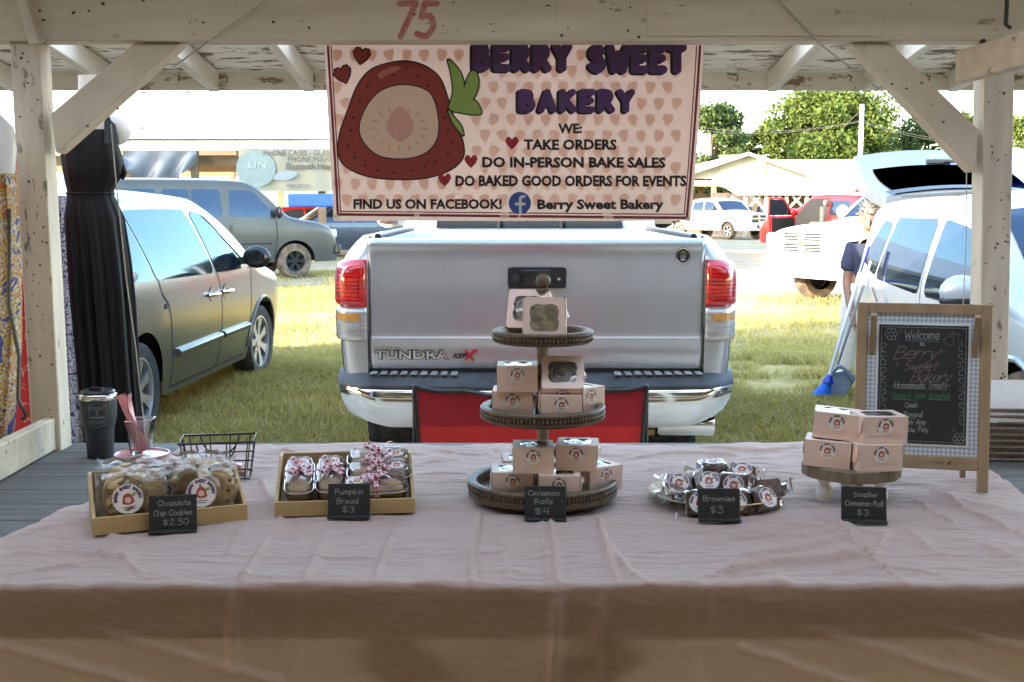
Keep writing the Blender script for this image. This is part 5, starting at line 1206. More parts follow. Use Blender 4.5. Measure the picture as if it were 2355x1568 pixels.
# halved strawberry motif with leaves (plain fruit)
RED = vinyl('red_print', (.32, .055, .04), (.26, .04, .032), .1); CREAM = vinyl('cream_print', (.86, .60, .43), (.82, .56, .39)); LEAF = vinyl('leaf_print', (.36, .48, .13), (.28, .4, .09)); LEAF2 = vinyl('pale_leaf_print', (.42, .52, .2))
def shape(name, pts, m, o, out=3.2, closed=True, res=3, par=None):
    P = catmull_closed(pts, 5)
    if out: V, F = fill_poly(P, res, out); bprint(name + '_outline', V, F, INK, o, par)
    V, F = fill_poly(P, res); return bprint(name, V, F, m, o + .0006, par)
body = [(925, 142), (975, 152), (1010, 180), (1028, 225), (1045, 280), (1064, 330), (1062, 365), (1030, 392), (975, 408), (910, 411), (845, 404), (795, 382), (777, 350), (783, 300), (802, 250), (825, 195), (860, 158)]
for nm, pts in (('leaf', [(1034, 252), (1062, 215), (1080, 170), (1094, 166), (1100, 190), (1092, 222), (1066, 248)]), ('leaf', [(1032, 250), (1042, 210), (1036, 165), (1030, 138), (1046, 150), (1062, 175), (1066, 205), (1052, 236)]),
    ('leaf', [(1036, 252), (1064, 236), (1092, 232), (1107, 260), (1090, 264), (1062, 260)]), ('leaf', [(1030, 252), (1044, 270), (1060, 290), (1066, 312), (1054, 300), (1040, 280)])): shape(nm, pts, LEAF, .0030)
straw = shape('strawberry', body, RED, .0012, 3.4)
shape('strawberry_core', [(930, 196), (985, 212), (1005, 262), (1004, 318), (975, 352), (925, 364), (870, 356), (834, 322), (828, 285), (848, 240), (880, 208)], CREAM, .0024, 2.6)
shape('core_heart', [(920, 246), (944, 268), (950, 300), (922, 326), (892, 302), (896, 268)], vinyl('pale_pink_core', (.72, .38, .29)), .0038, 0)
V, F = [], []
for k in range(16):
    a = R(k * 22.5)
    b = len(V); c_, s_ = math.cos(a), math.sin(a); V += [(918 + c_ * q * 74 - s_ * w_, 296 + s_ * q * 58 + c_ * w_) for q, w_ in ((.62, 0), (.8, 2.6), (.93, 0), (.8, -2.6))]; F.append((b, b + 1, b + 2, b + 3))
bprint('core_streaks', V, F, vinyl('pale_core_streak', (.74, .4, .28)), .0034)
V, F = [], []
for px, py in ((890, 160), (905, 172), (960, 176), (985, 196), (1000, 232), (1020, 270), (1030, 300), (1038, 330), (1030, 352), (1000, 372), (975, 385), (945, 392), (905, 398), (868, 392), (838, 380), (815, 362), (800, 335), (806, 300), (812, 270), (828, 232), (846, 200), (868, 178), (935, 158)):
    b = len(V); V += [(px + 2.6 * math.cos(k * math.pi / 4), py + 3.6 * math.sin(k * math.pi / 4)) for k in range(8)]; F.append(tuple(range(b, b + 8)))
bprint('strawberry_seeds', V, F, INK, .0026)
V, F = fill_poly(catmull_closed([(868, 172), (890, 158), (915, 152), (918, 160), (892, 172), (876, 182)], 4), 3); bprint('strawberry_shine', V, F, vinyl('pale_red_print', (.5, .16, .11)), .0027)
HEART = [(0, 8), (-6, 2), (-9, -4), (-6.5, -9), (-2.5, -9), (0, -5), (2.5, -9), (6.5, -9), (9, -4), (6, 2)]
def heart(px, py, s, rot, m, out, o=.0012):
    c, q = math.cos(rot), math.sin(rot); pts = [(px + s * (x * c - y * q), py + s * (x * q + y * c)) for x, y in HEART]
    P = [p for p in pts]
    if out: V, F = fill_poly(P, 2, out); bprint('heart_outline', V, F, INK, o)
    V, F = fill_poly(P, 1.5); bprint('heart', V, F, m, o + .0006)
heart(831, 131, 2.1, .15, RED, 3, .0012); heart(790, 174, 2.2, -.35, RED, 3, .0012)
for px, py in ((1177, 331), (1083, 373), (1022, 415)): heart(px, py, 1.75, 0, vinyl('heart_print', (.34, .03, .04)), 0)
# bubble title
PUR = vinyl('purple_print', (.12, .06, .17), (.1, .045, .14))
def bubble(txt, px0, px1, ytop, ybot):
    st, w = stroke_text(txt, 1, .42); W = .4; h = 1 + W; a = (px1 - px0) / (w + W); b = (ybot - ytop) / h
    for off, m, o in (((-6, 3), INK, .0012), ((0, 0), PUR, .0022)):
        S = [[((px0 + px1) / 2 + x * a + off[0], ybot - (y + W / 2) * b + off[1]) for x, y in s] for s in st]
        V, F = fill_strokes(S, W * b * .98 + (1 if off[0] else 0), 2.2); bprint('title_shadow' if off[0] else 'title', V, F, m, o)
bubble('BERRY', 1086, 1316, 98, 166); bubble('SWEET', 1352, 1578, 100, 170); bubble('BAKERY', 1190, 1462, 204, 260)
def line(txt, px0, px1, py0, py1, m=None, bold=.042, lo=None):
    V, F = font_text(txt, 1, bold); V = [(a, -b) for a, b in squash(V, px0, px1, -py1, -py0)]; bprint('lettering', V, [f[::-1] for f in F], m or INK, .0016)
line('WE:', 1283, 1338, 284, 307); line('TAKE ORDERS', 1204, 1418, 320, 345); line('DO IN-PERSON BAKE SALES', 1109, 1532, 361, 386); line('DO BAKED GOOD ORDERS FOR EVENTS', 1047, 1579, 403, 429)
line('FIND US ON FACEBOOK!', 811, 1154, 457, 481); line('Berry Sweet Bakery', 1235, 1528, 458, 488)
V, F = fill(lambda X, Z: np.sqrt((X - 1195) ** 2 + (Z - 467) ** 2) - 25.5, 1166, 1224, 438, 496, 2.5); bprint('social_disc', V, F, vinyl('blue_print', (.05, .1, .32)), .0012)
V, F = fill_strokes([catmull([(1205, 452), (1198, 453), (1196, 460), (1196, 491)], 4), [(1186, 469), (1205, 469)]], 6.5, 1.6); bprint('social_letter', V, F, vinyl('white_print', (.75, .7, .68)), .0022)
for px, py in ((772, 496), (1584, 504)):
    p = bp(*bpx(px, py), .003); mb = MB(); mb.tube([p + Vector((.006 * math.cos(a), 0, .006 * math.sin(a))) for a in np.linspace(0, 2 * math.pi, 12, False)], .0022, 6, closed=True); mb.build('grommet', M['chrome'], ban, 60)

# ---------------------------------------------------------------- small shared makers
CHALK = mat('chalk', (.27, .285, .27), (.09, .1, .1), scale=220, rough=1, lo=.35, hi=.7)
CHALKG = mat('green_chalk', (.045, .17, .065), (.025, .09, .04), scale=220, rough=1, lo=.35, hi=.7)
CHALKR = mat('rose_chalk', (.21, .14, .14), (.09, .07, .07), scale=220, rough=1, lo=.35, hi=.7)
SLATE = mat('black_slate_board', (.012, .014, .014), (.018, .02, .02), scale=5, rough=.55)
def chalk(parent, lines, y, m=CHALK, w=.0022, name='chalk_lettering', mirror=None, res=.0009, slant=.05, jit=.03, gap=.16):
    mb = MB()
    for txt, cx_, z, h, wd in lines:
        st, tw = stroke_text(txt, h, gap, slant, jit); k = wd / tw if wd else 1
        V, F = fill_strokes([[(cx_ + a * k, z + b) for a, b in s] for s in st], w, res); mb.add([(a, y, b) for a, b in V], F)
    return mb.build(name, m, parent, None, fix=False)
def stickmat(): return mat('sticker_paper', (.78, .7, .66), (.74, .66, .62), scale=3, rough=.5)
STK = stickmat(); STI = mat('sticker_ink', (.11, .05, .12), rough=.6); STR = mat('sticker_red', (.4, .06, .04), rough=.6); STC = mat('sticker_cream', (.74, .5, .36), rough=.6); STG = mat('sticker_green', (.2, .32, .08), rough=.6)
def make_sticker():
    """round label, radius 1: arched name, small strawberry, two lines; lies in x-z facing -y"""
    def put(V, F, m, o): mb.mi = m; mb.add([(a, -o, b) for a, b in V], F)
    mb = MB(); put(*fill(lambda X, Z: np.sqrt(X ** 2 + Z ** 2) - 1, -1.1, 1.1, -1.1, 1.1, .11), 0, 0)
    txt = 'BERRY SWEET BAKERY'
    for i, ch in enumerate(txt):
        if ch == ' ': continue
        V, F = font_text(ch, .30, .02); a = R(118 - i * 236 / (len(txt) - 1)) * .78; s, c = math.sin(a), math.cos(a)
        put([(-s * .70 + x * c - z * s, c * .70 + x * s + z * c) for x, z in V], F, 1, .02)
    put(*fill_poly(catmull_closed([(0, .38), (.25, .28), (.36, -.05), (.38, -.28), (0, -.4), (-.38, -.28), (-.36, -.05), (-.25, .28)], 3), .09), 2, .012)
    put(*fill(lambda X, Z: np.sqrt(X ** 2 + (Z + .08) ** 2) - .21, -.3, .3, -.36, .2, .08), 3, .024)
    put(*fill_poly([(.22, .2), (.5, .42), (.55, .2), (.36, .08)], .08), 4, .024)
    for z, w in ((-.55, .42), (-.70, .34)): put([(-w, z - .028), (w, z - .028), (w, z + .028), (-w, z + .028)], [(0, 1, 2, 3)], 1, .014)
    return mb
_sm = make_sticker(); STM = _sm.build('sticker', [STK, STI, STR, STC, STG], None, None, fix=False); STM_ME = STM.data; bpy.data.objects.remove(STM)
def sticker(parent, loc, r, rx=0, rz=0, ry=0):
    o = bpy.data.objects.new('sticker', STM_ME); COL.objects.link(o); o.parent = parent; o.location = loc; o.scale = (r, r * .6, r); o.rotation_euler = (rx, ry, rz); return o
# price cards
def price(pxc, pyb, w, h, rz, tilt, lines, label):
    p = onT(pxc, pyb); e = empty('price_sign', (p.x, p.y, CT), rz, label, 'price sign', 'chalk price signs along the table')
    q = Matrix.Rotation(-tilt, 4, 'X')
    mb = MB(); mb.T = q; mb.box((0, .003, h / 2 + .003), (w, .006, h)); mb.build('board', SLATE, e, None, .0016)
    mb = MB(); mb.box((0, -.004, .003), (w, .022, .006)); mb.build('foot', SLATE, e, None, .001)
    for t in lines:
        o = chalk(e, [t], -.0008, w=.0023); o.rotation_euler = (-tilt, 0, 0)
price(398, 1230, .106, .081, R(10), R(12), [('Chocolate', .003, .060, .0125, .072), ('Chip Cookies', 0, .038, .0125, .084), ('$2.50', .006, .016, .0135, .055)], 'tilted chalk card reading Chocolate Chip Cookies $2.50')
price(802, 1197, .100, .078, R(1), R(12), [('Pumpkin', 0, .056, .0125, .066), ('Bread', -.004, .034, .0125, .05), ('$3', -.002, .013, .0145, .028)], 'chalk card reading Pumpkin Bread $3')
price(1253.5, 1202, .099, .077, R(-1), R(10), [('Cinnamon', -.004, .058, .0115, .074), ('Rolls', -.004, .038, .0125, .042), ('$4', -.008, .013, .0155, .034)], 'chalk card reading Cinnamon Rolls $4')
price(1653, 1203.5, .100, .073, R(-1), R(12), [('Brownies', 0, .046, .0125, .074), ('$3', -.006, .018, .0155, .03)], 'chalk card reading Brownies $3')
price(1986, 1207, .104, .080, R(-8), R(14), [('Smaller', .004, .059, .011, .056), ('Cinnamon Roll', .0, .038, .0115, .086), ('$3', -.003, .016, .0135, .026)], 'leaning chalk card reading Smaller Cinnamon Roll $3')

# ---------------------------------------------------------------- cardboard boxes
CARD = mat('peach_cardboard', (.76, .58, .505), (.72, .54, .465), scale=4, rough=.55, spec=.4)
CARDIN = mat('box_inside', (.4, .28, .2), rough=.8)
FILM = film_mat('box_window_film', gloss=.14, rough=.05, bump=.3, bscale=45, haze=.07)
ROLL = mat('cinnamon_roll', (.42, .25, .1), (.6, .42, .24), scale=18, rough=.7, bump=.4); ICE = mat('cream_icing', (.85, .82, .7), (.78, .72, .58), scale=14, rough=.5, bump=.3)
def scal(w, d, n=3, a=.05):
    pts = []
    for k in range(64):
        t = 2 * math.pi * k / 64; c, s = math.cos(t), math.sin(t); q = 1 / max(abs(c), abs(s)) ** .92; r = 1 + a * math.cos(8 * t + math.pi)
        pts.append((c * q * r * w / 2 * .92, s * q * r * d / 2 * .92))
    return pts
def make_box(w, d, h, lift=0):
    e = empty('pastry_box', (0, 0, 0)); win = scal(w * .74, d * .70)
    mb = MB(); t = .0012
    V, F = fill(lambda X, Y: np.maximum(-poly_sdf(X, Y, win), np.maximum(np.abs(X) - w / 2, np.abs(Y) - d / 2)), -w / 2 - .001, w / 2 + .001, -d / 2 - .001, d / 2 + .001, .006)
    mb.add([(a, b, h) for a, b in V], F)
    for x0, y0, x1, y1 in ((-w / 2, -d / 2, w / 2, -d / 2), (w / 2, -d / 2, w / 2, d / 2), (w / 2, d / 2, -w / 2, d / 2), (-w / 2, d / 2, -w / 2, -d / 2)): mb.add([(x0, y0, 0), (x1, y1, 0), (x1, y1, h), (x0, y0, h)], [(0, 1, 2, 3)])
    mb.add([(-w / 2, -d / 2, 0), (w / 2, -d / 2, 0), (w / 2, d / 2, 0), (-w / 2, d / 2, 0)], [(3, 2, 1, 0)])
    mb.build('carton', CARD, e, None, fix=False)
    mb = MB(); V, F = fill_poly(win, .006, .003); mb.add([(a, b, h - .0012 + .0012 * math.sin(a * 160 + b * 90) * .8) for a, b in V], F); mb.build('window_film', FILM, e, 60, fix=False)
    # side tuck flaps with rounded corners
    for sd in (-1, 1):
        mb = MB(); V, F = fill_poly([(-d * .5, h), (d * .5, h), (d * .46, h * .45), (d * .2, h * .30), (-d * .3, h * .30), (-d * .46, h * .45)], .006); mb.add([(sd * (w / 2 + .0012 + .004 * max(0, (h - b) / h)), a, b) for a, b in V], F if sd > 0 else [f[::-1] for f in F]); mb.build('side_flap', CARD, e, None, fix=False)
    mb = MB(); V, F = fill(rrect(w * .9, h * .62, .01), -w / 2, w / 2, -h / 2, h / 2, .006); mb.add([(a, -d / 2 - .0008, b + h * .60) for a, b in V], F); mb.build('front_flap', CARD, e, None, fix=False)
    mb = MB(); mb.ball((0, 0, h * .40), .5, 18, 9, (w * .84, d * .84, h * .76)); rl = mb.build('cinnamon_roll', ROLL, e, 60)
    mb = MB(); pts = [(.055 * (1 - k / 42) * math.cos(k * .55) * w / .105, .055 * (1 - k / 42) * math.sin(k * .55) * w / .105 * .9, h * (.66 + .12 * k / 40)) for k in range(40)]; mb.tube(pts, [.009] * 40, 6); mb.build('icing', ICE, rl, 60)
    s = sticker(e, (0, -d / 2 - .0018, h * .66), w * .185)
    # the part of the label folded over the lid edge
    return e
BOXA = make_box(.101, .101, .064)
_first = [True]
def put_box(M4, label, group='boxes on the three tier stand'):
    o = BOXA if _first[0] else copy_tree(BOXA)
    _first[0] = False; o.matrix_world = M4; return tag(o, label, 'pastry box', group)
def TR(x, y, z, rz=0, rx=0, ry=0): return Matrix.Translation((x, y, z)) @ Matrix.Rotation(rz, 4, 'Z') @ Matrix.Rotation(ry, 4, 'Y') @ Matrix.Rotation(rx, 4, 'X')

# ---------------------------------------------------------------- three tier stand
sc = onT(1247, 1166); SX, SY = at(1247, 1140, Y=2.93).x, 2.93
ts = empty('tiered_stand', (SX, SY, CT), 0, 'dark carved wooden three tier stand in the middle of the table', 'tiered stand')
WOODD = wood_mat('stained_wood', (.12, .08, .045), (.065, .043, .026), (6, 6, 2), 9, .5, .2, dirt=(.2, .16, .11), dirt_scale=24, dirt_pos=.66)
WOODG = wood_mat('greyed_wood', (.3, .26, .2), (.2, .17, .13), (5, 1, 1), 14, .6, .2)
def tray_z(py): return at(1247, py, Y=SY).z - CT
tiers = [(.1925, tray_z(1097), .044), (.160, tray_z(930), .036), (.1295, tray_z(757), .032)]
for r, zr, hh in tiers:
    mb = MB(); mb.lathe([(.001, zr - hh * .62), (r - .028, zr - hh * .62), (r - .024, zr - .004), (r - .019, zr), (r - .006, zr), (r - .002, zr - .004), (r - .002, zr - .009), (r - .007, zr - .011), (r - .007, zr - .024), (r - .002, zr - .026), (r - .003, zr - hh * .85), (r - .012, zr - hh), (.001, zr - hh)], n=64)
    t = mb.build('tray', WOODD, ts, 35)
    mb = MB(); n = int(2 * math.pi * r / .0105)
    for k in range(n): a = 2 * math.pi * k / n; mb.ball(((r - .006) * math.cos(a), (r - .006) * math.sin(a), zr - .0185), .5, 6, 5, (.010, .0095, .0145))
    mb.build('beading', WOODD, t, 60, fix=False)
z0_, z1_, z2_ = [t[1] - t[2] for t in tiers]
for a, b in ((tiers[0][1] - .03, z1_), (tiers[1][1] - .03, z2_), (tiers[2][1] - .03, tray_z(672))):
    mb = MB(); mb.lathe([(.02, a), (.019, a + .02), (.013, a + .04), (.0125, (a + b) / 2), (.0155, b - .015), (.018, b)], n=20); mb.build('column', WOODG, ts, 50)
mb = MB(); mb.lathe([(.012, tray_z(673)), (.019, tray_z(670)), (.0195, tray_z(665)), (.011, tray_z(661))], n=20); mb.ball((0, 0, tray_z(646)), .0185, 20, 14); mb.build('finial', WOODD, ts, 50)
for a in (200, 320, 80):
    mb = MB(); mb.lathe([(.014, 0), (.0145, .018), (.018, .03)], (.125 * math.cos(R(a)), .125 * math.sin(R(a)), 0), 16); mb.build('foot', WOODD, ts, 50)
f0, f1, f2 = [t[1] - t[2] * .62 + CT for t in tiers]
BH = .064; G3 = 'boxes on the three tier stand'
def bx(px, yy, z, rz, label, rx=0, lift=0):
    """box whose middle shows at photo column px, standing at depth yy"""
    x = (px - 1177) / FPX * (yy * math.cos(PITCH) + (EYE - z - .03) * math.sin(PITCH)); return put_box(TR(x, yy, z, rz, rx), label, G3)
bx(1177, SY - .055, f0, R(2), 'lower left box on the bottom tier with a bright window')
bx(1287, SY - .095, f0, R(-4), 'front box on the bottom tier behind the Cinnamon Rolls card')
bx(1366, SY + .0, f0, R(32), 'turned box at the right rim of the bottom tier')
bx(1200, SY + .075, f0, R(3), 'box at the back of the bottom tier')
bx(1226, SY - .075, f0 + BH + .001, R(-1), 'upper left box stacked on the bottom tier')
bx(1327, SY - .045, f0 + BH + .001, R(-6), 'upper right box stacked on the bottom tier')
bx(1180, SY - .005, f1, R(-2), 'plain faced lower left box on the middle tier')
bx(1288, SY - .065, f1, R(1), 'lower middle box on the middle tier under the tilted box')
bx(1326, SY + .045, f1, R(42), 'turned box at the back right of the middle tier')
bx(1190, SY - .015, f1 + BH + .001, R(-1), 'upper left box on the middle tier with a shining window')
bx(1293, SY - .03, f1 + BH + .006, R(-2), 'tilted box on the middle tier leaning back to show its roll', R(44))
bx(1252, SY - .045, f2 + .052, R(-2), 'upright box on the top tier with its window facing us', R(84))
bx(1224, SY + .035, f2 + .048, R(-14), 'leaning box behind the upright one on the top tier', R(66))

# ---------------------------------------------------------------- slice stand with four boxes
sp = onT(1964, 1140); wx, wy = at(1963, 1100, Y=2.90).x, 2.93; wz = at(1963, 1058, Y=2.93).z
ws = empty('wood_slice_stand', (wx, wy, CT), R(-12), 'round wood slice riser on white beaded legs', 'cake stand')
topz = wz - CT - .006
mb = MB(); nseg = 40
rad = [.122 * (1 + .02 * math.sin(k * .9) + .015 * math.cos(k * 2.1)) for k in range(nseg)]
mb.prism([(rad[k] * math.cos(2 * math.pi * k / nseg), rad[k] * .92 * math.sin(2 * math.pi * k / nseg)) for k in range(nseg)], lambda a, b: (a, b, topz - .030), lambda a, b: (a, b, topz)); mb.build('slice', wood_mat('bark_edged_slice', (.23, .18, .125), (.14, .11, .075), (6, 6, 2), 10, .8, .3), ws, 40, .003)
WH = mat('chipped_white_paint', (.78, .75, .7), (.7, .66, .6), scale=20, rough=.5)
for a in (218, 322, 90):
    x, y = .085 * math.cos(R(a)), .085 * math.sin(R(a)); hz2 = topz - .03
    mb = MB(); mb.lathe([(.008, 0), (.016, .006), (.0205, .020), (.0205, .028), (.015, .042), (.010, .046), (.016, .052), (.020, .064), (.019, hz2 - .003), (.015, hz2)], (x, y, 0), 18); mb.build('leg', WH, ws, 60)
GS = 'boxes on the wood slice stand'
BOXB = make_box(.112, .100, .066); bfirst = [True]
def pbx(px, yy, z, rz, label, rx=0, ry=0):
    x = (px - 1177) / FPX * (yy * math.cos(PITCH) + (EYE - z - .03) * math.sin(PITCH)); o = BOXB if bfirst[0] else copy_tree(BOXB); bfirst[0] = False
    o.matrix_world = TR(x, yy, z, rz, rx, ry); return tag(o, label, 'pastry box', GS)
sz_ = CT + topz
pbx(1902, wy - .015, sz_ + .001, R(-18), 'lower left of the four boxes on the wood slice', 0, R(3))
pbx(2006, wy - .055, sz_ + .0005, R(6), 'lower right of the four boxes on the wood slice')
pbx(1921, wy + .0, sz_ + .069, R(-16), 'upper left box on the wood slice with a bright window', 0, R(4))
pbx(2018, wy - .04, sz_ + .0675, R(4), 'upper right box on the wood slice with a dark window')

# ---------------------------------------------------------------- wooden display trays
PINE = wood_mat('pale_pine', (.50, .35, .16), (.41, .27, .11), (1.5, 6, 10), 5, .6, .1); PINEIN = wood_mat('pine_inside', (.42, .29, .16), (.34, .22, .11), (1.5, 6, 10), 5, .6, .1)
def display_tray(loc, rz, w, d, hf, hb, label, t=.008, inc=.62):
    e = empty('display_tray', loc, rz, label, 'wooden tray')                # origin at front left bottom corner; x right, y back
    mb = MB(); mb.box((w / 2, t / 2, hf / 2), (w, t, hf)); mb.build('front_panel', PINE, e, None, .001)
    mb = MB(); mb.box((w / 2, d - t / 2, hb / 2), (w - 2 * t - .001, t, hb)); mb.build('back_panel', PINE, e, None, .001)
    for x in (0, w - t): mb = MB(); mb.prism([(t + .0005, 0), (d, 0), (d, hb), (d * .8, hb), (t + .0005, hf)], lambda a, b: (x, a, b), lambda a, b: (x + t, a, b)); mb.build('side_panel', PINE, e, None, .001)
    mb = MB(); a = math.atan2(hb * inc - .006, d - 2 * t); mb.box((w / 2, d / 2, (hb * inc + .006) / 2), (w - 2 * t - .002, (d - 2 * t) / math.cos(a) - .004, .005), (a, 0, 0)); mb.build('floor_panel', PINEIN, e)
    return e, a
p = onT(214, 1239)
CK, cka = display_tray((p.x, p.y, CT), R(22), .345, .20, .040, .105, 'pine tray of bagged chocolate chip cookies', inc=.26)
p = onT(632, 1195.5)
PB, pba = display_tray((p.x, p.y, CT), R(7), .334, .225, .036, .11, 'pine tray holding five boxed pumpkin loaves')
# cookies in clear bags
COOK = mat('cookie', (.5, .32, .14), (.6, .42, .21), scale=30, rough=.85, bump=.35, bscale=60); CHIP = mat('chocolate_chip', (.05, .025, .012), rough=.5)
BAG = film_mat('clear_bag', gloss=.04, rough=.10, haze=.02); BAGSEAM = film_mat('bag_seam', gloss=.2, rough=.15, haze=.12)
WRAP = film_mat('cling_wrap', gloss=.02, rough=.10, haze=.03); FLAP = film_mat('wrap_flap', gloss=.05, rough=.16, haze=.07)
def cookie_mb(mb, c, r, tilt, seed):
    rr = random.Random(seed); Mx = Matrix.Translation(c) @ Matrix.Rotation(tilt, 4, 'X'); mb.T = Mx
    n = 30; prof = [(.001, -.008), (r * .92, -.008), (r, -.002), (r * .94, .003), (r * .6, .007), (.001, .008)]
    vs = []; w = [1 + .03 * rr.uniform(-1, 1) for _ in range(n)]
    for q, z in prof:
        for j in range(n): a = 2 * math.pi * j / n; vs.append((q * w[j] * math.cos(a), z * (1 if z < .004 else 1), q * w[j] * math.sin(a)))
    vs = [(x, -y, z) for x, y, z in vs]
    mb.mi = 0; mb.add(vs, [(i * n + j, i * n + (j + 1) % n, (i + 1) * n + (j + 1) % n, (i + 1) * n + j) for i in range(len(prof) - 1) for j in range(n)])
    mb.mi = 1
    for k in range(4): a = rr.uniform(0, 6.28); q = r * math.sqrt(rr.uniform(.02, .75)); mb.ball((q * math.cos(a), -.007, q * math.sin(a)), rr.uniform(.003, .005), 6, 5, (1, .6, 1))
    mb.T = Matrix.Identity(4)
def bag_shell(w, h, dz, seed, top=.03):
    """crinkled pouch in x-z, bulging in y, closed flat at the top"""
    def fn(sgn):
        def f(u, v):
            x = (u - .5) * w; z = v * h; b = max(0, math.sin(math.pi * u)) ** .5 * (min(1, v * 6) ** .5) * max(0, 1 - max(0, v - .62) / .38) ** .6
            j = float(fbm(np.array(u * 9.), np.array(v * 7.), 3, seed + int(sgn > 0)))
            return (x * (1 + .03 * j), sgn * (dz * b * (.75 + .6 * j)) + .014 * max(0, v - .7) * math.sin(u * 14 + seed), z + .012 * max(0, v - .8) * 5 * j)
        return f
    mb = MB(); mb.grid(fn(-1), 16, 16); mb.grid(fn(1), 16, 16); return mb
def cookie_bag(x, y, lean, label, stick, seed, r=.052):
    z = .012 + y * math.tan(cka) * .9; Mw = CK.matrix_basis.copy()
    e = empty('cookie_bag', (0, 0, 0)); e.matrix_world = TR(CK.location.x, CK.location.y, CK.location.z, R(22)) @ TR(x, y, z, R(random.uniform(-3, 3)), -lean); tag(e, label, 'bag of cookies', 'bagged cookies in the pine tray')
    mb = MB(); cookie_mb(mb, (-.012, -.006, r + .002), r, 0, seed); mb.build('cookie', [COOK, CHIP], e, 50)
    mb = MB(); cookie_mb(mb, (.03, .011, r * .95 + .004), r * .95, R(4), seed + 1); mb.build('cookie', [COOK, CHIP], e, 50)
    bag_shell(.158, .118, .024, seed).build('bag', BAG, e, 60)
    mb = MB(); mb.grid(lambda u, v: ((u - .5) * .155, -.004 + .006 * math.sin(u * 9 + seed),   .109 + .007 * v + .003 * math.sin(u * 13)), 14, 1); mb.build('bag_seam', BAGSEAM, e, 60)
    if stick: sticker(e, (-.008, -.024, r * .98), .034, 0, 0, R(random.uniform(-8, 8)))
    return e
for k, (x, y, st, lb) in enumerate(((.088, .036, 1, 'front left cookie bag with its round label showing'), (.252, .036, 1, 'front right cookie bag beside the price card'), (.165, .072, 1, 'middle cookie bag half hidden by the price card'), (.092, .085, 1, 'second cookie bag on the left side of the tray'),
    (.26, .092, 1, 'second cookie bag on the right side of the tray'), (.10, .135, 0, 'rear left cookie bag standing against the tray back'), (.255, .14, 0, 'rear right cookie bag with two small cookies at the top'))):
    cookie_bag(x, y, R(16 if k < 3 else 22), lb, st, 10 + 3 * k, .052 if k != 2 else .04)
# pumpkin loaves in clear tubs with ribbons
BREAD = mat('pumpkin_bread', (.42, .25, .13), (.54, .35, .2), scale=25, rough=.85, bump=.3); TUB = film_mat('clear_tub', gloss=.08, rough=.05, haze=.04); RIM = film_mat('tub_rim', gloss=.45, rough=.1, haze=.3)
RIB = mat('pink_ribbon', (.74, .5, .54), (.68, .44, .48), scale=40, rough=.4); DOT = mat('ribbon_dot', (.3, .015, .06), rough=.5)
def rloop(w, d, r, n=8):
    P = []
    for cx_, cy_, a0 in ((w / 2 - r, d / 2 - r, 0), (-w / 2 + r, d / 2 - r, 90), (-w / 2 + r, -d / 2 + r, 180), (w / 2 - r, -d / 2 + r, 270)):
        for k in range(n + 1): a = R(a0 + 90 * k / n); P.append((cx_ + r * math.cos(a), cy_ + r * math.sin(a)))
    return P
def loft(mb, rings, cap0=True, cap1=True):
    n = len(rings[0]); vs = [p for r_ in rings for p in r_]
    fs = [(i * n + j, i * n + (j + 1) % n, (i + 1) * n + (j + 1) % n, (i + 1) * n + j) for i in range(len(rings) - 1) for j in range(n)]
    if cap0: fs.append(tuple(range(n))[::-1])
    if cap1: fs.append(tuple((len(rings) - 1) * n + j for j in range(n)))
    mb.add(vs, fs)
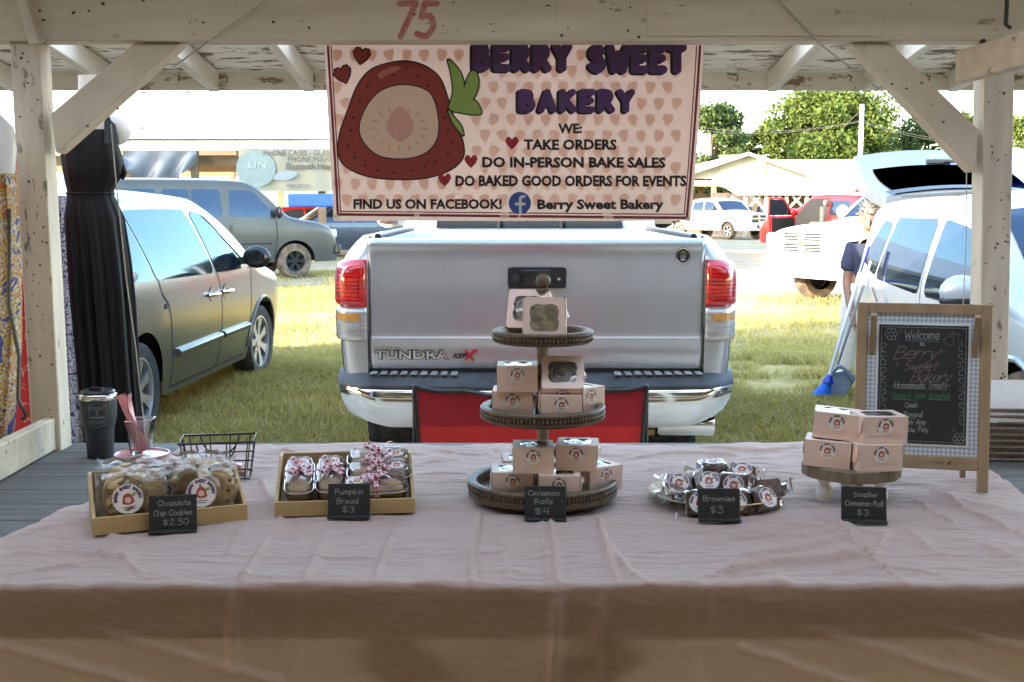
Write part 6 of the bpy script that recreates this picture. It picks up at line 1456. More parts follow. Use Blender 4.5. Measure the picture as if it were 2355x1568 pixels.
def make_loaf(w=.155, d=.066, h=.05):
    e = empty('loaf_box', (0, 0, 0)); r = .025
    ring = lambda s, z, ww=0: [(x * s, y * s, z) for x, y in rloop(w + ww, d + ww, r)]
    mb = MB(); loft(mb, [ring(.9, .002), ring(.97, .02), ring(1.0, h * .62)]); mb.build('tub', TUB, e, 50)
    mb = MB(); loft(mb, [ring(1.0, h * .63), ring(.98, h * .8), ring(.93, h * .98), ring(.86, h)], False, True); mb.build('lid', TUB, e, 50)
    mb = MB(); mb.tube([(x, y, h * .63) for x, y in rloop(w + .004, d + .004, r)], .0022, 6, closed=True); mb.tube([(x * .9, y * .9, h * .99) for x, y in rloop(w, d, r)], .0014, 6, closed=True); mb.build('rim', RIM, e, 60)
    mb = MB(); loft(mb, [ring(.84, .005), ring(.9, .02), ring(.88, .03), ring(.74, .038), ring(.4, .042)]); mb.build('loaf', BREAD, e, 60)
    # ribbon round the middle with a knot, two loops and two tails, dotted
    mb = MB(); wd = .011
    def band_(pts, wd=.011, dots=True, up=(1, 0, 0)):
        P = [Vector(p) for p in catmull(pts, 5)]; vs = []; mb.mi = 0
        for i, p in enumerate(P):
            t = (P[min(i + 1, len(P) - 1)] - P[max(i - 1, 0)]).normalized(); s_ = Vector(up); s_ = (s_ - t * s_.dot(t)).normalized() * wd / 2; vs += [p - s_, p + s_]
        mb.add(vs, [(2 * i, 2 * i + 1, 2 * i + 3, 2 * i + 2) for i in range(len(P) - 1)])
        if dots:
            mb.mi = 1; L_ = 0
            for i in range(1, len(P)):
                L_ += (P[i] - P[i - 1]).length
                if L_ > .0125:
                    L_ = 0; t = (P[i] - P[i - 1]).normalized(); s_ = Vector(up); s_ = (s_ - t * s_.dot(t)).normalized(); n_ = t.cross(s_).normalized()
                    for q in (.0006, -.0006): mb.add([P[i] + n_ * q + (t * math.cos(k * math.pi / 4) + s_ * math.sin(k * math.pi / 4)) * .0034 for k in range(8)], [tuple(range(8))])
    y1 = d / 2 + .003; band_([(0, -y1, .004), (0, -y1, h * .62), (0, -y1 * .92, h + .001), (0, 0, h + .002), (0, y1 * .92, h + .001), (0, y1, h * .62), (0, y1, .004)])
    b = mb.build('ribbon', [RIB, DOT], e, 60, fix=False)
    mb = MB()
    band_([(0, -.004, h + .004), (-.02, .012, h + .02), (-.036, .02, h + .012), (-.02, .012, h + .003), (0, 0, h + .005)], .011, True, (.3, 1, .4)); band_([(0, 0, h + .005), (.022, .014, h + .022), (.036, .02, h + .018), (.02, .006, h + .004), (0, 0, h + .006)], .011, True, (.3, -1, .4))
    band_([(0, 0, h + .006), (-.018, -.016, h + .008), (-.03, -.03, h + .004)], .011, True, (1, -.6, 0)); band_([(0, 0, h + .006), (.016, -.018, h + .008), (.03, -.026, h + .002)], .011, True, (1, .6, 0))
    mb.ball((0, 0, h + .006), .006, 8, 6); mb.build('bow', [RIB, DOT], b, 60, fix=False)
    s = sticker(e, (w * .28, 0, h + .0012), .021, R(-90), R(0)); return e
LOAF = make_loaf(); lf = [True]
PBM = TR(PB.location.x, PB.location.y, PB.location.z, R(7))
def loaf(x, y, z, rz, label, rx=0):
    o = LOAF if lf[0] else copy_tree(LOAF); lf[0] = False
    o.matrix_world = PBM @ Matrix.Translation((x, y, z)) @ Matrix.Rotation(pba + rx, 4, 'X') @ Matrix.Rotation(rz, 4, 'Z'); tag(o, label, 'boxed loaf', 'boxed pumpkin loaves in the pine tray')
fl = lambda y: .008 + y * math.tan(pba) + .004
loaf(.055, .105, fl(.105), R(91), 'leftmost pumpkin loaf standing lengthwise in the tray'); loaf(.131, .107, fl(.107), R(89), 'second pumpkin loaf from the left standing lengthwise')
loaf(.24, .052, fl(.052), R(184), 'nearest crosswise pumpkin loaf behind the price card'); loaf(.25, .115, fl(.115) + .003, R(1), 'middle crosswise pumpkin loaf of the right hand stack'); loaf(.25, .178, fl(.178) + .003, R(-1), 'farthest crosswise pumpkin loaf against the tray back')

# ---------------------------------------------------------------- plate of brownies
pc = at(1643, 1147, Y=2.80); BX, BYY = at(1643, 1131, Y=2.91).x, 2.915
pl_ = empty('oval_plate', (BX, BYY, CT), R(-3), 'pale oval platter under the wrapped brownies', 'plate')
mb = MB(); mb.lathe([(.001, 0), (.55, 0), (.62, .004), (.99, .0215), (1.0, .0235), (.985, .025), (.66, .010), (.55, .007), (.001, .007)], n=48); mb.v = [Vector((v.x * .166, v.y * .160, v.z)) for v in mb.v]
mb.build('platter', mat('sandy_stoneware', (.55, .45, .29), (.48, .38, .23), scale=10, rough=.7, spec=.2), pl_, 50)
BRN = mat('brownie', (.11, .05, .028), (.17, .085, .05), scale=28, rough=.8, bump=.4)
def crumple(w, d, h, seed, fl_=.03, n=7):
    r = np.random.default_rng(seed); vs, fs = [], []; mb = MB()
    def side(ax, sg):
        def f(u, v):
            a, b = u * 2 - 1, v * 2 - 1; p = {0: (sg, a, b), 1: (a, sg, b), 2: (a, b, sg)}[ax]
            q = np.array(p, float); q = q / (np.abs(q) ** 8).sum() ** (1 / 8)
            j = np.array([float(fbm(np.array(q[0] * 3 + 7), np.array(q[1] * 3 + q[2] * 4), 3, seed + k)) for k in range(3)])
            q = q * (1 + .10 * j); return (q[0] * w / 2, q[1] * d / 2, h / 2 + q[2] * h / 2)
        return f
    for ax in range(3):
        for sg in (-1, 1): mb.grid(side(ax, sg), n, n)
    for sg in (-1, 1):
        ph = r.uniform(0, 6)
        mb.mi = 1; mb.grid(lambda u, v: (sg * (w / 2 + fl_ * v), (u - .5) * d * (1 - .1 * v + .3 * v * v) + .004 * math.sin(9 * v + ph), h * .45 + .012 * math.sin(u * 11 + ph) * v + .016 * v * math.sin(ph)), 9, 4)
    return mb
def brownie(x, y, z, rz, tilt, roll, st, label, k):
    e = empty('brownie', (0, 0, 0)); e.matrix_world = TR(BX + x * 1.2, BYY + y * 1.25 - .012, CT + .006 + z * .72, rz, tilt, roll) @ Matrix.Scale(1.14, 4); tag(e, label, 'wrapped brownie', 'wrapped brownies on the oval plate')
    mb = MB(); mb.box((0, 0, .0165), (.056, .05, .031)); mb.build('cake', BRN, e, 60, .006, 3)
    crumple(.063, .057, .036, 60 + k, .02 + .006 * (k % 3)).build('wrapper', [WRAP, FLAP], e, 30, fix=False)
    if st == 1: sticker(e, (0, -.0005, .0375), .0225, R(-90), 0)
    return e
up = R(62)
for k, a in enumerate(((-.048, -.078, .006, R(-4), up, 0, 1, 'front brownie with its round label turned to us'), (.022, -.072, .004, R(4), up * .95, 0, 1, 'front middle brownie behind the price card'), (.078, -.055, .006, R(30), up * .9, 0, 1, 'front right brownie half behind the price card'),
    (-.088, -.035, .004, R(20), R(14), R(8), 0, 'leftmost brownie lying low on the plate'), (-.075, .0, .030, R(-12), up * .8, 0, 1, 'upper left brownie leaning on the pile'), (-.02, .0, .036, R(3), up * .8, 0, 1, 'upper middle brownie behind the front ones'),
    (.036, -.005, .036, R(-8), up, 0, 1, 'upper right brownie with a clear label'), (.112, -.012, .012, R(-25), R(30), R(-12), 0, 'rightmost brownie in loose shining wrap'), (.0, .045, .058, R(8), R(4), 0, 1, 'topmost brownie lying flat on the pile'), (.062, .04, .045, R(-20), R(28), R(8), 1, 'brownie at the back right of the pile'))):
    brownie(*a, k)

# ---------------------------------------------------------------- tumbler, forks, wire basket, wicker basket
p = onT(231, 1046); tb = empty('tumbler', (p.x, p.y, TZ - .006), R(-20), 'black insulated tumbler with steel rim at the left of the table', 'tumbler')
mb = MB(); mb.lathe([(.001, 0), (.036, 0), (.038, .004), (.041, .07), (.043, .09), (.050, .112), (.0525, .135), (.0535, .178)], n=36); mb.build('cup', mat('matt_black_coating', (.022, .024, .027), (.03, .032, .036), scale=30, rough=.5), tb, 40)
mb = MB(); mb.lathe([(.0535, .178), (.0545, .181), (.0545, .192), (.052, .195), (.048, .195)], n=36, cap=False); mb.build('steel_rim', M['chrome'], tb, 50)
mb = MB(); mb.lathe([(.048, .193), (.050, .200), (.046, .206), (.030, .204), (.001, .204)], n=36); mb.box((.004, -.01, .209), (.045, .016, .010)); mb.build('lid', M['black'], tb, 40)
def cyl(V, rr, z0, a0): return [(rr * math.sin(a0 + x / rr), -rr * math.cos(a0 + x / rr), z0 + z) for x, z in V]
EMB = mat('etched_grey', (.14, .145, .15), rough=.5); mb = MB()
V, F = fill(lambda X, Z: np.abs(poly_sdf(X, Z, [(-.024, -.03), (0, -.037), (.024, -.03), (.026, .03), (0, .037), (-.026, .03)])) - .0011, -.03, .03, -.042, .042, .002); mb.add(cyl(V, .0532, .137, .62), F)
V, F = font_text('SWAT', .017, .0006); mb.add(cyl([(a, b + .014) for a, b in V], .0533, .137, .62), F); V, F = font_text('FOLEY', .015, .0006); mb.add(cyl([(a, b - .027) for a, b in V], .053, .137, .62), F)
V, F = fill_poly([(-.022, -.004), (.022, -.004), (.02, -.011), (-.02, -.011)], .003); mb.add(cyl(V, .0535, .137, .62), F); V, F = fill_strokes([catmull([(-.004, -.002), (.003, .003), (-.003, .007), (.002, .012)], 4)], .004, .0015); mb.add(cyl(V, .0535, .137, .62), F)
mb.build('emblem', EMB, tb, None, fix=False)
# pink stand with the fork cup
PK = mat('pink_enamel', (.74, .36, .36), (.7, .33, .33), scale=6, rough=.25, coat=.4)
p = at(326, 1045, Y=3.22); ps = empty('pink_cake_stand', (p.x, p.y, CT), 0, 'small pink pedestal stand behind the cookies', 'cake stand')
ph = p.z - CT
mb = MB(); mb.lathe([(.001, ph - .006), (.07, ph - .006), (.0745, ph - .002), (.0755, ph + .005), (.0735, ph + .005), (.071, ph), (.001, ph)], n=40); mb.build('plate', PK, ps, 50)
mb = MB(); mb.lathe([(.036, 0), (.034, .004), (.012, .012), (.009, ph * .5), (.014, ph - .006)], n=24); mb.build('pedestal', PK, ps, 50)
cx0, cy0, cz0 = p.x - .002, p.y + .004, p.z + .0012
ac = empty('fork_cup', (cx0, cy0, cz0), R(6), 'clear square acrylic cup on the pink stand', 'cup'); ACR = film_mat('acrylic', gloss=.06, rough=.02, haze=.015)
mb = MB(); b0, b1, hh = .024, .036, .098
sq = lambda s, z: [(s, s, z), (-s, s, z), (-s, -s, z), (s, -s, z)]
loft(mb, [sq(b0, 0), sq(b1, hh)], True, False); loft(mb, [sq(b1 - .003, hh), sq(b0 - .002, .005)], False, True); mb.build('cup_wall', ACR, ac, None, fix=False)
mb = MB(); mb.tube(sq(b1 - .0012, hh), .0016, 6, closed=True); mb.tube(sq(b0, .001), .0012, 6, closed=True); mb.build('cup_rim', film_mat('acrylic_edge', gloss=.5, rough=.1, haze=.25), ac, 60)
FK = mat('pink_plastic', (.76, .34, .36), (.72, .31, .33), scale=20, rough=.35)
def make_fork():
    L_ = .165; mb = MB(); half = [(-.0045, 0), (-.005, .02), (-.0045, .06), (-.005, .10), (-.012, .122), (-.0125, .165)]
    out = [(x, z) for x, z in half] + [(-.0125 + .0, .165), (-.0095, .165), (-.0095, .14), (-.0062, .14), (-.0062, .166), (-.0032, .166), (-.0032, .14), (.0, .14), (.0, .166), (.0032, .166), (.0032, .14), (.0064, .14), (.0064, .166), (.0095, .166), (.0095, .14), (.0125, .14), (.0125, .165)] + [(-x, z) for x, z in half[::-1]][1:]
    V, F = fill_poly(out, .003); b = lambda z: .010 * math.sin(max(0, z - .09) / .075 * 2.4) - .006 * (z / .165) ** 2
    mb.add([(x, b(z) - .0011, z) for x, z in V], F); mb.add([(x, b(z) + .0011, z) for x, z in V], [f[::-1] for f in F]); return mb.build('fork', FK, None, 60, fix=False)
FORK = make_fork(); ff = True
for k, (dx, dy, tiltx, tilty, flip, rz, lb) in enumerate(((.012, -.004, 4, -18, 1, 0, 'foremost pink fork with its tines spread at the cup bottom'), (.008, .001, 3, -20, 1, 10, 'second pink fork nested behind the foremost'), (.004, .006, 2, -21, 1, -6, 'third pink fork nested in the bundle'), (.0, .010, 0, -22, 1, 4, 'fourth pink fork nested in the bundle'),
    (-.004, .013, -2, -19, 1, 14, 'rearmost pink fork of the nested bundle'), (-.012, .002, 0, -13, 0, 6, 'pink fork with its tines pointing up at the left'), (-.004, -.006, 2, -6, 0, 80, 'pink fork seen edge on, standing most upright'))):
    o = FORK if k == 0 else FORK.copy()
    if k: COL.objects.link(o)
    Mx = Matrix.Translation((cx0 + dx, cy0 + dy, cz0 + .008)) @ Matrix.Rotation(R(tilty), 4, 'Y') @ Matrix.Rotation(R(tiltx), 4, 'X') @ Matrix.Rotation(R(rz), 4, 'Z')
    if flip: Mx = Mx @ Matrix.Translation((0, 0, .165)) @ Matrix.Rotation(math.pi, 4, 'Y')
    o.matrix_world = Mx; tag(o, lb, 'fork', 'pink plastic forks in the acrylic cup')
# black wire basket
q0, q1 = onT(590, 1117), onT(440, 1105)
wb = empty('wire_basket', (onT(505, 1100).x, 3.17, CT), R(9), 'black wire basket with a curved handle behind the cookies', 'wire basket'); WIRE = mat('black_wire', (.012, .012, .014), rough=.35)
mb = MB(); w, d, h = .198, .125, .105; r = .0019
def ringp(s, z): return [(w / 2 * s, d / 2 * s, z), (-w / 2 * s, d / 2 * s, z), (-w / 2 * s, -d / 2 * s, z), (w / 2 * s, -d / 2 * s, z)]
for k, z in enumerate((.003, .03, .055, .08)): mb.tube(ringp(.86 + .14 * z / h, z), r, 6, closed=True)
mb.tube(ringp(1, h), r * 1.7, 6, closed=True)
for x in (-.42, -.14, .14, .42):
    for sg in (-1, 1): mb.tube([(x * w * .86, sg * d / 2 * .86, .003), (x * w, sg * d / 2, h)], r, 6)
    mb.tube([(x * w * .86, -d / 2 * .86, .003), (x * w * .86, d / 2 * .86, .003)], r, 6)
for y in (-.2, .2):
    for sg in (-1, 1): mb.tube([(sg * w / 2 * .86, y * d, .003), (sg * w / 2, y * d, h)], r, 6)
mb.build('basket_wires', WIRE, wb, 60, fix=False)
for sg in (-1, 1):
    mb = MB(); mb.tube([(.052 * math.cos(a), sg * (d / 2 - .004), h - .055 * math.sin(a)) for a in np.linspace(0, math.pi, 16)], r * 1.2, 6); mb.build('handle', WIRE, wb, 60)
for dx, dy, z, sz, m, lb in ((.04, .0, .012, (.07, .05, .012), mat('kraft_card', (.3, .2, .12), rough=.8), 'brown card slip lying in the wire basket'), (.05, -.01, .026, (.03, .022, .02), PK, 'small pink packet lying in the wire basket')):
    mb = MB(); mb.box((0, 0, 0), sz); mb.box((0, 0, sz[2] / 2 + .001), (sz[0] * .6, sz[1] * .6, .001)); o = mb.build('packet', m, None, None, .002); o.location = (wb.location.x + dx, wb.location.y + dy, CT + z); tag(o, lb, 'packet')
# woven basket at the right edge
p = at(2312, 1072, Z=TZ - .004); kb = empty('wicker_basket', (p.x + .07, p.y + .17, TZ - .005), R(-6), 'grey woven basket with a white cloth liner behind the chalkboard', 'basket')
WK = wood_mat('grey_wicker', (.2, .15, .12), (.12, .09, .07), (4, 4, 4), 20, .8, .2); w, d, h = .30, .24, .16
mb = MB()
for k in range(17):
    z = .006 + k * h / 17; s = .88 + .12 * z / h; P = rloop(w * s, d * s, .03, 5); mb.tube([(x + .0035 * math.sin(i * 1.9 + (k % 2) * math.pi), y + .0035 * math.cos(i * 1.9 + (k % 2) * math.pi), z) for i, (x, y) in enumerate(catmull_closed(P, 2))], .0058, 6, closed=True)
mb.build('weave', WK, kb, 60, fix=False)
mb = MB()
for i, (x, y) in enumerate(rloop(w, d, .03, 5)): mb.tube([(x * .88, y * .88, 0), (x, y, h)], .004, 5)
mb.build('stakes', WK, kb, 60, fix=False)
mb = MB()
def liner(u, v):
    P = rloop(w, d, .03, 8); k = u * (len(P) - 1); i = min(int(k), len(P) - 2); x, y = Vector(P[i]).lerp(Vector(P[i + 1]), k - i); s = 1.045 + .02 * math.sin(u * 40)
    if v < .5: t = v * 2; return (x * s, y * s, h + .012 - (1 - t) * .055 - .006 * math.sin(u * 33))
    t = v * 2 - 1; return (x * (s - .12 * t) , y * (s - .12 * t), h + .012 + .06 * t * (.7 + .5 * math.sin(u * 9 + 1) ** 2))
mb.grid(liner, 90, 8); mb.build('cloth_liner', mat('white_cotton', (.78, .74, .72), rough=.9, bump=.2, bscale=120, transl=.2), kb, 60)
mb = MB(); mb.tube([(-w / 2 - .008, -.03, .115), (-w / 2 - .03, -.02, .12), (-w / 2 - .03, .03, .12), (-w / 2 - .008, .04, .115)], .006, 6); mb.build('side_handle', WK, kb, 60)
mb = MB(); mb.box((-.08, -.03, h + .016), (.08, .06, .03)); o = mb.build('packet', mat('red_wrapper', (.6, .05, .04), rough=.4), None, None, .006); o.location = kb.location; tag(o, 'red packet lying in the woven basket', 'packet')

# ---------------------------------------------------------------- welcome chalkboard
a0 = onT(2270, 1139); bl_ = onT(1950, 1122)
ang = math.atan2(a0.y - bl_.y, a0.x - bl_.x); wS = .337
cb = empty('chalkboard_easel', (a0.x, a0.y, CT), ang, 'large framed welcome chalkboard with gingham border at the right', 'chalkboard')
hS = .488; lean = R(7)
Q = Matrix.Rotation(-lean, 4, 'X'); FR = wood_mat('pale_oak_frame', (.36, .25, .145), (.29, .195, .11), (8, 8, 2), 4, .5, .1)
zr = .055
def cpart(mb, name, m, par=cb, **k): return mb.build(name, m, par, k.get('sm'), k.get('bev', 0), fix=k.get('fix', True))
fw = .027
for nm, c, dm in (('leg', (-fw / 2, 0, hS / 2), (fw, .018, hS)), ('leg', (-wS + fw / 2, 0, hS / 2), (fw, .018, hS)), ('top_rail', (-wS / 2, 0, hS - fw / 2), (wS - 2 * fw, .0175, fw)), ('bottom_rail', (-wS / 2, 0, zr + fw / 2 + .004), (wS - 2 * fw, .0175, fw + .008))):
    mb = MB(); mb.T = Q; mb.box(c, dm); cpart(mb, nm, FR, bev=.002)
zb0, zb1 = zr + fw + .008, hS - fw; x0_, x1_ = -wS + fw, -fw
def gingham():
    m = bpy.data.materials.new('grey_gingham'); m.use_nodes = True; nt = m.node_tree; L_ = nt.links; p = nt.nodes['Principled BSDF']; p.inputs['Roughness'].default_value = .6
    tc = _n(nt, 'ShaderNodeTexCoord'); sx = _n(nt, 'ShaderNodeSeparateXYZ'); L_.new(tc.outputs['Object'], sx.inputs[0]); outs = []
    for ax in (0, 2):
        mu = _n(nt, 'ShaderNodeMath', operation='MULTIPLY'); mu.inputs[1].default_value = 88; L_.new(sx.outputs[ax], mu.inputs[0]); fr = _n(nt, 'ShaderNodeMath', operation='FRACT'); L_.new(mu.outputs[0], fr.inputs[0])
        gt = _n(nt, 'ShaderNodeMath', operation='GREATER_THAN'); gt.inputs[1].default_value = .5; L_.new(fr.outputs[0], gt.inputs[0]); outs.append(gt.outputs[0])
    ad = _n(nt, 'ShaderNodeMath', operation='ADD'); L_.new(outs[0], ad.inputs[0]); L_.new(outs[1], ad.inputs[1]); ml = _n(nt, 'ShaderNodeMath', operation='MULTIPLY'); ml.inputs[1].default_value = .5; L_.new(ad.outputs[0], ml.inputs[0])
    rp = _n(nt, 'ShaderNodeValToRGB'); e = rp.color_ramp.elements; e[0].color = (.62, .64, .66, 1); e[1].color = (.27, .31, .38, 1); L_.new(ml.outputs[0], rp.inputs[0]); L_.new(rp.outputs[0], p.inputs['Base Color']); return m
mb = MB(); mb.T = Q; mb.box((-wS / 2, .002, (zb0 + zb1) / 2), (x1_ - x0_ - .001, .008, zb1 - zb0 - .001)); cpart(mb, 'gingham_border', gingham())
iw = .030; mb = MB(); mb.T = Q; mb.box((-wS / 2, -.0028, (zb0 + zb1) / 2), (x1_ - x0_ - 2 * iw + .012, .002, zb1 - zb0 - 2 * iw + .012)); cpart(mb, 'white_mount', mat('white_card', (.7, .7, .68), rough=.6))
mb = MB(); mb.T = Q; mb.box((-wS / 2, -.0044, (zb0 + zb1) / 2), (x1_ - x0_ - 2 * iw, .002, zb1 - zb0 - 2 * iw)); bdp = cpart(mb, 'board', SLATE)
bx_0, bx_1, bz_0, bz_1 = x0_ + iw, x1_ - iw, zb0 + iw, zb1 - iw
def bl2(u, v): return (bx_0 + (bx_1 - bx_0) * u, bz_0 + (bz_1 - bz_0) * v)
Y3 = -.0062
V, F = fill(lambda X, Z: np.abs(np.maximum(np.abs(X + wS / 2) - (bx_1 - bx_0) / 2 + .006, np.abs(Z - (bz_0 + bz_1) / 2) - (bz_1 - bz_0) / 2 + .006)) - .0009, bx_0, bx_1, bz_0, bz_1, .003); mb = MB(); mb.T = Q; mb.add([(a, Y3, b) for a, b in V], F); cpart(mb, 'inner_line', CHALK, bdp, fix=False)
# the board's pixels in the photo -> board coordinates (bilinear inverse on its four corners)
BC = [(2019, 741), (2239, 748), (2227, 1050), (2013, 1036)]
def bpix(px, py):
    u = v = .5
    for _ in range(8):
        a = Vector(BC[3]).lerp(Vector(BC[2]), u); b = Vector(BC[0]).lerp(Vector(BC[1]), u); v = (py - a.y) / (b.y - a.y); l = Vector(BC[3]).lerp(Vector(BC[0]), v); r_ = Vector(BC[2]).lerp(Vector(BC[1]), v); u = (px - l.x) / (r_.x - l.x)
    return bl2(u, v)
def ctext(txt, px0, px1, pyb, hpx, m, slant=.05, w=.0026, gap=.16, rise=0):
    a, b = bpix(px0, pyb), bpix(px1, pyb - rise); h = bpix(px0, pyb - hpx)[1] - a[1]
    st, tw = stroke_text(txt, h, gap, slant, .03); k = (b[0] - a[0]) / tw; sl = (b[1] - a[1]) / (b[0] - a[0]); mx = (a[0] + b[0]) / 2
    V, F = fill_strokes([[(mx + x * k, a[1] + y + (x * k + (b[0] - a[0]) / 2) * sl) for x, y in s] for s in st], w, .0012); mb = MB(); mb.T = Q; mb.add([(x, Y3, z) for x, z in V], F); cpart(mb, 'chalk_lettering', m, bdp, fix=False)
def cstroke(strokes, m, w=.0022, name='chalk_drawing'):
    V, F = fill_strokes([[bpix(*p) for p in s] for s in strokes], w, .0012); mb = MB(); mb.T = Q; mb.add([(x, Y3, z) for x, z in V], F); cpart(mb, name, m, bdp, fix=False)
ctext('Welcome', 2082, 2166, 780, 24, CHALK); ctext('to', 2119, 2130, 796, 9, CHALK)
ctext('Berry', 2053, 2158, 829, 32, CHALKR, .35, gap=.06); ctext('Sweet', 2076, 2158, 858, 24, CHALKR, .35, gap=.06); ctext('Bakery', 2096, 2190, 887, 26, CHALKR, .35, gap=.06)
ctext('-Homemade Treats-', 2050, 2190, 902, 16, CHALK, .15, w=.0022, rise=-2); ctext('Payment Types Accepted:', 2052, 2192, 927, 15, CHALKG, .03, w=.0022, rise=-3)
ctext('Cash', 2082, 2112, 951, 12, CHALK); ctext('Paypal', 2080, 2124, 975, 13, CHALK); ctext('Cash App', 2072, 2132, 994, 12, CHALK); ctext('Apple Pay', 2068, 2138, 1013, 12, CHALK)
cstroke([[(2084, 783), (2164, 786)], [(2056, 902), (2184, 908)], [(2052, 929), (2106, 933)], [(2140, 932), (2190, 934)]], CHALK, .0014)
def flower(px, py, r): return [[(px + r * .38 * math.cos(t), py + r * .38 * math.sin(t)) for t in np.linspace(0, 6.3, 10)]] + [[(px + r * .7 * math.cos(a) + r * .36 * math.cos(t), py + r * .7 * math.sin(a) + r * .36 * math.sin(t)) for t in np.linspace(a - 2.2, a + 2.2, 9)] for a in [k * 2 * math.pi / 6 for k in range(6)]]
cstroke(flower(2049, 766, 15) + flower(2211, 1032, 14), CHALK, .0019)
sw = []
for px, ys in ((2031, (800, 832, 862, 890, 918, 945)), (2218, (800, 830, 862, 892, 922, 955, 985))):
    for i, y in enumerate(ys): s_ = 1 if i % 2 else -1; sw.append(catmull([(px + s_ * 6, y - 10), (px - s_ * 2, y - 13), (px - s_ * 5, y - 5), (px + s_ * 3, y), (px + s_ * 4, y + 9), (px - s_ * 5, y + 11)], 4))
ap = [catmull([(2191 + 12 * math.cos(t) * (1 - .1 * math.cos(3 * t)), 784 + 11 * math.sin(t) * (1 - .1 * math.cos(3 * t))) for t in np.linspace(-1.5, 4.8, 12)], 3), [(2191, 774), (2195, 765)], catmull([(2196, 768), (2204, 762), (2206, 770), (2196, 768)], 3)]
cstroke(sw, CHALK, .0017); cstroke(ap, CHALKR, .0016)
cstroke([[(x - 5, y), (x + 5, y)] for x, y in ((2172, 809), (2064, 843), (2182, 870), (2072, 757), (2214, 770), (2200, 1008))] + [[(x, y - 7), (x, y + 7)] for x, y in ((2172, 809), (2064, 843), (2182, 870), (2072, 757), (2214, 770), (2200, 1008))], CHALKR, .0014)
mb = MB(); mb.T = Q
V, F = fill_poly([(0, 0), (.006, .008), (.010, .006), (.006, .001), (.008, -.004), (.002, -.003), (-.002, -.001), (-.007, .0)], .002); q = (-wS * .30, zr + fw * .62); mb.add([(q[0] + a, -.0095, q[1] + b) for a, b in V], F)
V, F = fill_strokes([catmull([(-.05, -.002), (-.035, .005), (-.03, -.003), (-.02, .004), (-.01, -.001)], 5)], .0012, .0008); mb.add([(q[0] + a, -.0095, q[1] + b) for a, b in V], F); cpart(mb, 'burnt_mark', mat('burnt_mark', (.05, .03, .02), rough=.8), fix=False)
for x in (-wS * .12, -wS * .88): mb = MB(); mb.bar((x, .012, hS - .03), (x, .17, .004), .02, .014, (1, 0, 0)); cpart(mb, 'back_leg', FR)
# ---------------------------------------------------------------- folding chair seen from behind
def chp(px, py, dy=0): return at(px, py, Y=4.75 + dy)
c0 = chp(1220, 1000); fc = empty('folding_chair', (c0.x, 4.75, 0), 0, 'red folding camp chair seen from behind, between table and truck', 'camp chair'); co = Vector((c0.x, 4.75, 0))
CR = mat('red_canvas', (.28, .01, .014), (.23, .008, .011), scale=2.5, rough=.75, bump=.15, bscale=200, transl=.3); CR2 = mat('bright_red_canvas', (.46, .02, .015), (.4, .016, .013), scale=2.5, rough=.7, bump=.15, bscale=200, transl=.32)
tl, tr = chp(953, 884), chp(1486, 886); zb_c = .52
def chb(u, v, o=0):
    x = tl.x + (tr.x - tl.x) * u + (.02 * (1 - v) * (1 if u < .5 else -1)) * abs(2 * u - 1); s = 1 - (2 * u - 1) ** 2
    zt2 = tl.z - .05 * max(0, s) ** .7 - .008 * math.sin(u * 21) * s; z = zb_c + (zt2 - zb_c) * v
    return Vector((x, 4.75 + .10 * s * (1 - .4 * v) - .02 * v + .01 * math.sin(u * 17 + v * 5) * s + o, z)) - co
vm = .44
mb = MB(); mb.grid(lambda u, v: chb(u, vm + (1 - vm) * v), 40, 14); mb.build('upper_back', CR, fc, 60)
mb = MB(); mb.grid(lambda u, v: chb(u, vm * v), 40, 10); mb.build('lower_back', CR2, fc, 60)
mb = MB(); mb.tube([chb(u, 1, -.004) for u in np.linspace(0, 1, 30)], .011, 6); mb.tube([chb(0, v, -.004) for v in np.linspace(0, 1, 8)], .009, 6); mb.tube([chb(1, v, -.004) for v in np.linspace(0, 1, 8)], .009, 6); mb.build('edge_binding', M['black'], fc, 60)
for u in (0, 1):
    a = chb(u, 1, .03); mb = MB(); mb.tube([a, (a.x, a.y, .02)], .011, 8); mb.build('upright', M['black'], fc, 60)
for u in (0, 1):
    a = chb(u, 1, .03); b = chb(1 - u, 1, .55); mb = MB(); mb.tube([(a.x, a.y + .02, .03), (b.x, b.y, .45)], .010, 8); mb.build('leg', M['black'], fc, 60)
    mb = MB(); mb.tube([(a.x, a.y + .5, .03), (b.x, a.y + .02, .45)], .010, 8); mb.build('leg', M['black'], fc, 60)
mb = MB(); mb.grid(lambda u, v: (chb(u, 0).x * .96, .08 + .45 * v, .46 - .04 * math.sin(math.pi * u)), 12, 6); mb.build('seat', CR2, fc, 60)

# ---------------------------------------------------------------- clothes hanging on the left
BLK = mat('black_jersey', (.006, .006, .007), (.009, .009, .01), scale=2, rough=.6, spec=.3)
MANN = mat('white_mannequin_plastic', (.82, .8, .78), (.78, .75, .72), scale=3, rough=.35)
DY = 3.98
def dz(py): return at(232, py, Y=DY).z
def dxp(px, py): return at(px, py, Y=DY).x
prof_d = [(1060, 198, 334), (1000, 195, 328), (920, 188, 322), (800, 177, 314), (700, 168, 308), (600, 159, 299), (500, 150, 285), (445, 156, 260), (425, 152, 266), (400, 146, 284), (370, 142, 284), (330, 136, 270), (300, 145, 262), (275, 165, 256), (240, 185, 250)]
hm = empty('mannequin', (dxp(225, 400), DY, 0), 0, 'white hanging mannequin torso inside the black dress', 'mannequin'); ho = Vector(hm.location)
dr2 = empty('dress', tuple(ho), 0, 'long black sleeveless dress hanging behind the left post', 'dress')
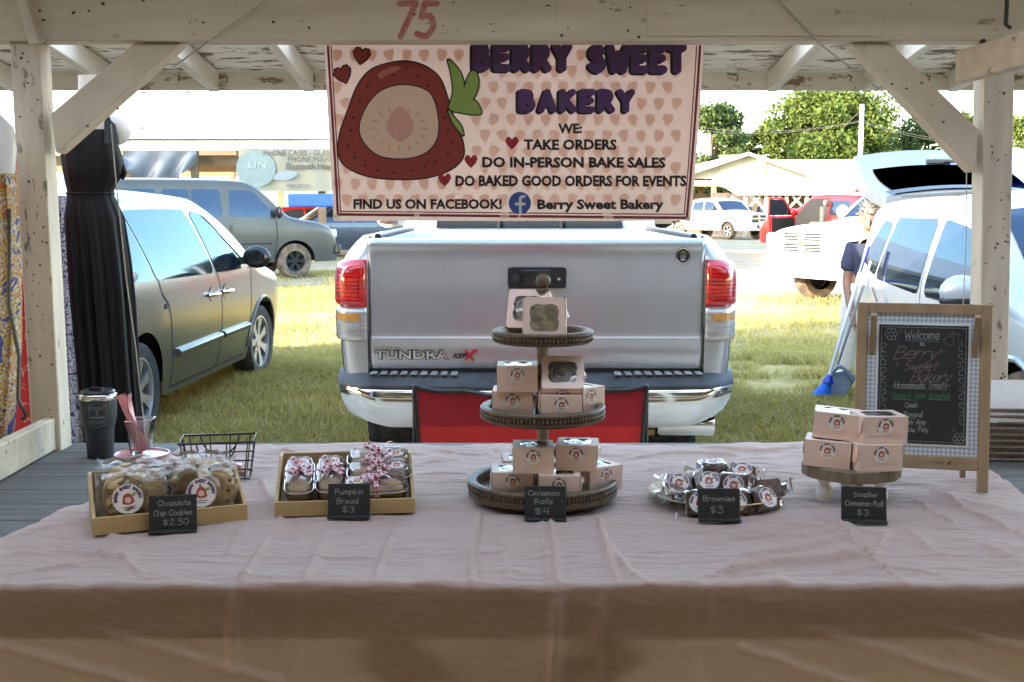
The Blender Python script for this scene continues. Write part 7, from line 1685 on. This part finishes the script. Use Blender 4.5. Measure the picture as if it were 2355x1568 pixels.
def dress(u, v):
    k = v * (len(prof_d) - 1); i = min(int(k), len(prof_d) - 2); t = k - i
    py = prof_d[i][0] + (prof_d[i + 1][0] - prof_d[i][0]) * t; a = prof_d[i][1] + (prof_d[i + 1][1] - prof_d[i][1]) * t; b = prof_d[i][2] + (prof_d[i + 1][2] - prof_d[i][2]) * t
    x0, x1, z = dxp(a, py), dxp(b, py), dz(py); cx_, rx_ = (x0 + x1) / 2, (x1 - x0) / 2; th = u * 2 * math.pi
    pl2 = max(0, min(1, (py - 430) / 250)); am = (.17 * pl2 + .02) * (.6 * math.sin(th * 13 + 1.6 * math.sin(th * 3) + v * 1.5) + .45 * math.sin(th * 22 + 2 * math.sin(th * 5 + 1))) + .05 * pl2 * math.sin(th * 7 + 2 * v)
    return Vector((cx_ + rx_ * math.cos(th) * (1 + am * .4), DY + .62 * rx_ * math.sin(th) * (1 + am), z)) - ho
sk = 150
mb = MB(); mb.grid(lambda u, v: dress(u, v * .52), sk, 40); mb.build('skirt', BLK, dr2, 60)
mb = MB(); mb.grid(lambda u, v: dress(u, .52 + v * .34), sk, 16); mb.build('bodice', BLK, dr2, 60)
mb = MB(); z = dz(441); mb.tube([dress(u, .50) * 1.0 for u in np.linspace(0, 1, 60)], .006, 6); mb.build('waist_band', BLK, dr2, 60)
for sg, pa, pb in ((1, (257, 330), (248, 262)), (-1, (160, 330), (180, 262))):
    mb = MB()
    A0, A1 = at(*pa, Y=DY - .07) - ho, at(*pb, Y=DY - .02) - ho
    mb.grid(lambda u, v: A0.lerp(A1, v) + Vector(((u - .5) * (.05 - .02 * v), -.012 * math.sin(math.pi * u) + .01 * v, 0)), 8, 10); mb.build('shoulder_strap', BLK, dr2, 60)
mb = MB(); a = at(283, 425, Y=DY) - ho; mb.tube([at(281, 378, Y=DY) - ho, at(288, 398, Y=DY) - ho, at(280, 412, Y=DY) - ho], .008, 6); mb.build('tie', BLK, dr2, 60)
mb = MB(); c = at(218, 300, Y=DY) - ho
mb.lathe([(.001, -.25), (.04, -.23), (.05, -.15), (.06, -.08), (.065, -.02), (.06, .04), (.05, .12), (.048, .18)], (c.x, 0, c.z - .0), 28, 'z', 1, .62); mb.build('torso', MANN, hm, 60)
mb = MB(); a = at(268, 292, Y=DY + .02) - ho; mb.ball(a, .5, 16, 12, (.10, .11, .12)); mb.build('shoulder_cap', MANN, hm, 60); mb = MB(); a = at(160, 300, Y=DY + .02) - ho; mb.ball(a, .5, 16, 12, (.10, .11, .12)); mb.build('shoulder_cap', MANN, hm, 60)
def printm(name, cols, sc_, st=(1, 1, 1), dist=3):
    m = bpy.data.materials.new(name); m.use_nodes = True; nt = m.node_tree; L_ = nt.links; p = nt.nodes['Principled BSDF']; p.inputs['Roughness'].default_value = .8
    tc = _n(nt, 'ShaderNodeTexCoord'); mp = _n(nt, 'ShaderNodeMapping'); mp.inputs['Scale'].default_value = st; L_.new(tc.outputs['Object'], mp.inputs[0])
    nz = _n(nt, 'ShaderNodeTexNoise'); nz.inputs['Scale'].default_value = sc_; nz.inputs['Distortion'].default_value = dist; nz.inputs['Detail'].default_value = 2; L_.new(mp.outputs[0], nz.inputs['Vector'])
    rp = _n(nt, 'ShaderNodeValToRGB'); rp.color_ramp.interpolation = 'CONSTANT'; els = rp.color_ramp.elements
    while len(els) < len(cols): els.new(.5)
    for i, (q, c) in enumerate(cols): els[i].position = q; els[i].color = (*c, 1)
    L_.new(nz.outputs['Fac'], rp.inputs[0]); L_.new(rp.outputs[0], p.inputs['Base Color']); return m
def drape(name, label, cat, pix, y, m, folds=6, amp=.02, thick=.12):
    """hanging garment: pix = (py, left px, right px) rows"""
    q = at(pix[0][1], pix[0][0], Y=y); e = empty(name, (q.x, y, 0), 0, label, cat); eo = Vector(e.location)
    def f(u, v):
        k = v * (len(pix) - 1); i = min(int(k), len(pix) - 2); t = k - i; r_ = [pix[i][j] + (pix[i + 1][j] - pix[i][j]) * t for j in range(3)]
        th = u * 2 * math.pi; x0, x1 = at(r_[1], r_[0], Y=y).x, at(r_[2], r_[0], Y=y).x; z = at(r_[1], r_[0], Y=y).z
        rr = 1 + .12 * math.sin(th * folds + v * 2)
        return Vector(((x0 + x1) / 2 + (x1 - x0) / 2 * math.cos(th), y + thick * math.sin(th) * rr + amp * math.sin(th * folds), z)) - eo
    mb = MB(); mb.grid(f, 90, 24); mb.build('fabric', m, e, 60); return e, eo
BW = printm('blue_white_print', [(0, (.03, .045, .16)), (.42, (.5, .5, .56)), (.52, (.06, .08, .22)), (.58, (.62, .62, .66)), (.66, (.12, .1, .2))], 26, (1, 1, 1.6), 2)
drape('dress', 'blue and white patterned dress between the post and the black dress', 'dress', [(1060, 130, 240), (900, 128, 235), (700, 126, 225), (450, 124, 215)], 4.25, BW, 9, .02, .1)
YP = printm('yellow_scroll_print', [(0, (.03, .04, .2)), (.38, (.42, .22, .03)), (.44, (.5, .42, .32)), (.49, (.04, .03, .04)), (.515, (.42, .27, .04)), (.57, (.4, .09, .03)), (.61, (.5, .45, .36)), (.68, (.04, .05, .2))], 5.5, (1, 1, 1), 5)
e, eo = drape('dress', 'yellow and blue scroll print dress at the far left edge', 'dress', [(1062, -90, 10), (1000, -85, 22), (800, -80, 40), (600, -70, 40), (480, -60, 32), (400, -60, 28)], 3.40, YP, 7, .015, .09)
mb = MB(); mb.tube([at(21, 480, Y=3.29) - eo, at(20, 700, Y=3.29) - eo, at(44, 820, Y=3.29) - eo, at(42, 920, Y=3.28) - eo, at(60, 955, Y=3.28) - eo, at(50, 965, Y=3.28) - eo], .006, 6); mb.build('sash', M['black'], e, 60)
RP = printm('red_floral_print', [(0, (.5, .02, .02)), (.58, (.5, .02, .02)), (.60, (.62, .3, .22)), (.66, (.45, .02, .02))], 14, (1, 1, 1), 3)
drape('dress', 'red floral dress hanging behind the yellow print one', 'dress', [(1000, -60, 96), (800, -60, 84), (600, -60, 72), (420, -60, 55), (345, -60, 20)], 3.86, RP, 6, .015, .1)
hm2 = empty('mannequin', at(-66, 315, Y=3.42), 0, 'white mannequin shoulder above the yellow print dress', 'mannequin')
mb = MB(); mb.lathe([(.001, -.22), (.09, -.2), (.115, -.12), (.127, -.03), (.12, .03), (.085, .065), (.045, .085), (.04, .15), (.001, .152)], (0, 0, 0), 28, 'z', 1, .55); mb.build('torso', MANN, hm2, 60)

# ---------------------------------------------------------------- broom and dustpan leaning on the silver car
def wp(px, py, y): return at(px, py, Y=y)
b0, b1 = wp(1888, 905, 9.0), wp(1996, 566, 8.95); b0.z = max(b0.z, .05); bo_ = Vector((b0.x, b0.y, 0))
br_ = empty('broom', tuple(bo_), 0, 'blue broom with a pale handle leaning on the silver car', 'broom'); d = (b1 - b0).normalized()
POLE = mat('pale_blue_pole', (.55, .6, .68), rough=.4); BLUE = mat('blue_bristles', (.01, .09, .5), (.02, .2, .75), scale=80, rough=.6, stretch=(6, 6, 1)); BLUED = mat('deep_blue_plastic', (.012, .03, .3), rough=.4)
n0 = wp(1903, 876, 8.98) - bo_; g0 = wp(1977, 625, 8.96) - bo_; e0 = b1 - bo_
mb = MB(); mb.tube([n0, g0], .0135, 10); mb.build('handle', POLE, br_, 60)
mb = MB(); mb.tube([g0, e0], .0145, 10); mb.build('grip', BLUED, br_, 60)
mb = MB(); 
def brf(sg):
    def f(u, v): p = n0.lerp(b0 - bo_, v); return p + Vector(((u - .5) * (.06 + .09 * v), sg * (.03 + .02 * v) * max(0, math.sin(math.pi * u)) ** .5, -.008 * math.sin(u * 40) * v))
    return f
mb.grid(brf(-1), 24, 6); mb.grid(brf(1), 24, 6); mb.build('bristles', BLUE, br_, 60)
mb = MB(); mb.tube([n0 - d * .01, n0 + d * .05], [.05, .02], 12); mb.build('collar', BLUED, br_, 60)
dp0 = wp(1935, 905, 9.12); do_ = Vector((dp0.x, dp0.y, 0)); dpn = empty('dustpan', tuple(do_), 0, 'grey upright dustpan standing beside the blue broom', 'dustpan'); GP = mat('grey_plastic', (.22, .26, .31), rough=.4)
mb = MB(); P = [wp(1902, 915, 9.1) - do_, wp(1938, 918, 9.1) - do_, wp(1973, 865, 9.1) - do_, wp(1942, 852, 9.1) - do_, wp(1912, 858, 9.1) - do_]
mb.prism([(p.x, p.z) for p in P], lambda a, b: (a, -.02, b), lambda a, b: (a, .05, b)); mb.build('pan', GP, dpn, None, .01)
mb = MB(); mb.tube(catmull([P[4] + Vector((0, -.02, 0)), P[3] + Vector((-.06, -.05, .04)), P[3] + Vector((0, -.05, 0)), P[2] + Vector((-.05, -.03, -.03))], 5), .014, 8); mb.build('bail', GP, dpn, 60)
mb = MB(); mb.tube([P[4] + Vector((.03, 0, .02)), wp(2003, 600, 8.95) - do_], .011, 8); mb.build('handle', mat('dark_pole', (.25, .27, .3), rough=.4), dpn, 60)

# ---------------------------------------------------------------- the person at the raised tailgate
PYY = 10.05; pp0 = at(1985, 600, Y=PYY); per = empty('person', (pp0.x, PYY, 0), 0, 'grey haired person in a navy t-shirt bending behind the silver car', 'person'); po_ = Vector((pp0.x, PYY, 0))
SKIN = mat('skin', (.24, .125, .08), (.2, .1, .062), scale=12, rough=.55); HAIR = mat('grey_hair', (.15, .143, .13), (.08, .075, .068), scale=50, rough=.6, stretch=(1, 1, 3)); NAVY = mat('navy_cotton', (.018, .022, .05), (.024, .03, .062), scale=6, rough=.9); TRO = mat('pale_trousers', (.6, .57, .52), rough=.9)
def skin(name, verts, edges, rad, m, parent, root=0, sub=2):
    me = bpy.data.meshes.new(name); me.from_pydata([tuple(v) for v in verts], edges, []); o = bpy.data.objects.new(name, me); COL.objects.link(o)
    md = o.modifiers.new('skin', 'SKIN'); md.use_smooth_shade = True
    for i, r_ in enumerate(rad): sv = me.skin_vertices[0].data[i]; sv.radius = r_ if isinstance(r_, tuple) else (r_, r_); sv.use_root = i == root
    s = o.modifiers.new('sub', 'SUBSURF'); s.levels = s.render_levels = sub
    ev = o.evaluated_get(bpy.context.evaluated_depsgraph_get()); nm = bpy.data.meshes.new_from_object(ev); bpy.data.objects.remove(o)
    nm.name = name; nm.materials.clear(); return link_mesh(name, nm, m, parent, 180)
hd = at(1990, 500, Y=PYY) - po_; hz3 = hd.z
sh = hz3 - .27                                                        # shoulder height
B = [(0.02, .0, .86), (.02, -.01, 1.05), (.015, -.03, sh - .05), (.01, -.05, sh + .04), (hd.x * .8, -.085, sh + .11), (hd.x, -.105, hz3 - .02),          # pelvis, waist, chest, neck base, neck, skull
     (-.11, -.03, sh), (-.145, -.03, sh - .27), (-.125, -.10, sh - .50), (-.11, -.14, sh - .58),                                                       # hanging arm
     (.175, -.03, sh), (.24, -.06, sh - .12), (.16, -.12, sh + .12), (.13, -.12, sh + .21),                                                                # arm raised to the head
     (-.09, .0, .82), (-.10, .02, .46), (-.10, .05, .08), (.12, 0, .82), (.12, .0, .46), (.13, .05, .08), (-.10, -.10, .04), (.13, -.10, .04)]
E = [(0, 1), (1, 2), (2, 3), (3, 4), (4, 5), (2, 6), (6, 7), (7, 8), (8, 9), (2, 10), (10, 11), (11, 12), (12, 13), (0, 14), (14, 15), (15, 16), (0, 17), (17, 18), (18, 19), (16, 20), (19, 21)]
RD = [(.15, .11), (.13, .1), (.15, .105), .07, .052, .06, .06, .045, .034, .03, .06, .045, .034, .03, .085, .06, .045, .085, .06, .045, .04, .04]
body = skin('body', B, E, RD, SKIN, per)
# head: skull, jaw, nose, brow, ears, eyes, mouth
mb = MB(); hc = Vector((hd.x, -.125, hz3)); fwd = Vector((-.35, -.9, -.25)).normalized(); rt = fwd.cross(Vector((0, 0, 1))).normalized(); upv = rt.cross(fwd)
def hp(a, b, c): return hc + rt * a + fwd * b + upv * c
def headf(u, v):
    th = 2 * math.pi * u; ph_ = math.pi * v; x, y, z = math.sin(ph_) * math.cos(th), math.sin(ph_) * math.sin(th), -math.cos(ph_)
    w = .074 * (1 - .22 * max(0, -z) ** 1.5); l = .096 * (1 - .10 * max(0, -z)); h = .118
    p = [x * w, y * l + (.012 if z < -.3 and y > 0 else 0), z * h]
    if y > .6: p[1] += .006 * math.exp(-((z - .25) / .12) ** 2) - .008 * math.exp(-((z - .05) / .10) ** 2) * (abs(x) > .2) + .006 * math.exp(-((z + .48) / .1) ** 2)
    return hp(*p)
mb.grid(headf, 36, 28); mb.build('head', SKIN, per, 180)
mb = MB(); mb.tube([hp(0, .088, .022), hp(0, .108, -.01), hp(0, .118, -.028), hp(0, .092, -.038)], [.007, .010, .014, .008], 8); 
for sg in (-1, 1): mb.ball(hp(sg * .074, -.005, .0), .5, 10, 8, (.02, .03, .06))
mb.build('face_features', SKIN, per, 60)
mb = MB()
for sg in (-1, 1): mb.ball(hp(sg * .030, .084, .016), .009, 8, 6)
mb.build('eyes', mat('eye', (.05, .035, .03), rough=.2), per, 60)
mb = MB(); mb.tube([hp(-.024, .086, -.062), hp(0, .094, -.060), hp(.024, .086, -.062)], [.003, .005, .003], 6); mb.build('lips', mat('lips', (.36, .15, .12), rough=.5), per, 60)
mb = MB(); r_ = np.random.default_rng(5)
def hairf(u, v):
    th = 2 * math.pi * u; back = math.sin(th) < .1; ph_ = math.pi * (1 - (.62 if back else .36) * v); x, y, z = math.sin(ph_) * math.cos(th), math.sin(ph_) * math.sin(th), -math.cos(ph_)
    k = 1.10 + .07 * float(fbm(np.array(u * 14.), np.array(v * 5.), 3, 9)); return hp(x * .078 * k, y * .099 * k - .004, z * .122 * k + .004)
mb.grid(hairf, 40, 12)
for k in range(260):
    th = r_.uniform(0, 6.28); back = math.sin(th) < .1; ph_ = math.pi * (1 - (.62 if back else .38) * math.sqrt(r_.uniform(0, 1))); x, y, z = math.sin(ph_) * math.cos(th), math.sin(ph_) * math.sin(th), -math.cos(ph_)
    a = hp(x * .08, y * .1 - .004, z * .124); o_ = hp(x * .096, y * .118 - .006, z * .14 + .004); q = Vector(r_.normal(size=3) * .012); mb.tube([a, a.lerp(o_, .6) + q, o_ + q * 2.2], [.0045, .004, .001], 4, cap=False)
mb.build('hair', HAIR, per, 180)
# hands: palm, four unequal bent fingers and a thumb
def hand(c, d, n, side):
    c, d, n = Vector(c), Vector(d).normalized(), Vector(n).normalized(); s_ = d.cross(n).normalized() * side; mb = MB()
    mb.tube([c - d * .02, c + d * .02, c + d * .06], [.026, .034, .032], 8)
    for k, (o, l) in enumerate(((-.027, .062), (-.009, .074), (.009, .070), (.026, .055))): a = c + d * .065 + s_ * o; mb.tube([a - d * .015, a + d * l * .4 + n * .006, a + d * l * .75 + n * .02, a + d * l * .92 + n * .036], [.009, .0088, .008, .006], 7)
    a = c + d * .01 - s_ * .03; mb.tube([a + s_ * .01, a - s_ * .016 + d * .025 + n * .01, a - s_ * .014 + d * .055 + n * .02], [.011, .010, .007], 7); return mb.build('hand', SKIN, per, 60)
hand(B[9], (.1, -.3, -1), (.6, -.6, 0), 1); hand(B[13], (-.45, .1, 1), (-1, .2, .1), -1)
# clothes
TB = [(0.02, .0, .84), (.02, -.01, 1.06), (.015, -.03, sh - .05), (.01, -.045, sh + .03), (-.115, -.03, sh), (-.148, -.035, sh - .2), (.175, -.03, sh), (.232, -.055, sh - .1)]
skin('t_shirt', TB, [(0, 1), (1, 2), (2, 3), (2, 4), (4, 5), (2, 6), (6, 7)], [(.175, .135), (.155, .12), (.17, .122), .082, .082, .075, .082, .07], NAVY, per)
mb = MB()
for k, (w_, zz) in enumerate(((.11, 0), (.09, -.035), (.1, -.07), (.06, -.105))): mb.add([(.03 + x, -.168, sh - .12 + zz + z) for x, z in ((-w_ / 2, -.012), (w_ / 2, -.012), (w_ / 2, .012), (-w_ / 2, .012))], [(0, 1, 2, 3)])
mb.build('shirt_print', mat('white_shirt_print', (.7, .7, .72), (.3, .32, .4), scale=60, rough=.8), per)
skin('trousers', [(0.02, .0, .95), (.02, 0, .85), (-.09, .0, .78), (-.10, .02, .46), (-.10, .05, .10), (.12, 0, .78), (.12, .0, .46), (.13, .05, .10)], [(0, 1), (1, 2), (2, 3), (3, 4), (1, 5), (5, 6), (6, 7)], [(.165, .125), (.17, .13), .105, .08, .07, .105, .08, .07], TRO, per)
